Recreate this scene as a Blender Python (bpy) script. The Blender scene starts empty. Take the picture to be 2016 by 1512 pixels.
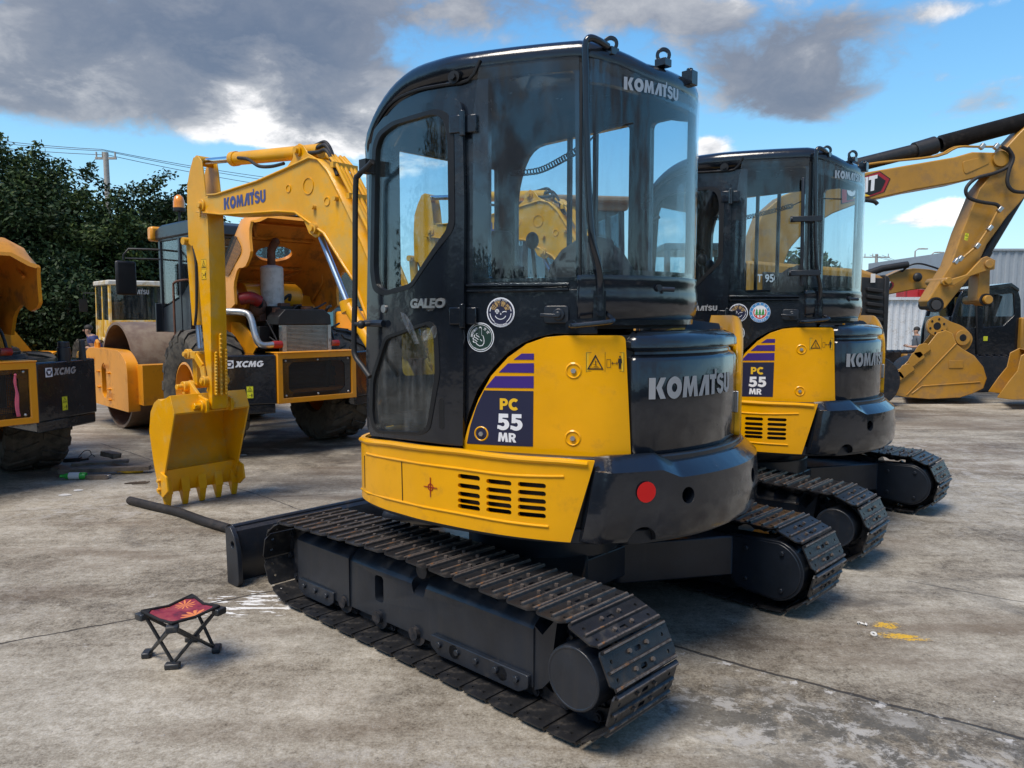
import bpy, bmesh, math, random
from math import sin, cos, pi, radians as R_, sqrt, atan2
from mathutils import Vector, Matrix
from mathutils.noise import noise as pnoise
random.seed(7)
S = bpy.context.scene
COL = S.collection

# ------------------------------------------------------------------ camera, sky, sun, exposure
CAM_H, FPX, PITCH = 1.51, 1514.0, R_(5.11)
cd = bpy.data.cameras.new('camera'); cam = bpy.data.objects.new('camera', cd); COL.objects.link(cam)
cam.location = (0, 0, CAM_H); cam.rotation_euler = (pi/2 - PITCH, 0, 0)
cd.sensor_fit = 'HORIZONTAL'; cd.sensor_width = 36; cd.lens = 36*FPX/2016
cd.clip_start = .05; cd.clip_end = 3000
S.camera = cam
S.view_settings.view_transform = 'Standard'; S.view_settings.look = 'None'
S.view_settings.exposure = 0.92; S.view_settings.gamma = 1
S.cycles.max_bounces = 8; S.cycles.transparent_max_bounces = 16
S.cycles.glossy_bounces = 4; S.cycles.diffuse_bounces = 3; S.cycles.transmission_bounces = 6
S.cycles.caustics_reflective = False; S.cycles.caustics_refractive = False
S.cycles.sample_clamp_indirect = 4
S.cycles.use_denoising = True

SUN_EL, SUN_AZ = R_(60), R_(222)       # compass style: direction the light comes FROM, clockwise from +Y
sd = bpy.data.lights.new('sun', 'SUN'); sd.energy = 2.1; sd.angle = R_(28); sd.color = (1, .91, .80)
so = bpy.data.objects.new('sun', sd); COL.objects.link(so)
sv = Vector((sin(SUN_AZ)*cos(SUN_EL), cos(SUN_AZ)*cos(SUN_EL), sin(SUN_EL)))
so.rotation_euler = (-sv).to_track_quat('-Z', 'Y').to_euler()

class NT:
    """small helper for writing node trees"""
    def __init__(s, tree): s.t = tree; s.n = tree.nodes; s.l = tree.links
    def node(s, typ, **kw):
        n = s.n.new(typ)
        for k, v in kw.items():
            if k == 'ins':
                for i, x in v.items():
                    if hasattr(x, 'is_output'): s.l.new(x, n.inputs[i])
                    else: n.inputs[i].default_value = x
            else: setattr(n, k, v)
        return n
    def math(s, op, a, b=0.0, c=0.0, clamp=False):
        n = s.node('ShaderNodeMath', operation=op, ins={0: a, 1: b, 2: c}); n.use_clamp = clamp; return n.outputs[0]
    def vmath(s, op, a, b=(0, 0, 0), out=0):
        n = s.node('ShaderNodeVectorMath', operation=op, ins={0: a, 1: b}); return n.outputs[out]
    def noise(s, vec, scale, detail=4, rough=.55, dist=0.0, dim='3D'):
        return s.node('ShaderNodeTexNoise', noise_dimensions=dim, ins={'Vector': vec, 'Scale': scale, 'Detail': detail, 'Roughness': rough, 'Distortion': dist}).outputs[0]
    def ramp(s, fac, stops, interp='LINEAR'):
        n = s.node('ShaderNodeValToRGB', ins={0: fac}); r = n.color_ramp; r.interpolation = interp
        while len(r.elements) < len(stops): r.elements.new(.5)
        for e, (p, c) in zip(r.elements, stops):
            e.position = p; e.color = (c, c, c, 1) if not hasattr(c, '__len__') else (*c[:3], 1)
        return n.outputs[0]
    def mix(s, f, a, b, typ='MIX'):
        n = s.node('ShaderNodeMix', data_type='RGBA', blend_type=typ)
        for i, x in ((0, f), (6, a), (7, b)):
            if hasattr(x, 'is_output'): s.l.new(x, n.inputs[i])
            else: n.inputs[i].default_value = x if i == 0 else (*x[:3], 1)
        return n.outputs[2]
    def maprange(s, v, a, b, c=0.0, d=1.0, smooth=True):
        n = s.node('ShaderNodeMapRange', interpolation_type='SMOOTHSTEP' if smooth else 'LINEAR', ins={0: v, 1: a, 2: b, 3: c, 4: d}); return n.outputs[0]
    def mapping(s, vec, loc=(0, 0, 0), rot=(0, 0, 0), scale=(1, 1, 1)):
        return s.node('ShaderNodeMapping', ins={'Vector': vec, 'Location': loc, 'Rotation': rot, 'Scale': scale}).outputs[0]

W = bpy.data.worlds.new('World'); S.world = W; W.use_nodes = True
wt = NT(W.node_tree); wt.n.clear()
sky = wt.node('ShaderNodeTexSky', sky_type='NISHITA', sun_disc=False, sun_elevation=SUN_EL, sun_rotation=SUN_AZ, altitude=50, air_density=1.0, dust_density=.6, ozone_density=2.0)
tc = wt.node('ShaderNodeTexCoord').outputs['Generated']
sep = wt.node('ShaderNodeSeparateXYZ', ins={0: tc})
zz = wt.math('MAXIMUM', sep.outputs[2], 0.03)
zz = wt.math('ADD', zz, 0.38)
cx = wt.math('DIVIDE', sep.outputs[0], zz); cy = wt.math('DIVIDE', sep.outputs[1], zz)
cv = wt.node('ShaderNodeCombineXYZ', ins={0: cx, 1: cy, 2: 0.0}).outputs[0]
def pix_dir(u, v):
    d = Vector(((u-1008)/FPX, 1, -(v-756)/FPX)); c, s_ = cos(PITCH), sin(PITCH)
    return Vector((d.x, c*d.y + s_*d.z, -s_*d.y + c*d.z))
def blob(u, v, su, sv_, w):
    """soft lens-shaped cloud region around the sky direction of photo pixel (u, v)"""
    d = pix_dir(u, v).normalized(); az = atan2(d.x, d.y); el = math.asin(d.z)
    A = wt.math('SUBTRACT', AZ, az); E_ = wt.math('SUBTRACT', EL, el)
    A = wt.math('DIVIDE', A, su/FPX); E_ = wt.math('DIVIDE', E_, sv_/FPX)
    r = wt.math('ADD', wt.math('MULTIPLY', A, A), wt.math('MULTIPLY', E_, E_))
    return wt.math('MULTIPLY', wt.math('EXPONENT', wt.math('MULTIPLY', r, -1.0)), w)
AZ = wt.math('ARCTAN2', sep.outputs[0], sep.outputs[1]); EL = wt.math('ARCSINE', sep.outputs[2])
def total(bl):
    t = None
    for b in bl:
        x = blob(*b); t = x if t is None else wt.math('ADD', t, x)
    return t
# cloud cover: where clouds stand in this sky (dark bases, and the bright heaps)
dark = total([(230, 60, 420, 130, 1.0), (60, 190, 170, 45, .55), (600, 120, 260, 110, .85), (960, 10, 500, 60, .55), (1520, 150, 210, 90, .95), (1330, 60, 220, 70, .5), (1560, 215, 130, 40, .5), (1940, 205, 90, 28, .6), (690, 250, 160, 50, .5), (1840, 432, 110, 18, .5), (1750, 30, 260, 30, .35), (1390, 300, 50, 30, .5),
             (1350, -420, 700, 200, .6), (0, -500, 900, 200, .8), (2500, 100, 300, 90, .6), (-500, 200, 300, 90, .6)])
lite = total([(450, 215, 110, 40, 1.0), (520, 255, 90, 26, .8), (640, 270, 130, 30, .75), (690, 215, 60, 26, .7), (610, 190, 50, 16, .6), (60, 120, 90, 70, .5), (740, 150, 70, 30, .35), (1875, 405, 70, 24, .95), (1900, 430, 80, 22, .6), (1960, 270, 60, 16, .8), (930, 60, 60, 30, .3), (1395, 285, 40, 22, .7), (470, 180, 40, 25, .6), (1400, 20, 160, 26, .5), (1890, 15, 90, 16, .5), (860, 330, 130, 40, .6), (1290, 460, 90, 60, .8), (1030, 300, 140, 30, .7)])
n1 = wt.noise(cv, 2.4, 10, .56, .25); n2 = wt.noise(wt.mapping(cv, loc=(3.1, 1.7, 0)), 7.0, 10, .62, .25); n3 = wt.noise(cv, .55, 5, .5)
# clouds all round (behind the camera too) from the noise, gathered by the blobs in view
side = wt.maprange(sep.outputs[1], .15, -.25)
cover = wt.math('ADD', dark, lite)
cov = wt.math('ADD', wt.math('MULTIPLY', cover, .47), wt.math('MULTIPLY', n1, .78))
cov = wt.math('ADD', cov, wt.math('MULTIPLY', wt.math('SUBTRACT', n2, .5), .85))
cov = wt.math('ADD', cov, wt.math('MULTIPLY', side, .36))
cmask = wt.maprange(cov, .64, .90)
litf = wt.math('DIVIDE', lite, wt.math('ADD', cover, .12))
litf = wt.math('ADD', litf, wt.math('MULTIPLY', wt.math('SUBTRACT', n2, .48), 1.8))
litf = wt.math('ADD', litf, wt.math('MULTIPLY', side, -.12), clamp=True)
edge = wt.math('SUBTRACT', 1.0, wt.maprange(cov, .72, 1.15))
litf = wt.math('ADD', litf, wt.math('MULTIPLY', edge, .28), clamp=True)
ccol = wt.ramp(litf, [(0, (.105, .13, .185)), (.30, (.19, .205, .245)), (.55, (.36, .365, .385)), (.78, (.78, .76, .75)), (1, (1.10, 1.03, .95))])
ccol = wt.mix(1.0, ccol, (5.3, 5.3, 5.3), 'MULTIPLY')
# the open blue: deep overhead, pale cyan low down
grad = wt.ramp(wt.math('MULTIPLY', EL, 1.0, clamp=True), [(0, (.58, .82, .90)), (.10, (.42, .76, .92)), (.22, (.20, .56, .90)), (.40, (.075, .34, .76)), (1.0, (.03, .15, .46))])
hs = wt.node('ShaderNodeMix', data_type='RGBA', ins={0: .80, 6: sky.outputs[0], 7: wt.mix(1.0, grad, (3.9, 3.9, 3.9), 'MULTIPLY')})
hs.outputs[0].enabled = True
mixed = wt.mix(wt.math('MULTIPLY', cmask, .93), hs.outputs[2], ccol)
bg = wt.node('ShaderNodeBackground', ins={'Color': mixed, 'Strength': .145})
wo = wt.node('ShaderNodeOutputWorld', ins={0: bg.outputs[0]})

# ------------------------------------------------------------------ materials
MATS = {}
def pmat(name, col, rough=.5, metal=0.0, coat=0.0, var=.12, vscale=6.0, bump=0.0, bscale=60.0, dirt=0.0, dirtcol=(.16, .13, .10), streak=0.0, emit=None, spec=.5, rust=0.0, rustcol=(.22, .09, .03)):
    m = bpy.data.materials.new(name); m.use_nodes = True; t = NT(m.node_tree); b = t.n['Principled BSDF']
    co = t.node('ShaderNodeTexCoord').outputs['Object']
    c = (*col, 1); cur = None
    if var:
        f = t.noise(co, vscale, 5, .6); d = tuple(x*(1-var) for x in col); e = tuple(min(1, x*(1+var)) for x in col)
        cur = t.ramp(f, [(.3, d), (.7, e)])
    else:
        cur = t.node('ShaderNodeRGB').outputs[0]; cur.default_value = c
    rr = rough
    if dirt:
        f = t.noise(co, vscale*2.3, 7, .68); f2 = t.noise(co, vscale*.5, 3, .5)
        mk = t.maprange(t.math('ADD', f, t.math('MULTIPLY', f2, .5)), .86-dirt*.35, 1.02-dirt*.2)
        mk = t.math('MULTIPLY', mk, min(1, .35+dirt))
        cur = t.mix(mk, cur, dirtcol); rr = t.math('ADD', t.math('MULTIPLY', mk, .45), rough, clamp=True)
    if streak:
        f = t.noise(t.mapping(co, scale=(14, 14, .9)), 1.6, 5, .6)
        mk = t.math('MULTIPLY', t.maprange(f, .5, .78), streak); cur = t.mix(mk, cur, dirtcol)
    if rust:
        f = t.noise(co, 34, 6, .7); f2 = t.noise(co, 3.0, 3, .5)
        mk = t.maprange(t.math('ADD', t.math('MULTIPLY', f, .6), t.math('MULTIPLY', f2, .55)), .78-rust*.3, .82-rust*.2)
        cur = t.mix(mk, cur, rustcol); rr = t.math('ADD', t.math('MULTIPLY', mk, .3), rr if not isinstance(rr, float) else rough, clamp=True)
    if isinstance(rr, float):
        rr = t.math('ADD', t.math('MULTIPLY', t.math('SUBTRACT', t.noise(co, vscale*3, 5, .65), .5), min(.22, rough*.8)), rough, clamp=True)
    t.l.new(cur, b.inputs['Base Color']); t.l.new(rr, b.inputs['Roughness'])
    b.inputs['Metallic'].default_value = metal; b.inputs['Coat Weight'].default_value = coat; b.inputs['Coat Roughness'].default_value = .08
    b.inputs['Specular IOR Level'].default_value = spec
    if bump:
        bn = t.node('ShaderNodeBump', ins={'Strength': bump, 'Distance': .004, 'Height': t.noise(co, bscale, 5, .6)})
        t.l.new(bn.outputs[0], b.inputs['Normal'])
        if coat:
            bn2 = t.node('ShaderNodeBump', ins={'Strength': .45, 'Distance': .012, 'Height': t.noise(co, 8.0, 3, .5)})
            t.l.new(bn2.outputs[0], b.inputs['Coat Normal'])
    if emit: b.inputs['Emission Color'].default_value = (*emit[:3], 1); b.inputs['Emission Strength'].default_value = emit[3]
    MATS[name] = m; return m
M = MATS
pmat('navy_paint', (.008, .011, .017), .18, coat=.6, spec=.45, var=.25, vscale=3, bump=.05, bscale=10, dirt=.10, dirtcol=(.04, .042, .045))
pmat('frame_paint', (.012, .0165, .025), .38, coat=.15, var=.3, vscale=5, bump=.2, bscale=45, dirt=.12, dirtcol=(.045, .04, .036), streak=.25)
pmat('yellow_paint', (.80, .375, .0), .30, coat=.25, spec=.3, var=.07, vscale=3, bump=.12, bscale=18, dirt=.14, dirtcol=(.50, .24, .02))
pmat('boom_yellow', (.76, .36, .0), .36, coat=.15, spec=.35, var=.14, vscale=2.5, bump=.25, bscale=30, dirt=.40, dirtcol=(.60, .38, .09))
pmat('machine_orange', (.78, .31, .01), .38, coat=.2, var=.10, vscale=2, bump=.1, bscale=30, dirt=.25, dirtcol=(.36, .15, .03))
pmat('orange_inner', (.64, .21, .012), .55, var=.15, vscale=2.5, dirt=.35, dirtcol=(.2, .08, .02))
pmat('dusty_yellow', (.43, .215, .026), .42, coat=.1, var=.12, vscale=2, bump=.2, bscale=25, dirt=.35, dirtcol=(.28, .16, .06), streak=.15)
pmat('faded_yellow', (.72, .42, .05), .55, var=.15, vscale=2, dirt=.55, dirtcol=(.72, .68, .56))
pmat('faded_white', (.66, .64, .58), .6, var=.12, vscale=3, dirt=.4, dirtcol=(.4, .3, .12))
pmat('shoe_steel', (.036, .037, .041), .36, metal=.5, var=.3, vscale=9, bump=.4, bscale=70, dirt=.28, dirtcol=(.085, .074, .062), rust=.0, rustcol=(.20, .11, .06))
pmat('worn_edge', (.17, .14, .12), .42, metal=.4, var=.4, vscale=18, bump=.4, bscale=80, dirt=.5, dirtcol=(.045, .04, .04), rust=.35, rustcol=(.25, .12, .05))
pmat('copper_bolt', (.15, .12, .10), .5, metal=.4, var=.5, vscale=40, dirt=.4, dirtcol=(.10, .09, .085))
pmat('chain_steel', (.014, .017, .024), .45, metal=.2, var=.4, vscale=14, bump=.5, bscale=60, dirt=.45, dirtcol=(.06, .05, .045))
pmat('rubber', (.022, .021, .020), .78, var=.3, vscale=4, bump=.4, bscale=60, dirt=.8, dirtcol=(.10, .090, .074))
pmat('black_plastic', (.014, .014, .015), .5, var=.2, vscale=8, dirt=.2, dirtcol=(.06, .055, .05))
pmat('gasket', (.006, .006, .007), .45, var=.1)
pmat('interior_black', (.010, .010, .011), .7, var=.2, vscale=6)
pmat('interior_grey', (.045, .047, .05), .7, var=.2, vscale=6)
pmat('seat_cloth', (.03, .031, .034), .85, var=.3, vscale=20, bump=.4, bscale=120)
pmat('chrome', (.75, .76, .78), .12, metal=1.0, var=.03)
pmat('sky_tint_steel', (.40, .52, .70), .42, metal=1.0, var=.0)  # blue of the reflected sky is painted into the steel colour
pmat('bare_steel', (.50, .50, .49), .34, metal=.9, var=.15, dirt=.35, dirtcol=(.22, .19, .16))
pmat('silver_vinyl', (.42, .43, .45), .34, metal=.4, var=.08)
pmat('white_vinyl', (.78, .80, .84), .4, var=.03)
pmat('dirty_white', (.62, .61, .58), .5, var=.12, dirt=.4, dirtcol=(.4, .38, .34))
pmat('yellow_vinyl', (.82, .50, .02), .38, var=.03)
pmat('bright_yellow_sticker', (.72, .72, .03), .4, var=.04)
pmat('purple_vinyl', (.045, .018, .19), .36, var=.05)
pmat('blue_vinyl', (.055, .07, .22), .42, var=.08)
pmat('navy_vinyl', (.016, .018, .050), .36, var=.05)
pmat('green_vinyl', (.008, .032, .024), .4, var=.05)
pmat('tree_green', (.02, .30, .06), .4, var=.05)
pmat('sky_blue_vinyl', (.05, .25, .55), .4, var=.05)
pmat('sand_vinyl', (.50, .33, .13), .4, var=.05)
pmat('black_vinyl', (.012, .012, .013), .4, var=.1)
pmat('red_vinyl', (.62, .004, .004), .38, var=.04)
pmat('dark_red', (.30, .012, .012), .45, var=.15, dirt=.3)
pmat('crimson', (.36, .02, .03), .5, var=.08)
pmat('hot_pink', (.72, .13, .20), .6, var=.08)
pmat('rusty_drum', (.20, .135, .095), .62, metal=.2, var=.22, vscale=3, bump=.3, bscale=40, dirt=.5, dirtcol=(.30, .24, .18), streak=.2)
pmat('rust', (.14, .06, .035), .75, var=.35, vscale=9, bump=.5, bscale=50)
pmat('grille_dark', (.010, .010, .011), .55, var=.2)
pmat('amber', (.85, .28, .01), .2, coat=.6, var=.15, vscale=20)
pmat('foil', (.62, .62, .62), .28, metal=1.0, var=.2, bump=1.0, bscale=40)
pmat('bark', (.07, .05, .035), .9, var=.35, vscale=8, bump=.8, bscale=20)
pmat('pole_concrete', (.38, .36, .33), .85, var=.15, vscale=5, dirt=.3)
pmat('cable', (.02, .03, .04), .6, var=0)
pmat('skin', (.42, .24, .16), .6, var=.08)
pmat('hair', (.02, .018, .016), .7, var=.2)
pmat('grey_shirt', (.085, .10, .12), .85, var=.15, vscale=12, bump=.4, bscale=30)
pmat('navy_shirt', (.03, .04, .13), .85, var=.15, vscale=12)
pmat('dark_trousers', (.02, .021, .024), .85, var=.15)
pmat('car_white', (.68, .70, .72), .2, coat=.8, var=.03)
pmat('car_black', (.010, .012, .016), .15, coat=1.0, var=.05)
pmat('wood_grey', (.15, .115, .085), .85, var=.4, vscale=14, bump=.7, bscale=40)
pmat('pet_green', (.05, .42, .06), .25, var=.15, vscale=20)
pmat('pet_yellow', (.75, .48, .04), .25, var=.15, vscale=20)
pmat('pet_brown', (.20, .05, .025), .25, var=.15, vscale=20)
pmat('paper', (.66, .65, .62), .7, var=.1)
pmat('hose_black', (.016, .015, .016), .62, var=.35, vscale=8, bump=.3, bscale=50, dirt=.3, dirtcol=(.06, .05, .045))
pmat('stool_frame', (.018, .022, .028), .38, var=.25, vscale=20, dirt=.35, dirtcol=(.09, .08, .065))
pmat('stool_trim', (.008, .008, .010), .85, var=.2, bump=.5, bscale=300)
pmat('red_truck', (.40, .02, .025), .45, var=.1)
pmat('blue_box', (.03, .13, .42), .5, var=.1)
pmat('teal_paint', (.07, .20, .26), .45, var=.1)
pmat('roof_brown', (.36, .23, .14), .6, var=.12)

def mat_glass(name, tint=(.80, .87, .90), dust_sheen=.04, rough=.02):
    m = bpy.data.materials.new(name); m.use_nodes = True; t = NT(m.node_tree); t.n.clear()
    co = t.node('ShaderNodeTexCoord').outputs['Object']
    tr = t.node('ShaderNodeBsdfTransparent', ins={0: (*tint, 1)})
    gl = t.node('ShaderNodeBsdfGlossy', ins={'Color': (1, 1, 1, 1), 'Roughness': rough})
    bf_ = t.node('ShaderNodeNewGeometry').outputs['Backfacing']; ior = t.math('SUBTRACT', 1.5, t.math('MULTIPLY', bf_, 1.5-1/1.5))
    fr = t.node('ShaderNodeFresnel', ins={'IOR': ior}).outputs[0]
    mx = t.node('ShaderNodeMixShader', ins={0: fr, 1: tr.outputs[0], 2: gl.outputs[0]})
    df = t.node('ShaderNodeBsdfDiffuse', ins={0: (.55, .56, .56, 1)})
    f = t.noise(t.mapping(co, scale=(9, 9, 1.1)), 1.5, 6, .62); f2 = t.noise(co, 26, 4, .6)  # upright pale streaks: dust film plus painted reflection streaks
    mk = t.math('MULTIPLY', t.maprange(f, .42, .82), dust_sheen*3); mk = t.math('ADD', mk, t.math('MULTIPLY', t.maprange(f2, .55, .8), dust_sheen), clamp=True)
    mk = t.math('ADD', mk, dust_sheen*.35)
    mx2 = t.node('ShaderNodeMixShader', ins={0: mk, 1: mx.outputs[0], 2: df.outputs[0]})
    t.node('ShaderNodeOutputMaterial', ins={0: mx2.outputs[0]}); MATS[name] = m
mat_glass('cab_glass', (.86, .915, .94), .007)
mat_glass('tinted_glass', (.50, .60, .64), .05)
mat_glass('dark_glass', (.22, .27, .29), .05)
mat_glass('dusty_glass', (.42, .50, .50), .16)
mat_glass('clear_plastic', (.86, .87, .88), .12, .12)

def mat_mesh_screen():
    """perforated black sheet: hexagon-like holes you can see through"""
    m = bpy.data.materials.new('perforated_sheet'); m.use_nodes = True; t = NT(m.node_tree); b = t.n['Principled BSDF']
    b.inputs['Base Color'].default_value = (.02, .019, .018, 1); b.inputs['Roughness'].default_value = .5
    co = t.node('ShaderNodeTexCoord').outputs['Object']
    v = t.node('ShaderNodeTexVoronoi', feature='F1', ins={'Vector': co, 'Scale': 75.0, 'Randomness': .0}).outputs['Distance']
    h = t.maprange(v, .40, .46)
    out = t.n['Material Output']; tr = t.node('ShaderNodeBsdfTransparent')
    mx = t.node('ShaderNodeMixShader', ins={0: h, 1: tr.outputs[0], 2: b.outputs[0]}); t.l.new(mx.outputs[0], out.inputs[0]); MATS['perforated_sheet'] = m
mat_mesh_screen()

def mat_stool_cloth():
    m = bpy.data.materials.new('leaf_print_cloth'); m.use_nodes = True; t = NT(m.node_tree); b = t.n['Principled BSDF']; b.inputs['Roughness'].default_value = .8
    co = t.node('ShaderNodeTexCoord').outputs['Object']
    wv = t.vmath('ADD', co, t.vmath('SCALE', t.node('ShaderNodeTexNoise', ins={'Vector': co, 'Scale': 9.0}).outputs[1], (0, 0, 0)))
    v = t.node('ShaderNodeTexVoronoi', feature='F1', ins={'Vector': co, 'Scale': 8.0, 'Randomness': 1.0})
    d = t.vmath('SUBTRACT', t.vmath('SCALE', co, (0, 0, 0)), (0, 0, 0))
    rel = t.vmath('SUBTRACT', co, v.outputs['Position']); sp = t.node('ShaderNodeSeparateXYZ', ins={0: rel})
    ang = t.math('ARCTAN2', sp.outputs[1], sp.outputs[0]); rad = t.vmath('LENGTH', rel, out=1)
    petals = t.math('ABSOLUTE', t.math('SINE', t.math('MULTIPLY', ang, 5.5)))
    lim = t.math('MULTIPLY', t.math('POWER', petals, .7), .062)
    star = t.maprange(t.math('SUBTRACT', lim, rad), -.001, .004)
    base = t.ramp(t.noise(co, 14, 4, .6), [(.32, (.07, .008, .03)), (.48, (.24, .02, .045)), (.62, (.30, .05, .06)), (.75, (.38, .10, .12))])
    stc = t.ramp(t.node('ShaderNodeSeparateColor', ins={0: v.outputs['Color']}).outputs[0], [(0, (.70, .22, .07)), (.35, (.36, .10, .12)), (.6, (.30, .14, .03)), (.8, (.75, .28, .10)), (1, (.16, .03, .07))], 'CONSTANT')
    t.l.new(t.mix(star, base, stc), b.inputs['Base Color']); MATS['leaf_print_cloth'] = m
mat_stool_cloth()

def mat_leaf(name, c1, c2, c3):
    m = bpy.data.materials.new(name); m.use_nodes = True; t = NT(m.node_tree); b = t.n['Principled BSDF']
    g = t.node('ShaderNodeNewGeometry'); r = g.outputs['Random Per Island']
    co = t.node('ShaderNodeTexCoord').outputs['Object']
    f = t.math('ADD', t.math('MULTIPLY', r, .55), t.math('MULTIPLY', t.noise(co, .8, 3, .5), .5))
    t.l.new(t.ramp(f, [(.2, c1), (.5, c2), (.85, c3)]), b.inputs['Base Color'])
    b.inputs['Roughness'].default_value = .6; b.inputs['Specular IOR Level'].default_value = .25
    MATS[name] = m
mat_leaf('leaf_dark', (.010, .022, .008), (.020, .042, .013), (.045, .075, .022))
mat_leaf('leaf_mid', (.016, .032, .010), (.038, .066, .018), (.10, .14, .036))  # palest olive stop is put in to read as lit leaves

# ------------------------------------------------------------------ mesh helpers
def tag(o, label=None, cat=None, group=None, kind=None):
    if label: o['label'] = label
    if cat: o['category'] = cat
    if group: o['group'] = group
    if kind: o['kind'] = kind
    return o
def empty(name, loc, rz=0, **k):
    o = bpy.data.objects.new(name, None); COL.objects.link(o); o.location = loc; o.rotation_euler = (0, 0, rz); o.empty_display_size = .2
    return tag(o, **k)
def finish(me, name, mats, parent=None, bev=0.0, smooth=35, segs=2):
    for m in (mats if isinstance(mats, (list, tuple)) else [mats]): me.materials.append(M[m] if isinstance(m, str) else m)
    o = bpy.data.objects.new(name, me); COL.objects.link(o)
    if parent: o.parent = parent
    if smooth:
        for p_ in me.polygons: p_.use_smooth = True
        me.set_sharp_from_angle(angle=R_(smooth))
    if bev:
        b = o.modifiers.new('bevel', 'BEVEL'); b.width = bev; b.segments = segs; b.limit_method = 'ANGLE'; b.angle_limit = R_(38); b.harden_normals = False
    return o
class MB:
    """collects shapes into one mesh; every point goes through f (if set) on its way in"""
    def __init__(s, f=None): s.v = []; s.fc = []; s.mi = []; s.m = 0; s.f = f
    def add(s, vs, fs):
        k = len(s.v); s.v += [Vector(s.f(Vector(p)) if s.f else p) for p in vs]
        s.fc += [[i+k for i in f] for f in fs]; s.mi += [s.m]*len(fs)
    def box(s, c, d, rot=None):
        h = [x/2 for x in d]; P = [Vector((sx*h[0], sy*h[1], sz*h[2])) for sx in (-1, 1) for sy in (-1, 1) for sz in (-1, 1)]
        if rot is not None: P = [rot @ p for p in P]
        s.add([p + Vector(c) for p in P], [(0, 1, 3, 2), (4, 6, 7, 5), (0, 4, 5, 1), (2, 3, 7, 6), (0, 2, 6, 4), (1, 5, 7, 3)])
    def beam(s, p0, p1, w, h, up=(0, 0, 1)):
        p0, p1 = Vector(p0), Vector(p1); d = (p1-p0).normalized(); u = Vector(up); sd_ = d.cross(u).normalized(); u = sd_.cross(d)
        P = [a + sd_*sx*w/2 + u*sz*h/2 for a in (p0, p1) for sx in (-1, 1) for sz in (-1, 1)]
        s.add(P, [(0, 1, 3, 2), (4, 6, 7, 5), (0, 4, 5, 1), (2, 3, 7, 6), (0, 2, 6, 4), (1, 5, 7, 3)])
    def prism(s, poly, a, b, ax=1):
        """polygon extruded along axis ax from a to b; the polygon's two coordinates are the other axes in order"""
        def P(p, t):
            q = [p[0], p[1]]; q.insert(ax, t); return q
        n = len(poly); vs = [P(p, a) for p in poly] + [P(p, b) for p in poly]
        s.add(vs, [list(range(n))[::-1], list(range(n, 2*n))] + [(i, (i+1) % n, (i+1) % n+n, i+n) for i in range(n)])
    def cyl(s, p0, p1, r0, r1=None, n=20, caps=True):
        r1 = r0 if r1 is None else r1; p0, p1 = Vector(p0), Vector(p1); d = (p1-p0).normalized()
        a = d.orthogonal().normalized(); b = d.cross(a)
        vs = [p + (a*cos(2*pi*i/n) + b*sin(2*pi*i/n))*r for p, r in ((p0, r0), (p1, r1)) for i in range(n)]
        fs = [(i, (i+1) % n, (i+1) % n+n, i+n) for i in range(n)]
        if caps: fs += [list(range(n))[::-1], list(range(n, 2*n))]
        s.add(vs, fs)
    def hexb(s, p0, p1, r): s.cyl(p0, p1, r, n=6)
    def tube(s, pts, r, n=8, caps=True, smooth=0):
        pts = [Vector(p) for p in pts]
        if smooth: pts = crom(pts, smooth)
        rs = r if hasattr(r, '__len__') else [r]*len(pts)
        vs = []; a = None
        for i, p in enumerate(pts):
            d = (pts[min(i+1, len(pts)-1)] - pts[max(i-1, 0)]).normalized()
            a = d.orthogonal().normalized() if a is None else (a - d*a.dot(d)).normalized()
            b = d.cross(a); vs += [p + (a*cos(2*pi*k/n) + b*sin(2*pi*k/n))*rs[i if i < len(rs) else -1] for k in range(n)]
        fs = [(i*n+k, i*n+(k+1) % n, (i+1)*n+(k+1) % n, (i+1)*n+k) for i in range(len(pts)-1) for k in range(n)]
        if caps: fs += [list(range(n))[::-1], list(range(len(vs)-n, len(vs)))]
        s.add(vs, fs)
    def lathe(s, prof, c, ax, n=32, closed=False, a0=0, a1=2*pi):
        """prof: (radius, height along ax)"""
        ax = Vector(ax).normalized(); u = ax.orthogonal().normalized(); w = ax.cross(u); c = Vector(c); full = abs(a1-a0-2*pi) < 1e-6
        m = n if full else n+1; vs = []
        for i in range(m):
            t = a0 + (a1-a0)*i/n; dr = u*cos(t) + w*sin(t); vs += [c + dr*r + ax*h for r, h in prof]
        k = len(prof); fs = []
        for i in range(n):
            j = (i+1) % m
            for q in range(k if closed else k-1): fs.append((i*k+q, i*k+(q+1) % k, j*k+(q+1) % k, j*k+q))
        s.add(vs, fs)
    def sphere(s, c, r, n=14, m=9, sc=(1, 1, 1)):
        vs = []; fs = []
        for j in range(m+1):
            t = pi*j/m
            for i in range(n): p = 2*pi*i/n; vs.append((c[0]+r*sc[0]*sin(t)*cos(p), c[1]+r*sc[1]*sin(t)*sin(p), c[2]+r*sc[2]*cos(t)))
        for j in range(m):
            for i in range(n): fs.append((j*n+i, (j+1)*n+i, (j+1)*n+(i+1) % n, j*n+(i+1) % n))
        s.add(vs, fs)
    def grid(s, fn, nu, nv, cu=False, cv_=False):
        vs = [fn(i/nu, j/nv) for i in range(nu+(0 if cu else 1)) for j in range(nv+(0 if cv_ else 1))]
        mu = nu if cu else nu+1; mv = nv if cv_ else nv+1
        s.add(vs, [(i*mv+j, ((i+1) % mu)*mv+j, ((i+1) % mu)*mv+(j+1) % mv, i*mv+(j+1) % mv) for i in range(nu) for j in range(nv)])
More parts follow.
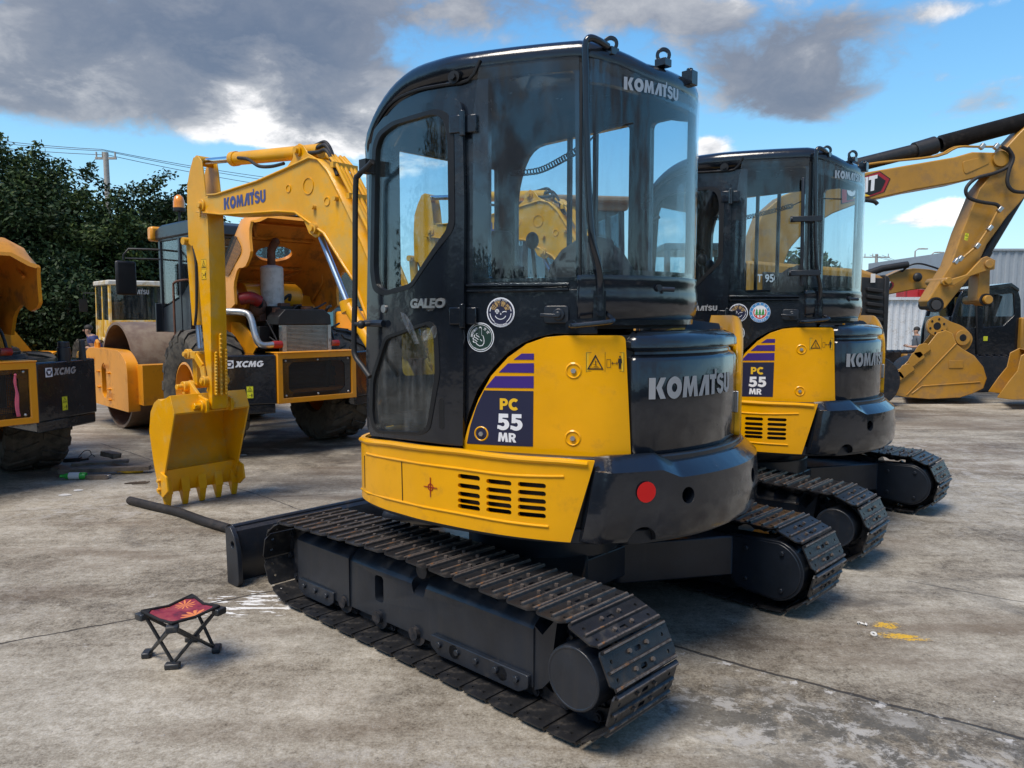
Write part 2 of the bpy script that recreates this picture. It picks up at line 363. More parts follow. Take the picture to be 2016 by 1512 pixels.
    def holed(s, outer, holes, a, b, ax=1, f2=None, step=0, step_ax=0):
        """flat panel with holes, extruded from a to b"""
        me = panel2d(outer, holes, step, step_ax); n = len(me[0])
        def P(p, t):
            q = [p[0], p[1]]; q.insert(ax, t); return q
        vs = [P(p, a) for p in me[0]] + [P(p, b) for p in me[0]]
        fs = [f[::-1] for f in me[1]] + [[i+n for i in f] for f in me[1]] + [(i, j, j+n, i+n) for i, j in me[2]]
        s.add(vs, fs)
    def build(s, name, mats, parent=None, bev=0.0, smooth=35, label=None, cat=None, group=None, kind=None, segs=2, weld=0):
        me = bpy.data.meshes.new(name); me.from_pydata([tuple(v) for v in s.v], [], s.fc); me.polygons.foreach_set('material_index', s.mi)
        bm = bmesh.new(); bm.from_mesh(me)
        if weld: bmesh.ops.remove_doubles(bm, verts=bm.verts, dist=weld)
        bmesh.ops.recalc_face_normals(bm, faces=bm.faces); bm.to_mesh(me); bm.free()
        o = finish(me, name, mats, parent, bev, smooth, segs); return tag(o, label, cat, group, kind)
def _each(s, name, mats, parent=None, **k):
    n = len(s.v); up = list(range(n))
    def find(i):
        while up[i] != i: up[i] = up[up[i]]; i = up[i]
        return i
    for f in s.fc:
        for q in f[1:]: up[find(q)] = find(f[0])
    isl = {}
    for fi, f in enumerate(s.fc): isl.setdefault(find(f[0]), []).append(fi)
    L = []
    for fs in isl.values():
        P = [s.v[q] for fi in fs for q in s.fc[fi]]; L.append([[min(c[i] for c in P) for i in range(3)], [max(c[i] for c in P) for i in range(3)], fs])
    ch = True
    while ch:
        ch = False
        for i in range(len(L)):
            for j in range(i+1, len(L)):
                if all(L[i][0][x] <= L[j][1][x]+1e-4 and L[j][0][x] <= L[i][1][x]+1e-4 for x in range(3)):
                    L[i][0] = [min(L[i][0][x], L[j][0][x]) for x in range(3)]; L[i][1] = [max(L[i][1][x], L[j][1][x]) for x in range(3)]; L[i][2] += L[j][2]; L.pop(j); ch = True; break
            if ch: break
    out = []
    for _, _, fs in L:
        m = MB(); mp = {}
        for fi in sorted(fs):
            ff = []
            for q in s.fc[fi]:
                if q not in mp: mp[q] = len(m.v); m.v.append(s.v[q])
                ff.append(mp[q])
            m.fc.append(ff); m.mi.append(s.mi[fi])
        out.append(m.build(name, mats, parent, **k))
    return out
MB.each = _each
def crom(pts, k):
    out = []
    for i in range(len(pts)-1):
        p0 = pts[max(i-1, 0)]; p1 = pts[i]; p2 = pts[i+1]; p3 = pts[min(i+2, len(pts)-1)]
        for j in range(k):
            t = j/k; out.append(.5*((2*p1) + (p2-p0)*t + (2*p0-5*p1+4*p2-p3)*t*t + (3*p1-p0-3*p2+p3)*t**3))
    out.append(pts[-1]); return out
def panel2d(outer, holes=(), step=0, step_ax=0):
    bm = bmesh.new(); loops = [outer] + list(holes)
    for lp in loops:
        vs = [bm.verts.new((p[0], p[1], 0)) for p in lp]
        for i in range(len(vs)): bm.edges.new((vs[i], vs[(i+1) % len(vs)]))
    bmesh.ops.triangle_fill(bm, use_beauty=True, use_dissolve=False, edges=bm.edges[:], normal=(0, 0, 1))
    if step:
        xs = [v.co[step_ax] for v in bm.verts]; k = math.floor(min(xs)/step)+1; no = Vector((0, 0, 0)); no[step_ax] = 1
        while k*step < max(xs)-1e-5:
            co = Vector((0, 0, 0)); co[step_ax] = k*step
            bmesh.ops.bisect_plane(bm, geom=bm.verts[:]+bm.edges[:]+bm.faces[:], plane_co=co, plane_no=no, dist=1e-6); k += 1
    for f in bm.faces:
        if f.normal.z < 0: f.normal_flip()
    bm.verts.index_update()
    r = ([(v.co.x, v.co.y) for v in bm.verts], [[v.index for v in f.verts] for f in bm.faces], [])
    for e in bm.edges:
        if len(e.link_faces) == 1:
            l = e.link_loops[0]; r[2].append((l.vert.index, l.link_loop_next.vert.index))
    bm.free(); return r
def rpoly(pts, r, n=4):
    """round the corners of a 2D polygon"""
    out = []; N = len(pts)
    for i in range(N):
        p = Vector(pts[i][:2]); rr = pts[i][2] if len(pts[i]) > 2 else r
        a = Vector(pts[i-1][:2])-p; b = Vector(pts[(i+1) % N][:2])-p; la, lb = a.length, b.length
        k = min(rr, la*.48, lb*.48)
        if k < 1e-4: out.append(tuple(p)); continue
        A = p+a/la*k; B = p+b/lb*k
        for j in range(n+1): t = j/n; out.append(tuple(A*(1-t)**2 + p*2*t*(1-t) + B*t*t))
    return out
def circ(c, r, n=16, ry=None, a0=0): return [(c[0]+r*cos(a0+2*pi*i/n), c[1]+(ry or r)*sin(a0+2*pi*i/n)) for i in range(n)]
def slot(c, w, h, n=5):
    out = []
    for sx, a0 in ((1, -pi/2), (-1, pi/2)):
        for i in range(n+1): t = a0+pi*i/n; out.append((c[0]+sx*(w/2-h/2)+h/2*cos(t), c[1]+h/2*sin(t)))
    return out
_tc = {}
def text_geo(body, bold=0.0, shear=0.0):
    key = (body, bold, shear)
    if key not in _tc:
        c = bpy.data.curves.new('t', 'FONT'); c.body = body; c.offset = bold; c.shear = shear; c.resolution_u = 4; c.align_x = 'LEFT'
        o = bpy.data.objects.new('t', c); COL.objects.link(o)
        me = bpy.data.meshes.new_from_object(o.evaluated_get(bpy.context.evaluated_depsgraph_get()))
        vs = [(v.co.x, v.co.y) for v in me.vertices]; fs = [list(p.vertices) for p in me.polygons]
        bpy.data.objects.remove(o); bpy.data.curves.remove(c); bpy.data.meshes.remove(me)
        x0 = min(p[0] for p in vs); x1 = max(p[0] for p in vs); y0 = min(p[1] for p in vs); y1 = max(p[1] for p in vs)
        _tc[key] = ([((x-x0)/(x1-x0), (y-y0)/(y1-y0)) for x, y in vs], fs, (x1-x0)/(y1-y0))
    return _tc[key]
def put_text(mb, body, fn, bold=0.0, shear=0.0, fit=None):
    """fn(u, v) maps 0..1 text space to a 3D point"""
    vs, fs, asp = text_geo(body, bold, shear); mb.add([fn(u, v) for u, v in vs], fs)
# heavy block glyphs on a 0..1 tall box: (advance width, [outline, hole...])
def _arc(cx, cy, rx, ry, a0, a1, n=10): return [(cx+rx*cos(R_(a0+(a1-a0)*i/n)), cy+ry*sin(R_(a0+(a1-a0)*i/n))) for i in range(n+1)]
def _band(outer, inner): return outer + inner[::-1]
def _S(w=.78, t=.27):
    o = _arc(w/2, .72, w/2, .28, 20, 270-30, 10)[:]; r = w/2
    up_o = _arc(r, .705, r, .295, 28, 245, 12); lo_o = _arc(r, .295, r, .295, 65, -152, 12)
    up_i = _arc(r, .705, r-t, .295-t*.62, 20, 262, 10); lo_i = _arc(r, .295, r-t, .295-t*.62, 82, -160, 10)
    return up_o + lo_i + [] + lo_o[::-1][:0] + lo_o[::-1] + up_i[::-1]
GL = {
 'K': (.92, [[(0, 0), (.33, 0), (.33, 1), (0, 1)]], [[(.36, .53), (.60, 0), (.92, 0), (.67, .53), (.92, 1), (.60, 1)]]),
 'O': (.96, [circ((.48, .5), .48, 28, .53), circ((.48, .5), .17, 18, .21)]),
 'M': (1.12, [[(0, 0), (.28, 0), (.33, .55), (.47, .02), (.62, .02), (.78, .55), (.82, 0), (1.12, 0), (.98, 1), (.70, 1), (.545, .50), (.40, 1), (.10, 1)]]),
 'A': (.86, [[(0, 0), (.30, 0), (.53, .62), (.56, 0), (.90, 0), (.86, 1), (.42, 1)]]),
 'T': (.66, [[(.20, 0), (.50, 0), (.50, .76), (.66, .76), (.66, 1.25), (.50, 1.25), (.50, 1), (.0, 1), (.03, .76), (.20, .76)]]),
 't': (.74, [[(.22, 0), (.52, 0), (.52, .76), (.74, .76), (.74, 1), (0, 1), (0, .76), (.22, .76)]]),
 'U': (.80, [[(0, 1), (0, .34)] + _arc(.40, .34, .40, .36, 180, 360, 14) + [(.80, 1), (.52, 1), (.52, .34)] + _arc(.40, .34, .12, .12, 360, 180, 8) + [(.28, 1)]]),
 'P': (.76, [[(0, 0), (.28, 0), (.28, .34)] + _arc(.42, .67, .34, .33, -90, 90, 12) + [(0, 1)], [(.28, .56)] + _arc(.40, .67, .10, .11, -90, 90, 8) + [(.28, .78)]]),
 'R': (.84, [[(0, 0), (.28, 0), (.28, .36), (.34, .36), (.52, 0), (.84, 0), (.60, .41)] + _arc(.44, .69, .33, .31, -50, 90, 10) + [(0, 1)], [(.28, .58)] + _arc(.42, .69, .09, .105, -90, 90, 8) + [(.28, .79)]]),
 'C': (.86, [_arc(.52, .5, .52, .53, 48, 312, 20) + _arc(.52, .5, .24, .25, 312, 48, 14)]),
 'G': (.94, [_arc(.50, .5, .50, .53, 42, 350, 22) + [(.99, .58), (.52, .58), (.52, .38), (.68, .38)] + _arc(.50, .5, .23, .25, 322, 45, 14)]),
 'S': (.78, [_arc(.39, .70, .37, .32, 12, 200, 12) + [(.10, .52), (.44, .38)] + _arc(.38, .30, .12, .09, 20, -170, 8) + [(.0, .27)] + _arc(.40, .33, .38, .35, 195, 360, 12) + [(.78, .46), (.66, .58), (.34, .68)] + _arc(.39, .73, .11, .075, 190, 10, 8)]),
 '5': (.80, [[(.10, 1), (.08, .44), (.34, .44)] + _arc(.36, .35, .13, .13, 110, -120, 8) + [(.20, .27), (.02, .30), (.0, .06)] + _arc(.36, .345, .43, .36, 230, 415, 16) + [(.34, .69), (.35, .76), (.72, .76), (.72, 1)]]),
 'X': (.92, [[(0, 0), (.34, 0), (.46, .27), (.58, 0), (.94, 0), (.66, .51), (.92, 1), (.58, 1), (.47, .76), (.36, 1), (0, 1), (.28, .51)]]),
 'L': (.62, [[(0, 0), (.62, 0), (.62, .24), (.28, .24), (.28, 1), (0, 1)]]),
 'E': (.66, [[(0, 0), (.66, 0), (.66, .22), (.27, .22), (.27, .40), (.60, .40), (.60, .60), (.27, .60), (.27, .78), (.66, .78), (.66, 1), (0, 1)]]),
 'D': (.84, [[(0, 0), (.36, 0)] + _arc(.36, .5, .48, .5, -90, 90, 14) + [(0, 1)], [(.27, .24)] + _arc(.36, .5, .22, .26, -90, 90, 10) + [(.27, .76)]]),
 'Z': (.72, [[(0, 0), (.72, 0), (.72, .24), (.36, .24), (.72, .78), (.72, 1), (0, 1), (0, .76), (.35, .76), (0, .22)]]),
 '3': (.74, [[(0, .05), (.03, .28), (.30, .24)] + _arc(.34, .32, .11, .09, -90, 90, 6) + [(.20, .41), (.20, .60)] + [(.34, .60)] + _arc(.33, .69, .10, .09, -90, 90, 6) + [(.05, .74), (.03, .96)] + _arc(.36, .70, .34, .31, 100, -40, 8) + [(.60, .52)] + _arc(.36, .32, .38, .34, 35, -120, 10)]),
 '9': (.80, [_arc(.40, .66, .40, .36, 0, 200, 12)+_arc(.38, .60, .38, .28, 190, 300, 8)+[(.30, .0), (.60, .0), (.76, .40)], circ((.40, .66), .12, 14, .13)]),
 '0': (.80, [circ((.40, .5), .40, 26, .53), circ((.40, .5), .12, 16, .27)]),
 'F': (.64, [[(0, 0), (.28, 0), (.28, .38), (.58, .38), (.58, .60), (.28, .60), (.28, .77), (.64, .77), (.64, 1), (0, 1)]]),
}
_gc = {}
def glyphs(body, gap=.06, sp=.35):
    """-> (points, faces, width) of heavy lettering, height 1"""
    key = (body, gap)
    if key not in _gc:
        vs = []; fs = []; x = 0
        for ch in body:
            if ch == ' ': x += sp; continue
            g_ = GL[ch]; parts = [g_[1]] + ([g_[2]] if len(g_) > 2 else [])
            for lp in parts:
                r = panel2d(lp[0], lp[1:]); k = len(vs); vs += [(px_+x, py_) for px_, py_ in r[0]]; fs += [[i+k for i in f] for f in r[1]]
            x += g_[0]+gap
        _gc[key] = (vs, fs, x-gap)
    return _gc[key]
def put_glyphs(mb, body, fn, gap=.06, shear=0.0):
    """fn(u, v): u 0..1 along the word, v 0..1 up"""
    vs, fs, w = glyphs(body, gap); mb.add([fn((x+shear*y)/w, y) for x, y in vs], fs)
def bool_cut(o, cutters):
    for c in cutters: c.parent = o.parent
    bpy.context.view_layer.update()
    for c in cutters:
        m = o.modifiers.new('cut', 'BOOLEAN'); m.operation = 'DIFFERENCE'; m.object = c; m.solver = 'EXACT'
    me = bpy.data.meshes.new_from_object(o.evaluated_get(bpy.context.evaluated_depsgraph_get()))
    o.modifiers.clear(); o.data = me
    for c in cutters: bpy.data.objects.remove(c)
    return o
def copy_tree(o, parent=None):
    c = o.copy(); COL.objects.link(c)
    if parent: c.parent = parent
    for ch in o.children: copy_tree(ch, c)
    return c

# ------------------------------------------------------------------ survey: photo measurements -> machine coordinates
def ray(u, v): return pix_dir(u, v)
class Frame:
    def __init__(s, x, y, deg):
        a = R_(deg); s.o = Vector((x, y, 0)); s.a = a; s.B = Matrix(((cos(a), sin(a), 0), (-sin(a), cos(a), 0), (0, 0, 1)))
        s.c = s.B @ (Vector((0, 0, CAM_H)) - s.o)
    def d(s, u, v): return s.B @ ray(u, v)
    def hit(s, u, v, ax, val):
        d = s.d(u, v); return s.c + d*((val-s.c[ax])/d[ax])
    def vplane(s, u, v, P, deg, off=0.0):
        """vertical plane through P heading deg, shifted off to its left: -> (along, z)"""
        a = R_(deg); n = Vector((-sin(a), cos(a), 0)); P = Vector((P[0], P[1], 0)) + n*off; d = s.d(u, v); t = n.dot(P-s.c)/n.dot(d); X = s.c+d*t
        return ((X-P).dot(Vector((cos(a), sin(a), 0))), X.z)
class Curve2:
    """plan curve of an upright wall; (s, z, d) -> machine coordinates, d outward (to the right of travel)"""
    def __init__(s, pts, k=5, closed=False):
        P = [Vector((*p, 0)) for p in pts]
        if closed: P = P + [P[0]]
        P = crom(P, k) if k > 1 else P; s.P = P; s.S = [0]
        for a, b in zip(P, P[1:]): s.S.append(s.S[-1] + (b-a).length)
        s.L = s.S[-1]
    def seg(s, t):
        import bisect
        i = min(max(bisect.bisect_right(s.S, t)-1, 0), len(s.P)-2); return i, (t-s.S[i])/(s.S[i+1]-s.S[i])
    def nrm(s, i):
        i = min(max(i, 0), len(s.P)-1); a = s.P[max(i-1, 0)]; b = s.P[min(i+1, len(s.P)-1)]; d = (b-a).normalized(); return Vector((d.y, -d.x, 0))
    def at(s, t, z=0.0, d=0.0):
        i, f = s.seg(t); p = s.P[i].lerp(s.P[i+1], f) if 0 <= f <= 1 else s.P[i]+(s.P[i+1]-s.P[i])*f
        n = s.nrm(i).lerp(s.nrm(i+1), min(max(f, 0), 1)).normalized(); r = p+n*d; r.z = z; return r
    def f(s, p): return s.at(p[0], p[2], p[1])        # MB mapping: (s, d, z)
    def hit(s, F, u, v, d=0.0):
        """nearest facing hit of the photo ray with the wall (offset d)"""
        c = F.c; r = F.d(u, v); best = None
        for i in range(len(s.P)-1):
            a = s.P[i] + s.nrm(i)*d; b = s.P[i+1] + s.nrm(i+1)*d; e = b-a; den = r.x*e.y - r.y*e.x
            if abs(den) < 1e-9: continue
            t = ((a.x-c.x)*e.y - (a.y-c.y)*e.x)/den; w = ((a.x-c.x)*r.y - (a.y-c.y)*r.x)/den
            if -1e-6 <= w <= 1+1e-6 and t > 0 and (best is None or t < best[0]): best = (t, s.S[i]+w*(s.S[i+1]-s.S[i]), c.z+r.z*t)
        if best is None:   # just past the silhouette: take the closest vertex
            bi = min(range(len(s.P)), key=lambda i: abs(((s.P[i].x+s.nrm(i).x*d-c.x)*r.y-(s.P[i].y+s.nrm(i).y*d-c.y)*r.x)/sqrt(r.x**2+r.y**2)))
            q = s.P[bi]; t = sqrt((q.x-c.x)**2+(q.y-c.y)**2)/sqrt(r.x**2+r.y**2); return (s.S[bi], c.z+r.z*t)
        return best[1:]
    def hits(s, F, pts, d=0.0): return [s.hit(F, u, v, d) for u, v in pts]
# ================================================================== EXCAVATORS
F1 = Frame(.174, 3.940, 136.5)
EX = empty('mini_excavator', (.174, 3.940, 0), R_(136.5), cat='excavator', group='yellow and navy mini excavators parked side by side',
           label='nearest mini excavator with a red dot on its counterweight and GALEO on its door')
# ---- undercarriage
NSH, CX, RT = 34, .945, .205
def loop_pts():
    pts = []; n = 14
    for i in range(n+1): a = pi/2 + pi*i/n; pts.append((-CX + RT*cos(a), .232 + RT*sin(a)))      # rear (sprocket) half, top to bottom
    for i in range(n+1): a = -pi/2 + pi*i/n; pts.append((CX + RT*cos(a), .232 + RT*sin(a)))
    for x, dz in ((.6, .012), (.3, .024), (0, .030), (-.3, .024), (-.6, .010)): pts.append((x, .232+RT+dz))
    return pts
LP = loop_pts(); LS = [0]
for i in range(len(LP)): a = LP[i]; b = LP[(i+1) % len(LP)]; LS.append(LS[-1]+sqrt((a[0]-b[0])**2+(a[1]-b[1])**2))
def loop_at(s):
    s = s % LS[-1]; i = max(k for k in range(len(LP)) if LS[k] <= s); a = LP[i]; b = LP[(i+1) % len(LP)]; f = (s-LS[i])/(LS[i+1]-LS[i])
    return a[0]+(b[0]-a[0])*f, a[1]+(b[1]-a[1])*f
PITCH_S = LS[-1]/NSH
def shoe_mesh():
    mb = MB(); L_ = PITCH_S*.935; w = .2; t = .007; c = .028
    out = [(-L_/2, -w+c*.3), (-L_/2+c*.5, -w), (L_/2-c, -w), (L_/2, -w+c), (L_/2, w-c), (L_/2-c, w), (-L_/2+c*.5, w), (-L_/2, w-c*.3)]
    holes = [circ((x, y), .0075, 8) for x in (-.026, .036) for y in (-.155, .155)] + [slot((0, 0), 0, 0)]*0
    holes += [[(x+dx, y) for dx, y in rpoly([(-.009, -.019), (.009, -.019), (.009, .019), (-.009, .019)], .007, 2)] for x in (-.026, .036)]
    mb.holed(out, holes, 0, t, ax=2)
    for x, h, w2 in ((-L_/2+.006, .012, .010), (.004, .010, .010), (L_/2-.008, .009, .012)):   # grousers
        mb.m = 0; yy = w-.012
        mb.prism([(x-w2*.75, t-.001), (x-w2*.4, t+h-.003), (x+w2*.4, t+h-.003), (x+w2*.75, t-.001)], -yy, yy, ax=1)
        mb.m = 1; mb.prism([(x-w2*.4, t+h-.003), (x-w2*.28, t+h), (x+w2*.28, t+h), (x+w2*.4, t+h-.003)], -yy*.985, yy*.985, ax=1)
    mb.m = 2
    for x in (-.030, .032):
        for y in (-.052, .052): mb.hexb((x, y, t-.001), (x, y, t+.010), .0085)
    return mb
def link_mesh():
    mb = MB(); L_ = PITCH_S
    for sy in (-1, 1):
        y = .036*sy
        prof = rpoly([(-L_*.52, -.058), (-L_*.30, -.068), (-L_*.12, -.048), (L_*.12, -.048), (L_*.30, -.064), (L_*.56, -.060), (L_*.60, -.03), (L_*.44, -.008), (-L_*.42, -.006), (-L_*.58, -.03)], .012, 2)
        mb.prism(prof, y-.009, y+.009, ax=1)
    mb.cyl((-L_*.45, -.062, -.034), (-L_*.45, .062, -.034), .019, n=10); mb.cyl((-L_*.45, -.068, -.034), (-L_*.45, .068, -.034), .011, n=8)
    mb.box((.002, 0, -.006), (L_*.5, .085, .010))
    return mb
sh0 = shoe_mesh(); lk0 = link_mesh()
def make_track(ysign, name='track'):
    """one crawler: chain of shoes on links; ysign +1 = left machine side"""
    yc = .78 if ysign > 0 else -.86
    tr = None
    def mat_at(k):
        s = (k+.5)*PITCH_S; a = loop_at(s-PITCH_S*.48); b = loop_at(s+PITCH_S*.48); mx, mz = (a[0]+b[0])/2, (a[1]+b[1])/2
        dx, dz = b[0]-a[0], b[1]-a[1]; l = sqrt(dx*dx+dz*dz); dx /= l; dz /= l           # travel direction; outward = right of travel in xz
        X = Vector((dx, 0, dz)); Z = Vector((dz, 0, -dx)); Y = Z.cross(X); m = Matrix((X, Y, Z)).transposed().to_4x4(); m.translation = (mx, yc, mz); return m
    chain = MB()
    for k in range(NSH):
        mm = mat_at(k); chain.f = lambda p, mm=mm: mm @ p; chain.add([v for v in lk0.v], lk0.fc)
    tr = chain.build('track_chain', 'chain_steel', EX, smooth=30)
    global SHOE
    for k in range(NSH):
        if SHOE is None:
            o = sh0.build('track_shoe', ['shoe_steel', 'worn_edge', 'copper_bolt'], tr, smooth=25); SHOE = o.data
        else:
            o = bpy.data.objects.new('track_shoe', SHOE); COL.objects.link(o); o.parent = tr
        jm = Matrix.Rotation(random.gauss(0, .012), 4, 'Y'); o.matrix_local = mat_at(k) @ jm
    # frame
    y1 = yc+.125*ysign; y0 = yc-.10*ysign; lo, hi = sorted((y0, y1))
    f = MB()
    def yz(pts, x0, x1):     # outer side polygons: (outward from yc, z)
        poly = [(yc+p*ysign, z) for p, z in pts]; f.prism(poly, x0, x1, ax=0)
    prof = [(.092, .092), (.092, .322), (.080, .340), (.01, .390), (-.10, .390), (-.10, .092)]
    yz(prof, -.70, .50)
    yz([(.100, .092), (.100, .332), (.086, .348), (.02, .372), (-.10, .372), (-.10, .092)], .50, .965)
    # oblique rear end of the main box
    f.prism([(-.70, .080), (-.70, .335), (-.74, .31), (-.815, .40), (-.775, .14), (-.74, .10)], yc-.09, yc+.086, ax=1) if ysign > 0 else f.prism([(-.70, .080), (-.70, .335), (-.80, .33), (-.77, .14)], yc-.11, yc+.09, ax=1)
    fr = f.build('track_frame', 'frame_paint', EX, bev=.014, segs=3)
    cut = MB(); cut.prism(rpoly([(.235, .175), (.30, .175), (.30, .30), (.235, .30)], .02), yc-.3, yc+.3, ax=1); cut.cyl((-.02, yc+.06*ysign, .3), (-.02, yc+.2*ysign, .5), .05, n=20); c1 = cut.build('cutter', 'gasket')
    for md in list(fr.modifiers): fr.modifiers.remove(md)
    bool_cut(fr, [c1]); b = fr.modifiers.new('bevel', 'BEVEL'); b.width = .014; b.segments = 3; b.limit_method = 'ANGLE'; b.angle_limit = R_(30)
    # guard plates with bolts
    g = MB(); ys = yc+.100*ysign
    for x0, x1, z0, z1 in ((.62, .945, .050, .135), (-.69, -.12, .060, .140)):
        g.m = 0; g.prism(rpoly([(x0, z1), (x0, z0+.03), (x0+.05, z0), (x1-.05, z0), (x1, z0+.03), (x1, z1)], .01, 2), ys-.012*ysign, ys+.012*ysign, ax=1)
        for i in range(3 if x0 > 0 else 5):
            x = x0+.06+(x1-x0-.12)*i/(2 if x0 > 0 else 4); g.hexb((x, ys, z1-.03), (x, ys+.024*ysign, z1-.03), .015)
    g.each('guard_plate', 'frame_paint', fr, bev=.003)
    # rollers
    r = MB()
    for x in (-.55, -.27, 0, .27, .55):
        r.cyl((x, yc-.09, .105), (x, yc+.09, .105), .06, n=20); r.cyl((x, yc-.11, .105), (x, yc+.112, .105), .03, n=12)
    r.cyl((-.05, yc-.08, .40), (-.05, yc+.10, .40), .036, n=16)
    r.each('track_roller', 'chain_steel', tr)
    w = MB(); w.lathe([(.05, -.07), (.11, -.07), (.12, -.045), (.165, -.045), (.17, -.02), (.17, .02), (.165, .045), (.12, .045), (.11, .07), (.05, .07)], (CX, yc, .232), (0, 1, 0), 32)
    w.build('idler_wheel', 'chain_steel', tr)
    # sprocket with teeth
    sp = MB(); n = 21; prof = []
    for i in range(n):
        for fr_, r_ in ((-.32, .155), (-.14, .180), (.14, .180), (.32, .155)): a = 2*pi*(i+fr_)/n; prof.append((-CX+r_*cos(a), .232+r_*sin(a)))
    sp.holed(prof, [circ((-CX, .232), .10, 24)], yc-.016, yc+.016, ax=1); sp.build('sprocket', 'frame_paint', tr, bev=.003)
    dr = MB()
    if True:
        o_ = ysign
        dr.lathe([(0, -.10), (.145, -.10), (.150, -.04), (.150, .02), (.120, .025), (.120, .150), (.116, .158), (.108, .160), (.106, .157), (0, .157)], (-CX, yc, .232), (0, o_, 0), 40)
        for i in range(10): a = 2*pi*i/10; dr.hexb((-CX+.135*cos(a), yc+.018*o_, .232+.135*sin(a)), (-CX+.135*cos(a), yc+.034*o_, .232+.135*sin(a)), .011)
    dr.build('drive_motor', 'frame_paint', EX, bev=.002)
    # inner cover plate (teardrop) on the inside of each crawler
    yi = yc-.16*ysign; tv = MB(); out = []
    for i in range(17): a = R_(100)+R_(165)*i/16; out.append((-CX+.155*cos(a), .232+.155*sin(a)))
    out += [(-.74, .10), (-.70, .15), (-.70, .375)]
    tv.prism(out, yi+.07*ysign, yi-.035*ysign, ax=1); 
    ins = [(x*.0+(-.86)+(x+.86)*.94, .24+(z-.24)*.93) for x, z in out]; tv.prism(ins, yi-.034*ysign, yi-.041*ysign, ax=1)
    for x, z in ((-.99, .33), (-.80, .32), (-.99, .14), (-.80, .16)): tv.hexb((x, yi-.04*ysign, z), (x, yi-.056*ysign, z), .013)
    tv.build('drive_cover', 'frame_paint', EX, bev=.008)
SHOE = None
make_track(1); make_track(-1)
u = MB()
u.prism(circ((0, 0), .40, 28), .34, .46, ax=2)
for sx in (-1, 1):
    for sy in (-1, 1):
        u.prism([(.12*sx, .0), (.12*sx, .33), (.74*sx, .0)][:0] or rpoly([(.10*sx, .12*sy), (.38*sx, .12*sy), (.74*sx, .66*sy), (.50*sx, .70*sy), (.10*sx, .40*sy)], .03), .16, .37, ax=2)
u.box((0, 0, .28), (.8, 1.0, .16))
u.build('car_body', 'frame_paint', EX, bev=.012)
u = MB(); u.lathe([(.30, .46), (.36, .46), (.37, .50), (.37, .56), (.33, .60), (.25, .62)], (0, 0, 0), (0, 0, 1), 40); u.build('swing_ring', 'chain_steel', EX)
# ---- blade
b = MB(); prof = [(1.46, .005), (1.50, .03), (1.455, .12), (1.45, .20), (1.475, .285), (1.50, .315), (1.475, .32), (1.45, .30), (1.425, .21), (1.43, .11), (1.445, .03)]
b.prism(prof, -.985, .985, ax=1)
b.cyl((1.487, -.985, .318), (1.487, .985, .318), .017, n=10)
bl = b.build('dozer_blade', 'frame_paint', EX, bev=.003)
for sy in (1, -1):
    e = MB(); e.holed(rpoly([(1.365, .03), (1.39, .0), (1.50, .0), (1.51, .32), (1.455, .335), (1.40, .275), (1.375, .2)], .015, 2), [circ((1.428, .235), .02, 12)], sy*.985, sy*1.012, ax=1); e.build('end_plate', 'frame_paint', bl, bev=.004)
a = MB()
for sy in (1, -1):
    a.beam((1.45, .42*sy, .16), (.35, .36*sy, .20), .08, .13); 
a.beam((1.44, -.45, .13), (1.44, .45, .13), .06, .1); a.cyl((.45, 0, .36), (1.35, 0, .22), .045, n=16)
a.build('blade_arm', 'frame_paint', EX, bev=.006)

# ---- wall curves of the upper structure (plan view)
Wl = Curve2([(.50, -.10), (.52, .20), (.52, .50), (.515, .62), (.495, .715), (.45, .775), (.36, .80), (.1, .805), (-.08, .80), (-.19, .78), (-.36, .715), (-.50, .65), (-.65, .575), (-.75, .505), (-.815, .43), (-.85, .35), (-.88, .25)])
Cc = Curve2([(.52, -.22), (.525, .0), (.525, .30), (.52, .55), (.50, .70), (.45, .775), (.36, .80), (.1, .805), (-.08, .80), (-.19, .78), (-.36, .715), (-.50, .65), (-.62, .585), (-.70, .535), (-.755, .46), (-.80, .36), (-.825, .24), (-.83, .11), (-.815, -.02), (-.775, -.12), (-.70, -.19), (-.58, -.22), (-.3, -.225), (.1, -.225), (.40, -.225)], closed=True)
def s_at(C, x, y):
    i = min(range(len(C.P)), key=lambda i: (C.P[i].x-x)**2+(C.P[i].y-y)**2); return C.S[i]
def z_edge(p):
    k = .40+.60*min(1, max(0, (p.y-.56)/.18))
    return 2.578 - (.065*min(1, max(0, (.57-p.y)/.25))*min(1, max(0, (-.45-p.x)/.22))) - (.34*k*min(1, max(0, (p.x-.0)/.52))**2.3 if p.x > 0 else 0)
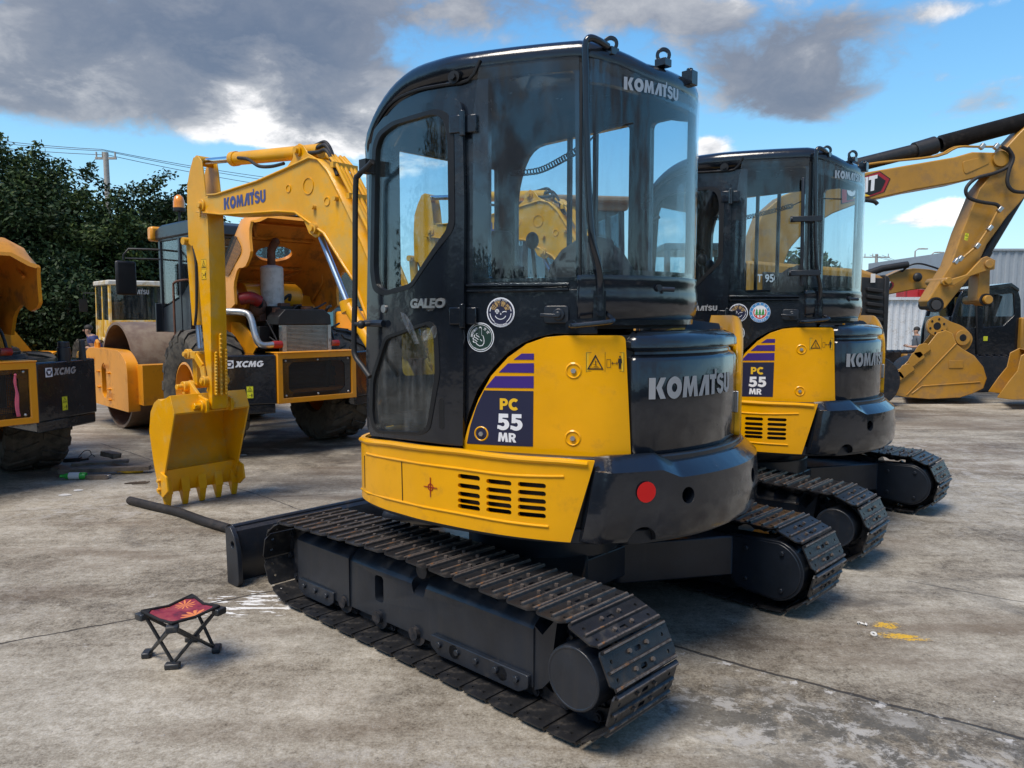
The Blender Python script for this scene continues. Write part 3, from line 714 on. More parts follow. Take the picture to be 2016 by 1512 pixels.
# ---- yellow side skirt with vent slots
Sk = Curve2([(.60, .30), (.60, .52), (.575, .66), (.52, .77), (.44, .83), (.30, .865), (.10, .875), (-.09, .872), (-.37, .815), (-.58, .74), (-.74, .645), (-.86, .52)])
def skirt_z(C, pts, d=0): return C.hits(F1, pts, d)
top = Sk.hits(F1, [(709, 860), (760, 868), (803, 874), (901, 884), (1000, 896), (1100, 903), (1171, 908)])
bot = Sk.hits(F1, [(1123, 1068), (1050, 1061), (950, 1047), (850, 1027), (760, 1003), (712, 976)])
s0 = .02; outer = [(s0, top[0][1]), (top[0][0]-.12, top[0][1])] + top + bot + [(bot[-1][0]-.12, bot[-1][1]), (s0, bot[-1][1])]
slots = []
for cx_, w_, ys_, yv in ((923, 44, (940, 958.5, 975, 988.5, 999.5), 0), (982, 50, (950, 966.5, 981, 994.5, 1006.5), 0), (1047, 56, (955.5, 971, 986.5, 1000.5, 1014.5), 0)):
    for y_ in ys_:
        a = Sk.hit(F1, cx_-w_/2, y_); b = Sk.hit(F1, cx_+w_/2, y_); c_ = Sk.hit(F1, cx_, y_-5.2); e_ = Sk.hit(F1, cx_, y_+5.2)
        slots.append(slot(((a[0]+b[0])/2, (a[1]+b[1])/2), b[0]-a[0], c_[1]-e_[1], 4))
mb = MB(Sk.f); mb.holed(outer, slots, -.02, .0, ax=1, step=.035)
sk = mb.build('side_skirt', 'yellow_paint', EX, bev=.006, smooth=50)
# raised lips of the skirt: top roll and lower roll
mb = MB(Sk.f)
def roll(C, pts, r, mb_):
    P = [(s, .0, z) for s, z in pts]; mb_.tube([Vector(p) for p in P], r, n=8, smooth=3)
roll(Sk, [(s, z-.012) for s, z in [(s0, top[0][1])]+top[:1]+top[1:-1]+[(top[-1][0]-.03, top[-1][1])]], .012, mb)
lt = Sk.hits(F1, [(722, 893), (800, 908), (900, 922), (1000, 935), (1110, 938)]); lb = Sk.hits(F1, [(712, 962), (800, 990), (900, 1010), (1000, 1028), (1080, 1037)])
roll(Sk, lt, .006, mb); roll(Sk, lb, .006, mb)
seam = Sk.hits(F1, [(791, 905), (793, 985)]); mb.each('skirt_rib', 'yellow_paint', sk)
mb = MB(Sk.f); mb.tube([(p[0], .001, p[1]) for p in seam], .0025, n=6); mb.tube([(p[0], .001, p[1]) for p in Sk.hits(F1, [(718, 897), (719, 960)])], .002, n=6); mb.each('skirt_seam', 'gasket', sk)
# target-mark sticker
tm = Sk.hit(F1, 848, 959)
mb = MB(Sk.f); rr = .016
mb.holed(circ((tm[0], tm[1]), rr, 20), [circ((tm[0], tm[1]), rr-.004, 20)], .001, .0022, ax=1); mb.box((tm[0], .003, tm[1]), (.075, .0012, .0035)); mb.box((tm[0], .003, tm[1]), (.0035, .0016, .085))
mb.build('target_mark', 'dark_red', sk, smooth=0)
# dark liner behind skirt, deck
mb = MB(Sk.f); zt = top[3][1]-.02; mb.grid(lambda a, b: (.05+(Sk.L-.12)*a, -.05, .63+(zt-.63)*b), 60, 1); mb.build('engine_bay_liner', 'gasket', EX)
mb = MB(); dk = [(Sk.at(Sk.L*i/40, 0, -.03).x, Sk.at(Sk.L*i/40, 0, -.03).y) for i in range(41)]
dk += [(1.0*cos(R_(a)), 1.0*sin(R_(a))) for a in range(150, 226, 5)] + [(-.3, -.86), (.3, -.86), (.60, -.6)]
mb.prism(dk, .60, .66, ax=2); mb.prism([(x*.97, y*.97) for x, y in dk], .90, .945, ax=2); mb.build('deck', 'frame_paint', EX, bev=.006)

# ---- counterweight: swept ring with sloped ends, chamfered top edge and stepped rim
def cw_ring():
    mb = MB(); n = 84; A0, A1 = R_(139), R_(221)
    def prof(t):
        hi = .038*(1-min(1, max(0, (t-.20)/.07)))+.0   # left shoulder stands higher, then dips
        hi2 = .02*(1-min(1, max(0, (t-.20)/.07)))
        return [(.86, .625), (1.0, .613), (1.035, .625), (1.047, .655), (1.052, .75), (1.042, .865+hi), (1.03, .875+hi), (.985, .915+hi), (.97, .922+hi), (.84, .925+hi2), (.78, .92)]
    def ang(j_, t):
        z = prof(t)[j_][1]; r = prof(t)[j_][0]
        k = (z-.613)*.42
        return A0+k*.45 + (A1-A0-k*.9)*t
    rows = []
    for i in range(n+1):
        t = i/n; P = prof(t); e = min(1, min(t, 1-t)/.045); ins = .045*(1-e)**1.5
        rows.append([(r-ins*(r > .9), ang(j, t), z - (.012*(1-e) if j in (6, 7, 8, 9) else 0)) for j, (r, z) in enumerate(P)])
    k = len(rows[0]); vs = [(r*cos(a), r*sin(a), z) for row in rows for r, a, z in row]; fs = []
    for i in range(n):
        for j in range(k): fs.append((i*k+j, i*k+(j+1) % k, (i+1)*k+(j+1) % k, (i+1)*k+j))
    fs += [list(range(k))[::-1], list(range(n*k, n*k+k))]
    mb.add(vs, fs); return mb
cw = cw_ring().build('counterweight', 'navy_paint', EX, smooth=28)
ct = []
for deg, z in ((164.2, .79), (-165.5, .79)):
    a = R_(deg); m_ = MB(); m_.cyl((.965*cos(a), .965*sin(a), z), (1.3*cos(a), 1.3*sin(a), z), .033, n=28); ct.append(m_.build('cutter', 'gasket'))
a = R_(152.5); m_ = MB(); m_.cyl((.80*cos(a), .80*sin(a), .622), (1.3*cos(a), 1.3*sin(a), .622), .062, .062, n=28); ct.append(m_.build('cutter', 'gasket'))
bool_cut(cw, ct)
me = cw.data
for p_ in me.polygons: p_.use_smooth = True
me.set_sharp_from_angle(angle=R_(28)); b_ = cw.modifiers.new('bevel', 'BEVEL'); b_.width = .005; b_.segments = 2; b_.limit_method = 'ANGLE'; b_.angle_limit = R_(30)
mb = MB()
for deg in (164.2, -165.5): a = R_(deg); mb.hexb((.95*cos(a), .95*sin(a), .79), (.985*cos(a), .985*sin(a), .79), .018)
mb.each('fixing_bolt', 'frame_paint', cw)
CWc = Curve2([(1.052*cos(R_(a)), 1.052*sin(R_(a))) for a in range(139, 222, 2)], k=1)

# ---- engine hood: rear door
Hd = Curve2([(-.795, .425), (-.835, .415), (-.862, .375)] + [(.948*cos(R_(a)), .948*sin(R_(a))) for a in list(range(159, 191, 4))] + [(.945*cos(R_(a)), .945*sin(R_(a))) for a in (194, 197, 199)] + [(-.84, -.34), (-.78, -.37)])
mb = MB(Hd.f)
hp = [(-.05, .93), (-.012, .94), (0, .965), (.004, 1.15), (0, 1.325), (-.006, 1.338), (-.026, 1.352), (-.028, 1.362), (-.006, 1.372), (.002, 1.38), (.0, 1.408), (-.012, 1.425), (-.055, 1.443), (-.10, 1.447), (-.30, 1.44)]
nn = 70
mb.grid(lambda a, b: (Hd.L*a, hp[min(len(hp)-1, int(round(b*(len(hp)-1))))][0], hp[min(len(hp)-1, int(round(b*(len(hp)-1))))][1]), nn, len(hp)-1)
hood = mb.build('rear_hood', 'navy_paint', EX, smooth=40, bev=.0)
mb = MB(Hd.f); bs = .02; mb.grid(lambda a, b: (bs+.05*a, -.002+.0*b, .95+.48*b), 1, 1); mb.build('hood_core', 'gasket', EX) if False else None
mb = MB(); mb.prism([(.90*cos(R_(a)), .90*sin(R_(a))) for a in range(150, 211, 4)]+[(-.5, -.42), (-.2, -.3), (-.2, .6), (-.6, .5)], .93, 1.43, ax=2); mb.build('engine_cover_core', 'gasket', EX)
# hood latch on the right edge
lt_ = Hd.hit(F1, 1449, 790); mb = MB(Hd.f); mb.box((lt_[0], .008, lt_[1]), (.03, .02, .10)); mb.build('hood_latch', 'bare_steel', hood, bev=.004)
# KOMATSU lettering wrapped on the hood
def wrap_text(mb, C, body, p0, p1, h, d, bold=.0, shear=0.0, tall=None):
    """text from (s,z) p0 (bottom left) to p1 (bottom right)"""
    put_text(mb, body, lambda u_, v_: (p0[0]+(p1[0]-p0[0])*u_ + shear*v_*h, d, p0[1]+(p1[1]-p0[1])*u_ + v_*h), bold=bold)
def komatsu(mb, C, p0, p1, h, d):
    put_glyphs(mb, 'KOMATSU', lambda u_, v_: (p0[0]+(p1[0]-p0[0])*u_, d, p0[1]+(p1[1]-p0[1])*u_ + v_*h))
k0 = Hd.hit(F1, 1276, 786); k1 = Hd.hit(F1, 1446, 776); kh = Hd.hit(F1, 1276, 744)
k1 = (min(k1[0], Hd.L-.12), k0[1]+.0)
mb = MB(Hd.f); komatsu(mb, Hd, k0, (k0[0]+.545, k0[1]), kh[1]-k0[1], .0065); mb.build('brand_lettering', 'silver_vinyl', hood, smooth=0)

# ---- yellow side panel
Pn = Wl
pp = [(909.6, 884), (922, 839), (942, 785.5), (967, 740), (1000, 703.5), (1037, 677), (1073.6, 664), (1110, 660.5), (1231.5, 660.5), (1242.5, 901)]
po = Pn.hits(F1, pp, .012); po = rpoly([(*po[0], .02), (*po[1], .0), (*po[2], 0), (*po[3], 0), (*po[4], 0), (*po[5], 0), (*po[6], .0), (*po[7], 0), (*po[8], .025), (*po[9], .015)], 0, 4)
mb = MB(Pn.f); mb.holed(po, [], -.03, .012, ax=1, step=.03); pan = mb.build('side_panel', 'yellow_paint', EX, bev=.010, smooth=50, segs=3)
def px_poly(mb, C, pts, d0, d1, step=.03):
    mb.holed(C.hits(F1, pts, d1), [], d0, d1, ax=1, step=step)
# stripes and number plate decal
mb = MB(Pn.f)
px_poly(mb, Pn, [(1027, 696), (1051, 696), (1051, 708), (1011, 708)], .0125, .0138)
px_poly(mb, Pn, [(1000, 715.5), (1051, 715), (1051, 734), (982, 733)], .0125, .0138)
px_poly(mb, Pn, [(975, 740.5), (1050.5, 740.5), (1050.5, 764), (956, 763)], .0125, .0138)
mb.build('purple_stripe', 'purple_vinyl', pan, smooth=0)
mb = MB(Pn.f); px_poly(mb, Pn, [(953, 768.5), (1050, 770), (1049, 879), (919, 873), (926, 838), (938, 800)], .0125, .0138)
dec = mb.build('number_plate', 'navy_vinyl', pan, smooth=0)
def px_text(mb, C, body, a, b, c, d, bold=.04):
    """a bottom-left px, b bottom-right px, c top-left px"""
    A = C.hit(F1, *a, d); B = C.hit(F1, *b, d); Cc_ = C.hit(F1, *c, d); put_glyphs(mb, body, lambda u_, v_: (A[0]+(B[0]-A[0])*u_, d, A[1]+(B[1]-A[1])*u_+(Cc_[1]-A[1])*v_))
mb = MB(Pn.f); px_text(mb, Pn, 'PC', (984, 806.5), (1019.5, 808), (984, 784), .0150); mb.build('plate_text', 'yellow_vinyl', dec, smooth=0)
mb = MB(Pn.f); px_text(mb, Pn, '55', (979, 846), (1029, 848), (979, 814), .0150, .05); px_text(mb, Pn, 'MR', (980.5, 869), (1016.5, 871.5), (980.5, 851), .0150, .05); mb.build('plate_text', 'white_vinyl', dec, smooth=0)
# panel bolts in round dimples
for u_, v_ in ((1129, 730), (1127.5, 863), (947.5, 854)):
    c_ = Pn.hit(F1, u_, v_, .014); mb = MB(Pn.f)
    for (r0, d0), (r1, d1) in (((.034, .0125), (.028, .0165)), ((.028, .0165), (.022, .011)), ((.022, .011), (.010, .009))):
        mb.grid(lambda a, b: (c_[0]+(r0+(r1-r0)*b)*cos(2*pi*a), d0+(d1-d0)*b, c_[1]+(r0+(r1-r0)*b)*sin(2*pi*a)), 28, 1, cu=True)
    mb.m = 1; mb.prism([(c_[0]+.0105*cos(2*pi*i/6), c_[1]+.0105*sin(2*pi*i/6)) for i in range(6)], .008, .021, ax=1)
    mb.build('panel_bolt', ['yellow_paint', 'bare_steel'], pan)
# warning sticker
def warning(C, q, d, parent, name='warning_sticker', side=True):
    """q: px corners TL, TR, BR, BL"""
    h = C.hits(F1, q, d); A, B = h[0], h[1]; D = h[3]
    def g(x, y, dd=0): return (A[0]+(B[0]-A[0])*x + (D[0]-A[0])*y, d+dd, A[1]+(B[1]-A[1])*x+(D[1]-A[1])*y)
    warning_g(g, parent, name)
def warning_g(g, parent, name='warning_sticker', mat='yellow_vinyl', vertical=False):
    mb = MB(); G = lambda x, y, dd: g(y*.0+x, y, dd)
    def poly(pts, dd, m): mb.m = m; mb.add([mapf(g(x, y, dd)) for x, y in pts], [list(range(len(pts)))])
    mapf = g.map if hasattr(g, 'map') else (lambda p: p)
    def ring(pts, pts2, dd, m):
        n = len(pts); mb.m = m; mb.add([g(x, y, dd) for x, y in pts]+[g(x, y, dd) for x, y in pts2], [(i, (i+1) % n, (i+1) % n+n, i+n) for i in range(n)])
    def line(a, b, w, dd, asp=1.0):
        dx, dy = b[0]-a[0], b[1]-a[1]; l = sqrt(dx*dx+dy*dy); nx, ny = -dy/l*w/2*1.0, dx/l*w/2; poly([(a[0]+nx, a[1]+ny), (b[0]+nx, b[1]+ny), (b[0]-nx, b[1]-ny), (a[0]-nx, a[1]-ny)], dd, 1)
    if not vertical: T1 = lambda x, y: (x, y); T2 = lambda x, y: (x, y)
    poly([(0, 0), (1, 0), (1, 1), (0, 1)], .001, 0)
    bw = .012
    if vertical:
        t1 = lambda x, y: (x, y*.5); t2 = lambda x, y: (x, .5+y*.5)
    else:
        t1 = lambda x, y: (x*.5, y); t2 = lambda x, y: (.5+x*.5, y)
    ring([(0.01, .02), (.99, .02), (.99, .98), (.01, .98)], [(.02, .035), (.98, .035), (.98, .965), (.02, .965)], .002, 1)
    line(t2(0, 0) if not vertical else t2(0, 0), t2(0, 1) if not vertical else t2(1, 0), .008, .002)
    tri = [(.5, .12), (.93, .88), (.07, .88)]; ti = [(.5, .25), (.83, .82), (.17, .82)]
    ring([t1(*p) for p in tri], [t1(*p) for p in ti], .002, 1)
    for a, b in (((.42, .72), (.66, .74)), ((.38, .62), (.60, .66)), ((.5, .42), (.52, .68)), ((.3, .76), (.72, .77)), ((.52, .5), (.62, .48))): line(t1(*a), t1(*b), .018, .002)
    ring([t2(*p) for p in ((.08, .36), (.30, .36), (.30, .78), (.08, .78))], [t2(*p) for p in ((.10, .385), (.28, .385), (.28, .755), (.10, .755))], .002, 1)
    line(t2(.36, .56), t2(.60, .56), .03, .002)
    poly([t2(.33, .56), t2(.40, .48), t2(.40, .64)], .002, 1); poly([t2(.66, .56), t2(.59, .48), t2(.59, .64)], .002, 1)
    poly([t2(*p) for p in ((.68, .32), (.86, .32), (.88, .55), (.84, .56), (.83, .40), (.83, .84), (.78, .84), (.775, .6), (.76, .84), (.71, .84), (.71, .40), (.70, .56), (.66, .55))], .002, 1)
    poly([t2(.77+.045*cos(a_)*1, .235+.055*sin(a_)) for a_ in [2*pi*i/12 for i in range(12)]], .002, 1)
    return mb.build(name, [mat, 'black_vinyl'], parent, smooth=0)
def warn_curve(C, q, d, parent):
    h = C.hits(F1, q, d); A, B, _, D = h
    def g(x, y, dd): return C.at(A[0]+(B[0]-A[0])*x, A[1]+(B[1]-A[1])*x*0+(D[1]-A[1])*y, d+dd)
    return warning_g(g, parent)
warn_curve(Pn, [(1153.5, 693), (1229, 693), (1230, 732), (1154, 732)], .0125, pan)
# lower cab wall around the panel (dark) incl. belt
lw = [(915, 573), (1000, 571), (1100, 570), (1176, 570), (1176, 657), (1090, 657), (1058, 664), (1030, 675), (1000, 694), (968, 727), (940, 768), (922, 815), (912, 860), (907, 886), (890, 884), (905, 600)]
lo_ = Wl.hits(F1, lw, 0.0); mb = MB(Wl.f); mb.holed(lo_, [], -.03, .0, ax=1, step=.03); lwall = mb.build('lower_wall', 'navy_paint', EX, bev=.005, smooth=50)
# belt mouldings
for (ua, va, ub, vb, dd) in ((917, 562, 1118, 560, .016), (917, 573, 1118, 569, .012)):
    a = Wl.hit(F1, ua, va, dd); b = Wl.hit(F1, ub, vb, dd); mb = MB(Wl.f); mb.grid(lambda x, t: (a[0]+(b[0]-a[0])*x, dd*(.2 if t in (0, 1) else 1), a[1]+(b[1]-a[1])*x-.018*t+.009), 20, 3); mb.build('belt_moulding', 'navy_paint', lwall)
# fuel-cap latch, grab loop
la = Wl.hit(F1, 1096, 619, .0); mb = MB(Wl.f); mb.prism(rpoly([(la[0]-.05, la[1]-.035), (la[0]+.05, la[1]-.035), (la[0]+.05, la[1]+.035), (la[0]-.05, la[1]+.035)], .015), 0, .012, ax=1)
mb.prism(circ((la[0]+.012, la[1]), .024, 16), .012, .026, ax=1); mb.prism(circ((la[0]+.012, la[1]), .012, 12), .026, .036, ax=1); mb.beam((la[0]+.01, .03, la[1]-.005), (la[0]-.06, .03, la[1]-.002), .012, .014, up=(0, 0, 1)); mb.build('side_latch', 'frame_paint', lwall, bev=.003)
g0 = Wl.hit(F1, 1124, 641, .02); g1 = Wl.hit(F1, 1205, 636, .03)
mb = MB(Wl.f); mb.tube([(g0[0], 0, g0[1]+.0), (g0[0], .035, g0[1]), (g0[0]+.03, .05, g0[1]+.002), (g1[0]-.02, .055, g1[1]+.004), (g1[0], .045, g1[1]+.012), (g1[0]-.01, .0, g1[1]+.03)], .010, n=10, smooth=4); mb.cyl((g0[0], -.005, g0[1]), (g0[0], .02, g0[1]), .022, n=12); mb.build('grab_loop', 'navy_paint', lwall)
# ---- dark bowl below the rear window
bc = Cc; sb0 = s_at(Cc, -.66, .56); sb1 = s_at(Cc, -.62, -.21)
mb = MB(Cc.f); bp = [(-.01, 1.672), (.012, 1.668), (.016, 1.645), (.012, 1.632), (.018, 1.60), (.020, 1.56), (.008, 1.50), (-.012, 1.478), (-.05, 1.462), (-.12, 1.455)]
mb.grid(lambda a, b: (sb0+(sb1-sb0)*a, bp[int(round(b*(len(bp)-1)))][0], bp[int(round(b*(len(bp)-1)))][1]), 60, len(bp)-1)
bowl = mb.build('rear_valance', 'navy_paint', EX, smooth=40); sol = bowl.modifiers.new('thick', 'SOLIDIFY'); sol.thickness = .012; sol.offset = -1
q = Cc.hit(F1, 1300, 569, .02); mb = MB(Cc.f); mb.cyl((q[0]+.005, .015, q[1]), (q[0]+.05, .05, q[1]-.002), .010, n=10); mb.cyl((q[0]-.01, .015, q[1]+.004), (q[0]-.01, .026, q[1]+.004), .014, n=12); mb.build('lock_pin', 'frame_paint', bowl)
mb = MB(); mb.prism([(Cc.at(s_, 0, -.03).x, Cc.at(s_, 0, -.03).y) for s_ in [Cc.L*i/60 for i in range(60)]], 1.455, 1.475, ax=2); mb.prism([(Cc.at(s_, 0, -.05).x, Cc.at(s_, 0, -.05).y) for s_ in [Cc.L*i/60 for i in range(60)]], 1.0, 1.02, ax=2); mb.build('cab_floor', 'interior_black', EX)
# right side cover (yellow, arched) seen past the rear hood
mb = MB(); Rc = [(1.0*cos(R_(a)), 1.0*sin(R_(a))) for a in range(199, 236, 4)]
def rcz(t): return 1.56 - .30*max(0, (.35-t)/.35)**2
n = 24
def rc(a, b):
    ang = R_(199.5+38*a); r = .968; z0 = .955; z1 = 1.26+.25*min(1, a/.45)**.55
    if b < .8: return (r*cos(ang), r*sin(ang), z0+(z1-.03-z0)*b/.8)
    t = (b-.8)/.2*pi/2; return ((r-.04*(1-cos(t)))*cos(ang), (r-.04*(1-cos(t)))*sin(ang), z1-.03+.03*sin(t))
mb.grid(rc, n, 12); rcv = mb.build('right_cover', 'yellow_paint', EX, smooth=60); sol = rcv.modifiers.new('thick', 'SOLIDIFY'); sol.thickness = .09; sol.offset = -1
mb = MB(); mb.grid(lambda a, b: ((.86-.16*b)*cos(R_(199+38*a)), (.86-.16*b)*sin(R_(199+38*a)), 1.38+.09*min(1, a/.45)**.6+.02*b), 16, 1); mb.build('side_shroud', 'interior_black', EX)
mb = MB(); mb.prism([(.60, -.6), (.3, -.86), (-.3, -.86), (-.62, -.66), (-.62, -.5), (.55, -.45)], .95, 1.35, ax=2); mb.build('tank_cover', 'yellow_paint', EX, bev=.03)
mb = MB(); mb.prism([(Sk.P[i].x*.99, Sk.P[i].y*.99) for i in range(len(Sk.P)) if Sk.P[i].x > -.2][:0] or [(.60, .3), (.62, -.5), (.35, -.88), (-.35, -.88), (-.70, -.66), (-.5, -.3), (.3, .2)], .64, .945, ax=2); mb.build('right_skirt', 'yellow_paint', EX, bev=.02)

# ---- cab frame with openings
def sx(x): return s_at(Cc, x, -.225)       # position on the right wall
N_ = 130; s_h = s_at(Cc, -.20, .78)
upper = [(Cc.L*i/N_, z_edge(Cc.at(Cc.L*i/N_))-.035) for i in range(N_+1)]
lower = [(Cc.L*i/N_, (.96 if (Cc.L*i/N_) < s_h or Cc.at(Cc.L*i/N_).y < -.2 and Cc.at(Cc.L*i/N_).x > -.3 else 1.47)) for i in range(N_, -1, -1)]
door_px = [(733, 300), (741, 257), (760, 232), (800, 213), (850, 203), (893, 196), (908, 200), (913, 215), (917, 400), (916, 600), (914, 878), (860, 872), (800, 865), (735, 857), (728, 840), (726, 700), (729, 500)]
door = Cc.hits(F1, door_px, .012)
dmin = min(p[0] for p in door); 
dopen = [(s_+(.035 if s_ < .5*(door[0][0]+door[8][0]) else -.03), z_+(-.03 if z_ > 1.6 else .03)) for s_, z_ in door]
h_side = rpoly([(*p, .02) for p in Cc.hits(F1, [(961, 152), (1132, 138), (1134, 546), (961, 549)], .0)], .02)
h_rear = [(s_, z_-.03) for s_, z_ in Cc.hits(F1, [(1158, 145), (1200, 150), (1240, 160), (1280, 172), (1330, 192)], 0.0)]
sR1 = s_at(Cc, -.80, -.065); h_rear = h_rear + [(sR1, h_rear[-1][1]), (sR1, 1.69), (h_rear[0][0], 1.69)]
def rect(s0_, s1_, z0_, z1_, r=.04): return rpoly([(s0_, z0_), (s1_, z0_), (s1_, z1_), (s0_, z1_)], r)
h_r1 = rpoly([(sx(-.36), 1.70), (sx(.40), 1.70), (sx(.40), 2.22, .16), (sx(.28), 2.42, .10), (sx(-.36), 2.43)], .03)
h_r2 = rect(s_at(Cc, -.755, -.145), sx(-.50), 1.70, 2.42, .03)
h_f = rpoly([(s_at(Cc, .52, -.16), 1.20), (s_at(Cc, .52, .54), 1.20), (s_at(Cc, .52, .54), 2.345), (s_at(Cc, .52, -.16), 2.36)], .05)
mb = MB(Cc.f); mb.holed([(max(a_, .001), b_) for a_, b_ in upper]+lower, [dopen, h_side, h_rear, h_r1, h_r2, h_f], -.035, 0.0, ax=1, step=.04)
cabf = mb.build('cab_frame', 'navy_paint', EX, smooth=45)
# roof
mb = MB(); nS = 96
def roofp(a, b):
    s_ = Cc.L*a; p = Cc.at(s_, 0, 0); z = z_edge(p); c_ = Vector((-.15, .28, 0)); 
    st = [(0, -.12), (.004, -.04), (-.004, -.018), (-.022, -.002), (-.05, .008), (-.12, .018)]
    if b < len(st): q = Cc.at(s_, 0, st[b][0]); q.z = z+st[b][1]; return q
    t = (b-len(st)+1)/5; q = Cc.at(s_, 0, -.12).lerp(c_, t); q.z = z_edge(q)+.018+.012*sin(t*pi/2); return q
mb.grid(lambda a, b: roofp(a, int(round(b*11))), nS, 11, cu=True)
roof = mb.build('cab_roof', 'navy_paint', EX, smooth=50); sol = roof.modifiers.new('thick', 'SOLIDIFY'); sol.thickness = .02; sol.offset = -1
rb = Cc.hit(F1, 895, 153, .01); mb = MB(Cc.f); mb.cyl((rb[0], 0, rb[1]), (rb[0], .02, rb[1]), .026, n=16); mb.hexb((rb[0], .018, rb[1]), (rb[0], .034, rb[1]), .014); mb.build('roof_bolt', 'gasket', roof)
# band between roof and door/glass edge line: a drip rail
rail_px = [(730, 330), (733, 285), (745, 240), (775, 200), (820, 178), (870, 168), (922, 158), (945, 118)]
mb = MB(Cc.f); mb.tube([Vector((s_, .008, z_)) for s_, z_ in Cc.hits(F1, rail_px[1:], .008)], .007, n=6, smooth=3); mb.build('drip_rail', 'gasket', roof)
# lifting eyes and rear bracket
for (uu, vv) in ((1203, 92), (1309, 130)):
    e_ = Cc.hit(F1, uu, 150, -.01); p = Cc.at(e_[0], 2.53, -.02); n_ = Cc.at(e_[0], 0, 1)-Cc.at(e_[0], 0, 0); t_ = Vector((-n_.y, n_.x, 0)).normalized()
    mb = MB(); z0 = 2.52; p.z = 2.515; mb.lathe([(.017, -.008), (.031, -.008), (.031, .008), (.017, .008)], p+Vector((0, 0, .046)), Vector((-.62, .78, 0)), 20, closed=True); mb.box((p.x, p.y, 2.530), (.05, .05, .03)); mb.build('lifting_eye', 'navy_paint', roof, bev=.002)
e_ = Cc.hit(F1, 1357, 190, 0); p = Cc.at(e_[0], 2.505, .0); mb = MB(); mb.box(p, (.05, .05, .06)); mb.cyl(p+Vector((0, 0, .03)), p+Vector((0, 0, .042)), .014, n=10); mb.build('roof_bracket', 'navy_paint', roof, bev=.003)
# handrail at the rear corner
hp_ = [(1196, 92, .0), (1178, 80, .03), (1160, 75, .05), (1152, 92, .055), (1153, 140, .055), (1155, 260, .055), (1159, 380, .055), (1166, 470, .055), (1178, 520, .045), (1182, 560, .03), (1182, 612, .03)]
mb = MB(); pts = []
for uu, vv, dd in hp_:
    s_, z_ = Cc.hit(F1, uu, max(vv, 120) if vv < 120 else vv, dd); P_ = Cc.at(s_, z_, dd)
    if vv < 120:
        d_ = F1.d(uu, vv); k_ = sqrt((P_.x-F1.c.x)**2+(P_.y-F1.c.y)**2)/sqrt(d_.x**2+d_.y**2); P_.z = F1.c.z+d_.z*k_
    pts.append(P_)
mb.tube(pts, .0135, n=12, smooth=5)
sB = Cc.hit(F1, 1180, 600, .02)
mb.f = Cc.f; mb.box((sB[0], .022, sB[1]-.01), (.045, .012, .13)); [mb.hexb((sB[0], .026, sB[1]+z_), (sB[0], .042, sB[1]+z_), .013) for z_ in (.028, -.034)]
mb.build('handrail', 'navy_paint', EX)
# glass
def glass_px(name, pts, d0, d1, mat, parent=EX, r=.02, C=Cc):
    h = C.hits(F1, pts, d1); mb = MB(C.f); mb.holed(rpoly(h, r), [], d0, d1, ax=1, step=.03); return mb.build(name, mat, parent, smooth=60)
gl = glass_px('side_window', [(943, 128), (1140, 110), (1142, 553), (930, 556), (931, 230)], .002, .008, 'cab_glass', r=.012)
hr = Cc.hits(F1, [(1149, 112), (1180, 114), (1215, 122), (1260, 138), (1310, 160), (1345, 178)], .008); sE = s_at(Cc, -.735, -.165)
mb = MB(Cc.f); mb.holed([(s_, z_-.004) for s_, z_ in hr] + [(sE, hr[-1][1]), (sE, 1.668), (hr[0][0], 1.668)], [], .002, .008, ax=1, step=.03); rg = mb.build('rear_window', 'cab_glass', EX, smooth=60)
# seal between the panes
a = Cc.hit(F1, 1144, 112, .008); mb = MB(Cc.f); mb.box((a[0]+.0, .004, 2.07), (.010, .006, .83)); mb.build('window_seal', 'gasket', EX)
# black printed border of the side pane
hb = Cc.hits(F1, [(943, 128), (1140, 110), (1142, 553), (930, 556), (931, 230)], .009)
k0 = Cc.hit(F1, 1228, 176, .009); k1 = Cc.hit(F1, 1331, 206, .009); kz = Cc.hit(F1, 1228, 148, .009)
zk = 2.375; mb = MB(Cc.f); komatsu(mb, Cc, (k0[0], k0[1]), (k0[0]+.30, k0[1]+.0), (kz[1]-k0[1])*.9, .0095); mb.build('brand_lettering', 'silver_vinyl', rg, smooth=0)
for nm, hh in (('right_window', h_r1), ('right_window', h_r2), ('windscreen', h_f)):
    mb = MB(Cc.f); mb.holed(hh, [], -.018, -.013, ax=1, step=.05); w_ = mb.build(nm, 'cab_glass', EX, smooth=60)
    if nm == 'right_window' and hh is h_r1:
        mb = MB(Cc.f)
        for x_ in (.02, -.16): mb.box((sx(x_), -.012, 2.06), (.022, .02, .73))
        mb.build('sash_bar', 'gasket', w_)
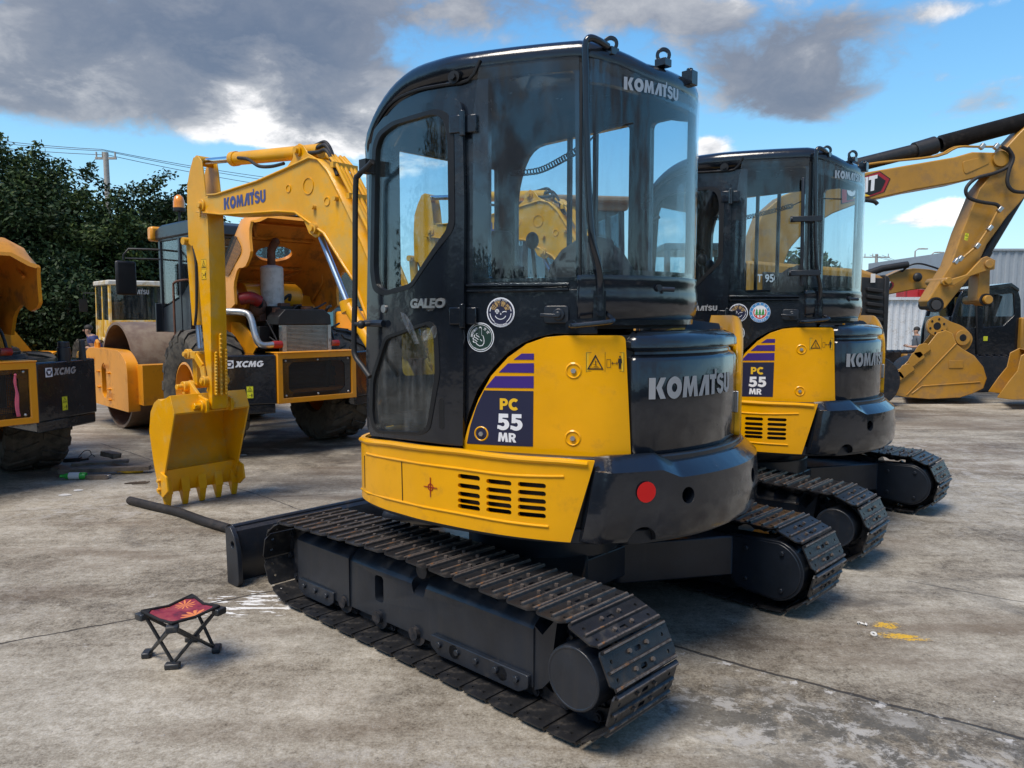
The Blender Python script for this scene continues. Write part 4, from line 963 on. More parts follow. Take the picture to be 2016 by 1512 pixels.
# door
mb = MB(Cc.f)
w1 = rpoly([(*p, .03) for p in Cc.hits(F1, [(737, 290), (747, 262), (775, 241), (862, 216), (884, 226), (893, 262), (895, 440), (889, 458), (812, 566), (757, 581), (738, 571), (733, 535)], .02)], .02, 3)
w2 = rpoly([(*p, .03) for p in Cc.hits(F1, [(760, 663), (850, 632), (863, 652), (867, 735), (848, 845), (833, 855), (745, 851), (735, 838), (731, 812), (733, 745)], .02)], .02, 3)
mb.holed(rpoly(door, .01, 2), [w1, w2], .004, .026, ax=1, step=.035)
dr = mb.build('door', 'navy_paint', EX, bev=.005, smooth=50, segs=2)
for w_, g_ in ((w1, 'cab_glass'), (w2, 'tinted_glass')):
    cc_ = (sum(p[0] for p in w_)/len(w_), sum(p[1] for p in w_)/len(w_)); ws = max(p[0] for p in w_)-min(p[0] for p in w_)
    inn = [(p[0]+(cc_[0]-p[0])*.09, p[1]+(cc_[1]-p[1])*.045) for p in w_]; outw = [(p[0]-(cc_[0]-p[0])*.02, p[1]-(cc_[1]-p[1])*.01) for p in w_]
    mb = MB(Cc.f); mb.holed(outw, [inn], .0, .029, ax=1, step=.04); mb.build('window_gasket', 'gasket', dr, smooth=50)
    mb = MB(Cc.f); mb.holed(w_, [], .010, .015, ax=1, step=.04); mb.build('door_glass', g_, dr, smooth=50)
for vv in (243, 622):
    h_ = Cc.hit(F1, 911, vv, .03); mb = MB(Cc.f); mb.cyl((h_[0], .034, h_[1]-.05), (h_[0], .034, h_[1]+.05), .012, n=10); mb.box((h_[0]-.03, .03, h_[1]), (.06, .012, .07)); mb.box((h_[0]+.03, .012, h_[1]), (.05, .02, .07)); mb.build('door_hinge', 'navy_paint', dr, bev=.003)
hs = Cc.hits(F1, [(869, 785), (869, 845)], .026); mb = MB(Cc.f); mb.prism(slot((hs[0][0], (hs[0][1]+hs[1][1])/2), .035, .035)[:0] or rpoly([(hs[0][0]-.014, hs[1][1]), (hs[0][0]+.014, hs[1][1]), (hs[0][0]+.014, hs[0][1]), (hs[0][0]-.014, hs[0][1])], .013, 4), .022, .0265, ax=1); mb.build('door_recess', 'gasket', dr)
kk = Cc.hit(F1, 757, 608, .026); mb = MB(Cc.f); mb.cyl((kk[0], .02, kk[1]), (kk[0], .034, kk[1]), .018, n=16); mb.build('door_lock', 'bare_steel', dr)
ha = Cc.hit(F1, 758, 637, .03); hb_ = Cc.hit(F1, 728, 638, .03); mb = MB(Cc.f); mb.tube([(ha[0], .04, ha[1]), ((ha[0]+hb_[0])/2, .05, ha[1]), (hb_[0]-.01, .05, ha[1])], .016, n=10); mb.build('door_stop', 'frame_paint', dr)
# GALEO badge
g0 = Cc.hit(F1, 808, 607, .03); g1 = Cc.hit(F1, 876, 607, .03); gh = Cc.hit(F1, 808, 588, .03)
def badge(parent, body, mat, b0=.05):
    mb = MB(Cc.f); put_text(mb, body, lambda a, b: (g0[0]+(g1[0]-g0[0])*a + .006*b, .033, g0[1]+(gh[1]-g0[1])*b), bold=b0)
    o = mb.build('badge', mat, parent, smooth=0); sm = o.modifiers.new('thick', 'SOLIDIFY'); sm.thickness = .006; sm.offset = -1; return o
# interior: seat, consoles, levers, coiled cord
mb = MB(); mb.box((-.22, .27, 1.52), (.48, .48, .14)); mb.sphere((-.5, .27, 1.60), .25, sc=(.75, .95, 1.0)); st_ = mb.build('operator_seat', 'seat_cloth', EX, bev=.045, segs=3)
mb = MB(); mb.box((-.52, .27, 1.80), (.06, .22, .10), Matrix.Rotation(-.12, 3, 'Y')); mb.build('headrest', 'seat_cloth', st_, bev=.03, segs=3)
mb = MB(); mb.box((-.15, .52, 1.68), (.14, .10, .40)); mb.box((-.20, .56, 1.52), (.46, .10, .20)); mb.box((-.15, -.06, 1.55), (.60, .16, .30)); mb.box((-.60, .15, 1.56), (.22, .60, .18)); mb.box((.35, -.10, 1.4), (.16, .14, .75)); cons = mb.build('console', 'interior_black', EX, bev=.02)
mb = MB()
for x_, y_ in ((.05, .56), (.12, -.06), (.30, -.05)):
    mb.tube([(x_, y_, 1.65), (x_+.02, y_, 1.80), (x_+.03, y_, 1.88)], .010, n=8); mb.sphere((x_+.03, y_, 1.90), .035, sc=(1, 1, 1.3))
for y_ in (.22, .34): mb.tube([(.34, y_, 1.1), (.30, y_, 1.6), (.26, y_, 1.95), (.24, y_+.03, 2.0)], .010, n=8)
mb.each('control_lever', 'black_plastic', EX)
mb = MB(); ca = Vector((.18, -.15, 2.04)); 
def vP(u_, v_, y_): h_ = F1.hit(u_, v_, 1, y_); return h_
P0 = vP(1008, 341, -.10); P1 = vP(1060, 336, -.02); P2 = vP(1110, 312, .08); P3 = vP(1155, 284, .2); path = crom([P0, P1, P2, P3], 30); hx = []
dn = path[-1]-path[0]; L_ = sum((b-a).length for a, b in zip(path, path[1:]))
fine = crom(path, 6); T_ = len(fine)
for i, p in enumerate(fine):
    d = (fine[min(i+1, T_-1)]-fine[max(0, i-1)]).normalized(); a = d.cross(Vector((0, 0, 1))).normalized(); b = d.cross(a); ph = 2*pi*30*i/T_; hx.append(p+a*cos(ph)*.014+b*sin(ph)*.014)
mb.tube(hx, .0035, n=5); mb.tube([P3, vP(1185, 256, .3), vP(1245, 243, .45)], .004, n=6, smooth=4); mb.build('coiled_cord', 'gasket', EX)
# mirror stay in front of the door
ms = [F1.hit(u_, v_, 1, .90) for u_, v_ in ((733, 318), (722, 330), (706, 345), (700, 372), (699, 560), (697, 668), (699, 700), (714, 722), (728, 742))]
mb = MB(); mb.tube(ms, .0125, n=10, smooth=4); q_ = F1.hit(722, 328, 1, .86); mb.box(q_, (.05, .05, .06)); mb.tube([F1.hit(698, 637, 1, .90), F1.hit(712, 640, 1, .90), F1.hit(730, 637, 1, .86)], .010, n=8); mb.sphere(F1.hit(711, 639, 1, .9), .02); mb.build('mirror_stay', 'black_plastic', EX, smooth=50)
# ---- boom, arm, bucket (own vertical plane, swung a little to the left)
BP, BA = (.8, 0), 5.2
ca_, sa_ = cos(R_(BA)), sin(R_(BA))
def bf(p): return Vector((BP[0]+p[0]*ca_-p[1]*sa_, BP[1]+p[0]*sa_+p[1]*ca_, p[2]))      # (s, w, z) -> machine
def bt(pts, off): return [F1.vplane(u_, v_, BP, BA, off) for u_, v_ in pts]
b_top = bt([(409, 384), (427, 383), (508, 357), (560, 334), (576, 312), (578, 292), (588, 282), (597, 286), (606, 302), (627, 314), (646, 336), (660, 363), (677, 397), (697, 439), (715, 480)], .085)
b_bot = bt([(389, 417), (435, 422), (500, 419), (546, 416), (582, 418), (598, 435), (608, 460), (620, 468), (627, 466), (632, 456), (638, 459), (650, 478), (677, 522), (697, 552)], .085)
tip = bt([(389, 398)], .085)
boom_poly = tip + b_top + [(.36, 1.55), (.22, 1.25), (.10, 1.08), (.06, .98), (.14, .92), (.24, .98), (.40, 1.20)] + b_bot[::-1]
mb = MB(bf)
for a, b in ((.072, .085), (-.085, -.072)): mb.prism(boom_poly, a, b, ax=1)
# flange plates top and bottom
def strip(mb_, line, w0, w1, t):
    n = len(line); vs = []
    for s_, z_ in line: vs += [(s_, w0, z_), (s_, w1, z_)]
    mb_.add(vs, [(2*i, 2*i+1, 2*i+3, 2*i+2) for i in range(n-1)])
topl = [p for i, p in enumerate(b_top) if i not in (4, 5, 6, 7, 8)]; topl = topl[:4]+[(b_top[8][0]-.02, b_top[8][1]-.03)]+topl[4:]+[(.36, 1.55), (.22, 1.25)]
botl = [p for i, p in enumerate(b_bot) if i not in (5, 6, 7, 8, 9)]+[(.40, 1.20), (.30, 1.05)]
boom = mb.build('boom', 'boom_yellow', EX, bev=.004)
mb = MB(bf); strip(mb, topl, -.098, .098, 0); strip(mb, botl, -.096, .096, 0); fl = mb.build('boom_flange', 'boom_yellow', boom); sm = fl.modifiers.new('t', 'SOLIDIFY'); sm.thickness = .012; sm.offset = 0
# weld bosses, emblem panels
mb = MB(bf)
for (u_, v_, r_) in ((607, 366, .052), (568, 371, .024), (644, 396, .026)):
    s_, z_ = bt([(u_, v_)], .085)[0]; mb.lathe([(r_-.004, 0), (r_-.003, .006), (r_+.003, .006), (r_+.004, 0)], (s_, .084, z_), (0, 1, 0), 24)
for (u_, v_) in ((620, 408), (664, 391), (617, 449)):
    s_, z_ = bt([(u_, v_)], .085)[0]; mb.cyl((s_, .08, z_), (s_, .115, z_), .016, n=10)
s_, z_ = bt([(620, 450)], .085)[0]; mb.cyl((s_, .08, z_), (s_, .11, z_), .036, n=20); mb.cyl((s_, -.12, z_), (s_, .125, z_), .02, n=12)
mb.each('boom_boss', 'boom_yellow', boom)
k_ = bt([(441, 413), (523, 397), (441, 390), (523, 372)], .087); mb = MB(bf)
put_glyphs(mb, 'KOMATSU', lambda a, b: (k_[0][0]+(k_[1][0]-k_[0][0])*a, .0875, k_[0][1]+(k_[1][1]-k_[0][1])*a+(k_[2][1]-k_[0][1])*b)); mb.build('boom_lettering', 'blue_vinyl', boom, smooth=0)
# pipes along the back of the boom
mb = MB(bf); back = [(b_top[i][0], b_top[i][1]) for i in range(9, 15)] + [(.36, 1.55)]
for w_ in (-.075, -.045, .0, .035, .07):
    mb.tube([Vector((s_-.055-.01*(w_ > .05), w_, z_+.03)) for s_, z_ in back], .013, n=8, smooth=4)
for i in (1, 3):
    s_, z_ = back[i]; mb.beam((s_-.055, -.10, z_+.03), (s_-.055, .10, z_+.03), .03, .035)
mb.build('hydraulic_pipe', 'boom_yellow', boom)
mb = MB(bf)
for w_, k in ((.07, 0), (.03, .03), (-.05, .05)):
    P = [bt([q], w_)[0] for q in ((590, 302), (625, 300), (642, 296), (655, 320), (664, 345))]; P = [(s_, z_+k) if 0 < i < 4 else (s_, z_) for i, (s_, z_) in enumerate(P)]
    mb.tube([Vector((s_, w_, z_)) for s_, z_ in P], .013, n=8, smooth=5)
P = bt([(470, 311), (490, 314), (510, 327), (535, 328), (560, 322)], .05); mb.tube([Vector((s_, .055, z_)) for s_, z_ in P], .012, n=8, smooth=5)
mb.each('hydraulic_hose', 'hose_black', boom, smooth=60)
# boom lift cylinder
q = bt([(632, 468), (684, 596), (722, 730)], -.0)
mb = MB(bf); mb.cyl((q[0][0], 0, q[0][1]), (q[1][0], 0, q[1][1]), .020, n=16); rod = mb.build('cylinder_rod', 'sky_tint_steel', boom)
mb = MB(bf); mb.cyl((q[1][0], 0, q[1][1]), (.25, 0, .92), .045, n=20); mb.cyl((q[1][0]+.003, 0, q[1][1]+.01), (q[1][0]-.02, 0, q[1][1]-.06), .052, n=20); mb.build('lift_cylinder', 'boom_yellow', EX)
# swing post
mb = MB(bf); mb.cyl((.06, 0, .58), (.06, 0, 1.0), .09, n=20); mb.prism([(-.02, .62), (.26, .62), (.30, .95), (.18, 1.05), (.02, 1.05)], -.13, -.09, ax=1); mb.prism([(-.02, .62), (.26, .62), (.30, .95), (.18, 1.05), (.02, 1.05)], .09, .13, ax=1); mb.build('swing_post', 'frame_paint', EX, bev=.01)
# arm cylinder
mb = MB(bf); q = bt([(403, 318), (459, 313), (632, 297)], 0)
mb.cyl((q[0][0], 0, q[0][1]), (q[1][0], 0, q[1][1]), .024, n=16); mb.build('cylinder_rod', 'chrome', boom)
mb = MB(bf); mb.cyl((q[1][0], 0, q[1][1]), (q[2][0], 0, q[2][1]), .047, n=24); mb.cyl((q[1][0]+.004, 0, q[1][1]), (q[1][0]-.05, 0, q[1][1]-.003), .053, n=24); mb.cyl((q[0][0]+.01, -.06, q[0][1]), (q[0][0]+.01, .06, q[0][1]), .038, n=18)
q2 = bt([(588, 297)], .085)[0]; mb.cyl((q2[0], -.10, q2[1]), (q2[0], .12, q2[1]), .02, n=12); mb.cyl((q2[0], .085, q2[1]), (q2[0], .10, q2[1]), .034, n=16); mb.build('arm_cylinder', 'boom_yellow', EX, smooth=40)
# arm
ao = .068
al = bt([(389.6, 307), (380, 310), (373, 336), (368, 365), (368, 409), (371, 480), (381, 490), (389, 520), (393, 580), (402, 690), (408, 760), (412, 797)], ao); ar = bt([(417, 806), (417.5, 789), (415.6, 717), (414, 600), (410.4, 478), (408, 421), (404, 381), (399.5, 338), (396, 316)], ao)
mb = MB(bf)
for a, b in ((ao-.012, ao), (-ao, -ao+.012)): mb.prism(al+ar, a, b, ax=1)
mb.prism(al[5:]+ar[:7], -ao+.01, ao-.01, ax=1)
arm = mb.build('arm', 'boom_yellow', EX, bev=.004)
mb = MB(bf); sR = bt([(416, 700), (414, 560)], ao); 
for w_, h_ in ((.042, .0), (.0, .14), (-.042, .02)):
    P = [(ar[2][0]-.012, w_, .90), (ar[3][0]-.010, w_, 1.22+h_)]; mb.tube([Vector(p) for p in P], .012, n=8)
    for i in range(14): f_ = i/13; p = Vector(P[0]).lerp(Vector(P[1]), f_); mb.sphere(p+Vector((-.006, 0, 0)), .012, 8, 6)
mb.each('weld_rib', 'boom_yellow', arm, smooth=50)
mb = MB(bf); pt = tip[0]; c_ = bt([(398, 404)], .085)[0]; mb.cyl((c_[0], -.12, c_[1]), (c_[0], .12, c_[1]), .022, n=14); mb.cyl((c_[0], .085, c_[1]), (c_[0], .10, c_[1]), .045, n=18); mb.box((c_[0], .105, c_[1]-.04), (.012, .012, .10)); mb.build('arm_pin', 'boom_yellow', boom, bev=.003)
def g(x, y, dd, q=bt([(396, 510), (406, 510), (396, 551)], ao)): return bf((q[0][0]+(q[1][0]-q[0][0])*x, ao+dd, q[0][1]+(q[2][1]-q[0][1])*y))
warning_g(g, arm, vertical=True)
# bucket cylinder on the far face of the arm
q = bt([(377, 476), (390, 640), (394, 686)], 0); mb = MB(bf); mb.cyl((q[0][0], 0, q[0][1]), (q[1][0], 0, q[1][1]), .042, n=20); mb.cyl((q[0][0]-.01, -.06, q[0][1]), (q[0][0]-.01, .08, q[0][1]), .03, n=14); mb.build('bucket_cylinder', 'boom_yellow', EX)
mb = MB(bf); mb.cyl((q[1][0], 0, q[1][1]), (q[2][0], 0, q[2][1]), .022, n=14); mb.build('cylinder_rod', 'sky_tint_steel', arm)
mb = MB(bf); P = bt([(380, 484), (386, 520), (387, 600), (384, 640)], .06); mb.tube([Vector((s_, .06, z_)) for s_, z_ in P], .011, n=8, smooth=4); mb.each('hydraulic_hose', 'hose_black', arm, smooth=60)
# link and rocker
A_ = bt([(373, 698), (404, 750), (366, 767), (402, 800), (416, 797)], .09); mb = MB(bf)
for w_ in (.085, -.085):
    P = bt([(371, 697), (385, 700), (398, 722), (403, 750)], .085); 
    for a, b in zip(P, P[1:]): mb.beam((a[0], w_, a[1]), (b[0], w_, b[1]), .016, .055, up=(0, 0, 1)) if abs(a[0]-b[0]) > .5*abs(a[1]-b[1]) else mb.beam((a[0], w_, a[1]), (b[0], w_, b[1]), .016, .055, up=(1, 0, 0))
    mb.cyl((P[0][0], w_-.02, P[0][1]), (P[0][0], w_+.02, P[0][1]), .040, n=18); mb.cyl((P[3][0], w_-.02, P[3][1]), (P[3][0], w_+.02, P[3][1]), .040, n=18)
mb.cyl((P[0][0], -.11, P[0][1]), (P[0][0], .13, P[0][1]), .02, n=12); mb.cyl((P[3][0], -.11, P[3][1]), (P[3][0], .12, P[3][1]), .022, n=12); mb.build('rocker_link', 'boom_yellow', EX, bev=.003)
Q = bt([(368, 765), (378, 760), (392, 785), (405, 797)], .07); mb = MB(bf)
mb.beam((P[3][0], 0, P[3][1]), (Q[0][0], 0, Q[0][1]), .09, .06, up=(0, 0, 1)) if False else mb.beam((P[0][0], 0, P[0][1]), (Q[1][0], 0, Q[1][1]), .08, .06, up=(1, 0, 0))
mb.cyl((Q[1][0], -.13, Q[1][1]), (Q[1][0], .20, Q[1][1]), .022, n=12); mb.cyl((Q[1][0], .06, Q[1][1]), (Q[1][0], .15, Q[1][1]), .042, n=18); mb.build('bucket_link', 'boom_yellow', EX, bev=.003)
# bucket
bo = .34; wr = -.30
bp_ = bt([(334, 779), (343, 815), (320, 958), (313, 969), (302, 911), (293.5, 850), (296, 811), (303, 793), (311, 786), (318, 789)], bo)
mb = MB(bf)
for a, b in ((bo-.014, bo), (wr, wr+.014)): mb.prism(bp_, a, b, ax=1)
sh_ = bp_[3:]+[bp_[0]]; sh_ = [sh_[0]]+[(p.x, p.y) for p in crom([Vector((*p, 0)) for p in sh_[1:]], 4)]
n = len(sh_); cx0 = (bp_[1][0]+bp_[2][0])/2; cz0 = (bp_[1][1]+bp_[2][1])/2
inn = [(s_+(cx0-s_)*.05, z_+(cz0-z_)*.05) for s_, z_ in sh_]
vs = [(s_, w_, z_) for w_ in (bo-.006, wr+.006) for s_, z_ in sh_+inn]; m_ = 2*n; fs = []
for i in range(n-1): fs += [(i, i+1, m_+i+1, m_+i), (n+i, m_+n+i, m_+n+i+1, n+i+1)]
fs += [(0, n, m_+n, m_), (n-1, m_+n-1, m_+2*n-1, 2*n-1)]
mb.add(vs, fs)
# lip plate under the opening and top plate
t0 = bp_[0]; t1 = bp_[1]; l0 = bp_[2]; l1 = bp_[3]
mb.prism([t0, t1, (t1[0]+.02, t1[1]-.015), (t0[0]+.03, t0[1]-.02)], wr+.008, bo-.008, ax=1)
mb.prism([(l0[0]-.0, l0[1]+.12), (l1[0]+.005, l1[1]-.02), (l1[0]+.03, l1[1]-.015), (l0[0]+.05, l0[1]+.12)], wr+.01, bo-.01, ax=1)
bucket = mb.build('bucket', 'boom_yellow', EX, bev=.003, smooth=45)
tb = bt([(331.7, 998.5)], .28)[0]; 
for i in range(5):
    w_ = .285-.1445*i; mb = MB(bf); s0_, z0_ = l1[0]-.01, l1[1]+.10; s1_, z1_ = tb
    dirv = Vector((s1_-s0_, 0, z1_-z0_)); 
    for wa, wb, f0, f1, ta, tb_ in ((.034, .034, 0, .55, .022, .036), (.032, .020, .45, 1, .034, .010)):
        p = Vector((s0_, w_, z0_)); nrm = Vector((dirv.z, 0, -dirv.x)).normalized()
        a = p+dirv*f0; b = p+dirv*f1; V = []
        for c_, ww, tt in ((a, wa, ta), (b, wb, tb_)):
            for sx_ in (-1, 1):
                for sy_ in (-1, 1): V.append(c_+Vector((0, ww*sx_, 0))+nrm*tt*sy_)
        mb.add(V, [(0, 1, 3, 2), (4, 6, 7, 5), (0, 4, 5, 1), (2, 3, 7, 6), (0, 2, 6, 4), (1, 5, 7, 3)])
    mb.build('bucket_tooth', 'boom_yellow', bucket, bev=.003)
for w_, sg in ((bo, 1), (wr, -1)):
    mb = MB(bf); c_ = ((l0[0]*.8+l1[0]*.2), l1[1]); mb.prism([(c_[0]-.10, c_[1]+.14), (c_[0]-.015, c_[1]+.17), (c_[0]+.05, c_[1]+.0), (c_[0]-.04, c_[1]-.03), (c_[0]-.12, c_[1]+.03)], w_, w_+.016*sg, ax=1)
    for dz in (.03, .10): mb.hexb((c_[0]-.005, w_, c_[1]+dz), (c_[0]-.005, w_+.04*sg, c_[1]+dz), .016)
    mb.build('side_cutter', 'boom_yellow', bucket, bev=.003)
mb = MB(bf)
E1 = bt([(405, 798)], .085)[0]
for w_ in (.10, -.11):
    mb.prism(rpoly([(E1[0]-.06, E1[1]-.05), (E1[0]-.06, E1[1]+.05), (E1[0]+.04, E1[1]+.07), (Q[1][0]-.02, Q[1][1]+.05), (Q[1][0]+.05, Q[1][1]), (t0[0]+.25, t0[1]-.02), (t0[0]+.02, t0[1]-.03), (E1[0]-.02, E1[1]-.06)], .02, 2), w_-.012, w_+.012, ax=1)
    mb.cyl((E1[0], w_-.025, E1[1]), (E1[0], w_+.035, E1[1]), .045, n=20)
mb.cyl((E1[0], -.16, E1[1]), (E1[0], .18, E1[1]), .020, n=12); mb.hexb((E1[0], .165, E1[1]), (E1[0], .185, E1[1]), .026)
mb.build('bucket_ear', 'boom_yellow', bucket, bev=.003, smooth=40)

# ---- round stickers on the cab wall
def disc(C, c, r, d, mat, parent, name, n=28, inner=0.0):
    mb = MB(C.f)
    if inner: mb.holed(circ(c, r, n), [circ(c, inner, n)], d-.0006, d, ax=1)
    else: mb.holed(circ(c, r, n), [], d-.0006, d, ax=1)
    return mb.build(name, mat, parent, smooth=0)
def ring_text(mb, C, body, c, r, h, a0, a1, d, flip=False):
    n = len(body)
    for i, ch in enumerate(body):
        if ch == ' ': continue
        a = R_(a0+(a1-a0)*i/max(1, n-1)); up = 1 if not flip else -1
        vs, fs, asp = text_geo(ch, .01); w = h*min(1.1, asp)
        def fn(u_, v_, a=a, w=w):
            x = (u_-.5)*w; y = (v_-.5)*h; rr = r+y*up; aa = a-x*up/r; return (c[0]+rr*cos(aa), d, c[1]+rr*sin(aa))
        mb.add([fn(u_, v_) for u_, v_ in vs], fs)
def arc_strip(mb, c, rx, ry, a0, a1, w, d, n=10):
    o = [(c[0]+(rx+w/2)*cos(R_(a0+(a1-a0)*i/n)), d, c[1]+(ry+w/2)*sin(R_(a0+(a1-a0)*i/n))) for i in range(n+1)]
    q = [(c[0]+(rx-w/2)*cos(R_(a0+(a1-a0)*i/n)), d, c[1]+(ry-w/2)*sin(R_(a0+(a1-a0)*i/n))) for i in range(n+1)]
    mb.add(o+q, [(i, i+1, n+2+i, n+1+i) for i in range(n)])
C_ = Wl
def low_noise(parent, F=F1, q=(985.5, 615)):
    c = Wl.hit(F, *q, .002); r = .061
    o = disc(C_, c, r, .0020, 'white_vinyl', parent, 'round_sticker'); disc(C_, c, r*.94, .0028, 'navy_vinyl', o, 'sticker_field')
    mb = MB(C_.f); ring_text(mb, C_, '低騒音型', c, r*.60, r*.36, 146, 34, .0040); mb.build('sticker_text', 'sand_vinyl', o, smooth=0)
    mb = MB(C_.f); ring_text(mb, C_, '低騒音建設機械指定', c, r*.84, r*.11, 240, 300, .0040, True); ring_text(mb, C_, '国土交通省 2005', c, r*.86, r*.10, 118, 58, .0040)
    arc_strip(mb, c, r*.93, r*.93, 0, 360, r*.03, .0036, 32)
    for a0, a1 in ((150, 175), (185, 235), (305, 355), (5, 30)): arc_strip(mb, c, r*.76, r*.76, a0, a1, r*.05, .0036)
    arc_strip(mb, (c[0], c[1]-r*.06), r*.42, r*.40, 205, 335, r*.045, .0036); arc_strip(mb, (c[0]-r*.24, c[1]+r*.02), r*.13, r*.18, 0, 180, r*.05, .0036); arc_strip(mb, (c[0]-r*.24, c[1]+r*.02), r*.06, r*.1, 0, 360, r*.04, .0036)
    arc_strip(mb, (c[0]+r*.30, c[1]-r*.02), r*.16, r*.08, 30, 180, r*.05, .0036); arc_strip(mb, (c[0]+r*.02, c[1]-r*.10), r*.03, r*.05, 0, 360, r*.03, .0036)
    mb.build('sticker_lines', 'white_vinyl', o, smooth=0); return o
def hand_sticker(parent, F=F1, q=(946, 664)):
    c = Wl.hit(F, *q, .002); r = .061
    o = disc(C_, c, r, .0020, 'white_vinyl', parent, 'round_sticker'); disc(C_, c, r*.94, .0028, 'green_vinyl', o, 'sticker_field')
    P = lambda x, y: (c[0]+x*r, c[1]+y*r)
    hand = [(-.10, .14), (-.10, .66), (-.03, .73), (.06, .70), (.10, .62), (.10, .12), (.14, .14), (.22, .10), (.26, -.02), (.30, -.22), (.28, -.42), (.16, -.58), (-.06, -.62), (-.24, -.52), (-.36, -.38), (-.52, -.36), (-.58, -.26), (-.46, -.20), (-.58, -.12), (-.56, -.02), (-.44, -.04), (-.50, .10), (-.42, .18), (-.30, .06), (-.34, .22), (-.24, .28)]
    mb = MB(C_.f); mb.holed([P(x, y) for x, y in hand], [], .0030, .0036, ax=1); hx = mb.build('sticker_hand', 'white_vinyl', o, smooth=0)
    ii = [(x*.86-.005, (y-.02)*.9+.02) for x, y in hand]; mb = MB(C_.f); mb.holed([P(x, y) for x, y in ii], [], .0038, .0044, ax=1); mb.build('sticker_hand', 'green_vinyl', o, smooth=0)
    mb = MB(C_.f)
    for a, b in (((-.42, -.16), (-.22, -.30)), ((-.38, .0), (-.14, -.16)), ((-.26, .12), (-.06, .0)), ((-.02, -.14), (.14, -.26))):
        dx, dy = b[0]-a[0], b[1]-a[1]; l = sqrt(dx*dx+dy*dy); nx, ny = -dy/l*.02, dx/l*.02; mb.add([(P(x, y)[0], .0048, P(x, y)[1]) for x, y in ((a[0]+nx, a[1]+ny), (b[0]+nx, b[1]+ny), (b[0]-nx, b[1]-ny), (a[0]-nx, a[1]-ny))], [(0, 1, 2, 3)])
    ring_text(mb, C_, '標準操作', c, r*.64, r*.20, 170, 118, .0040); ring_text(mb, C_, '方式', c, r*.66, r*.20, 58, 32, .0040)
    ring_text(mb, C_, '標準操作方式建設機械', c, r*.84, r*.09, 240, 300, .0040, True)
    arc_strip(mb, c, r*.86, r*.86, 0, 360, r*.03, .0036, 32); mb.build('sticker_lines', 'white_vinyl', o, smooth=0); return o
def tree_sticker(parent, F, q):
    c = Wl.hit(F, *q, .002); r = .066
    o = disc(C_, c, r, .0030, 'white_vinyl', parent, 'round_sticker')
    mb = MB(C_.f); arc_strip(mb, c, r*.84, r*.84, 0, 360, r*.26, .0036, 32); mb.build('sticker_ring', 'sky_blue_vinyl', o, smooth=0)
    mb = MB(C_.f); ring_text(mb, C_, '排出ガス対策型建設機械', c, r*.84, r*.15, 230, -50, .0046); ring_text(mb, C_, '国土交通省', c, r*.84, r*.15, 245, 295, .0046, True); mb.build('sticker_text', 'white_vinyl', o, smooth=0)
    mb = MB(C_.f); arc_strip(mb, c, r*.58, r*.58, 150, 390, r*.10, .0040, 16)
    for k in (-.3, 0, .3): mb.box((c[0]+k*r, .0042, c[1]-r*.36), (r*.10, .0004, r*.22))
    mb.build('sticker_lines', 'red_vinyl', o, smooth=0)
    mb = MB(C_.f)
    for k in (-.3, 0, .3):
        for j in range(3): y = -.24+.18*j; w = .17-.035*j; mb.add([(c[0]+(k-w)*r, .0044+.0003*j, c[1]+y*r), (c[0]+(k+w)*r, .0044+.0003*j, c[1]+y*r), (c[0]+k*r, .0044+.0003*j, c[1]+(y+.28)*r)], [(0, 1, 2)])
    mb.build('sticker_tree', 'tree_green', o, smooth=0)
F2 = Frame(1.777, 5.869, 138.54)

# ---- second machine: a copy standing beside, with its own badge and stickers
EX2 = copy_tree(EX); EX2.name = 'mini_excavator'; EX2.location = (1.777, 5.869, 0); EX2.rotation_euler = (0, 0, R_(138.54))
for ch in EX2.children:
    if ch.name.split('.')[0] in ('track_chain', 'track_frame', 'drive_motor', 'drive_cover', 'car_body'): ch.location = (-.06, -.05, 0)
tag(EX2, label='second mini excavator, behind the nearest one, with a round tree sticker on its wall')
badge(EX, 'GALEO', 'bare_steel'); low_noise(EX); hand_sticker(EX); low_noise(EX2, F2, (1453.5, 616)); hand_sticker(EX2, F2, (1447, 656))
# red dot on the nearest counterweight
c = CWc.hit(F1, 1273, 969, .002); r = abs(CWc.hit(F1, 1273, 948.5, .002)[1]-c[1]); mb = MB(CWc.f); mb.holed(circ(c, r, 28), [], .0016, .0024, ax=1, step=.02); mb.build('red_dot', 'red_vinyl', EX, smooth=0)
# loose strips of clear tape on the nearest door
for pts in ([(786, 614), (797, 618), (826, 676), (812, 678)], [(832, 652), (856, 640), (858, 664), (830, 672)], [(742, 790), (752, 785), (748, 795), (738, 800)], [(838, 606), (852, 604), (852, 612), (838, 613)]):
    h = Cc.hits(F1, pts, .04); mb = MB(Cc.f); mb.grid(lambda a, b: tuple((Vector((h[0][0], 0, h[0][1])).lerp(Vector((h[1][0], 0, h[1][1])), a)).lerp(Vector((h[3][0], 0, h[3][1])).lerp(Vector((h[2][0], 0, h[2][1])), a), b)+Vector((0, .034+.006*sin(a*9+b*5), 0))), 6, 8); mb.build('tape_strip', 'clear_plastic', EX, smooth=70)
tree_sticker(EX2, F2, (1496, 615))
mb = MB(Cc.f); put_glyphs(mb, 'KOMATSU', lambda a, b: (g0[0]+(g1[0]-g0[0]+.02)*a, .031, g0[1]+(gh[1]-g0[1])*.8*b)); mb.build('badge', 'silver_vinyl', EX2, smooth=0)
mb = MB(Cc.f)
for z_ in (1.78, 2.12):
    q = Cc.hit(F1, 1160, 380, .03); mb.box((q[0]-.06, .06, z_), (.16, .03, .035)); mb.cyl((q[0]-.15, .05, z_), (q[0]-.12, .05, z_), .02, n=8)
mb.tube([(q[0]-.07, .045, 1.70), (q[0]-.08, .045, 2.38)], .012, n=8); mb.build('rail_clamp', 'frame_paint', EX2, bev=.003)

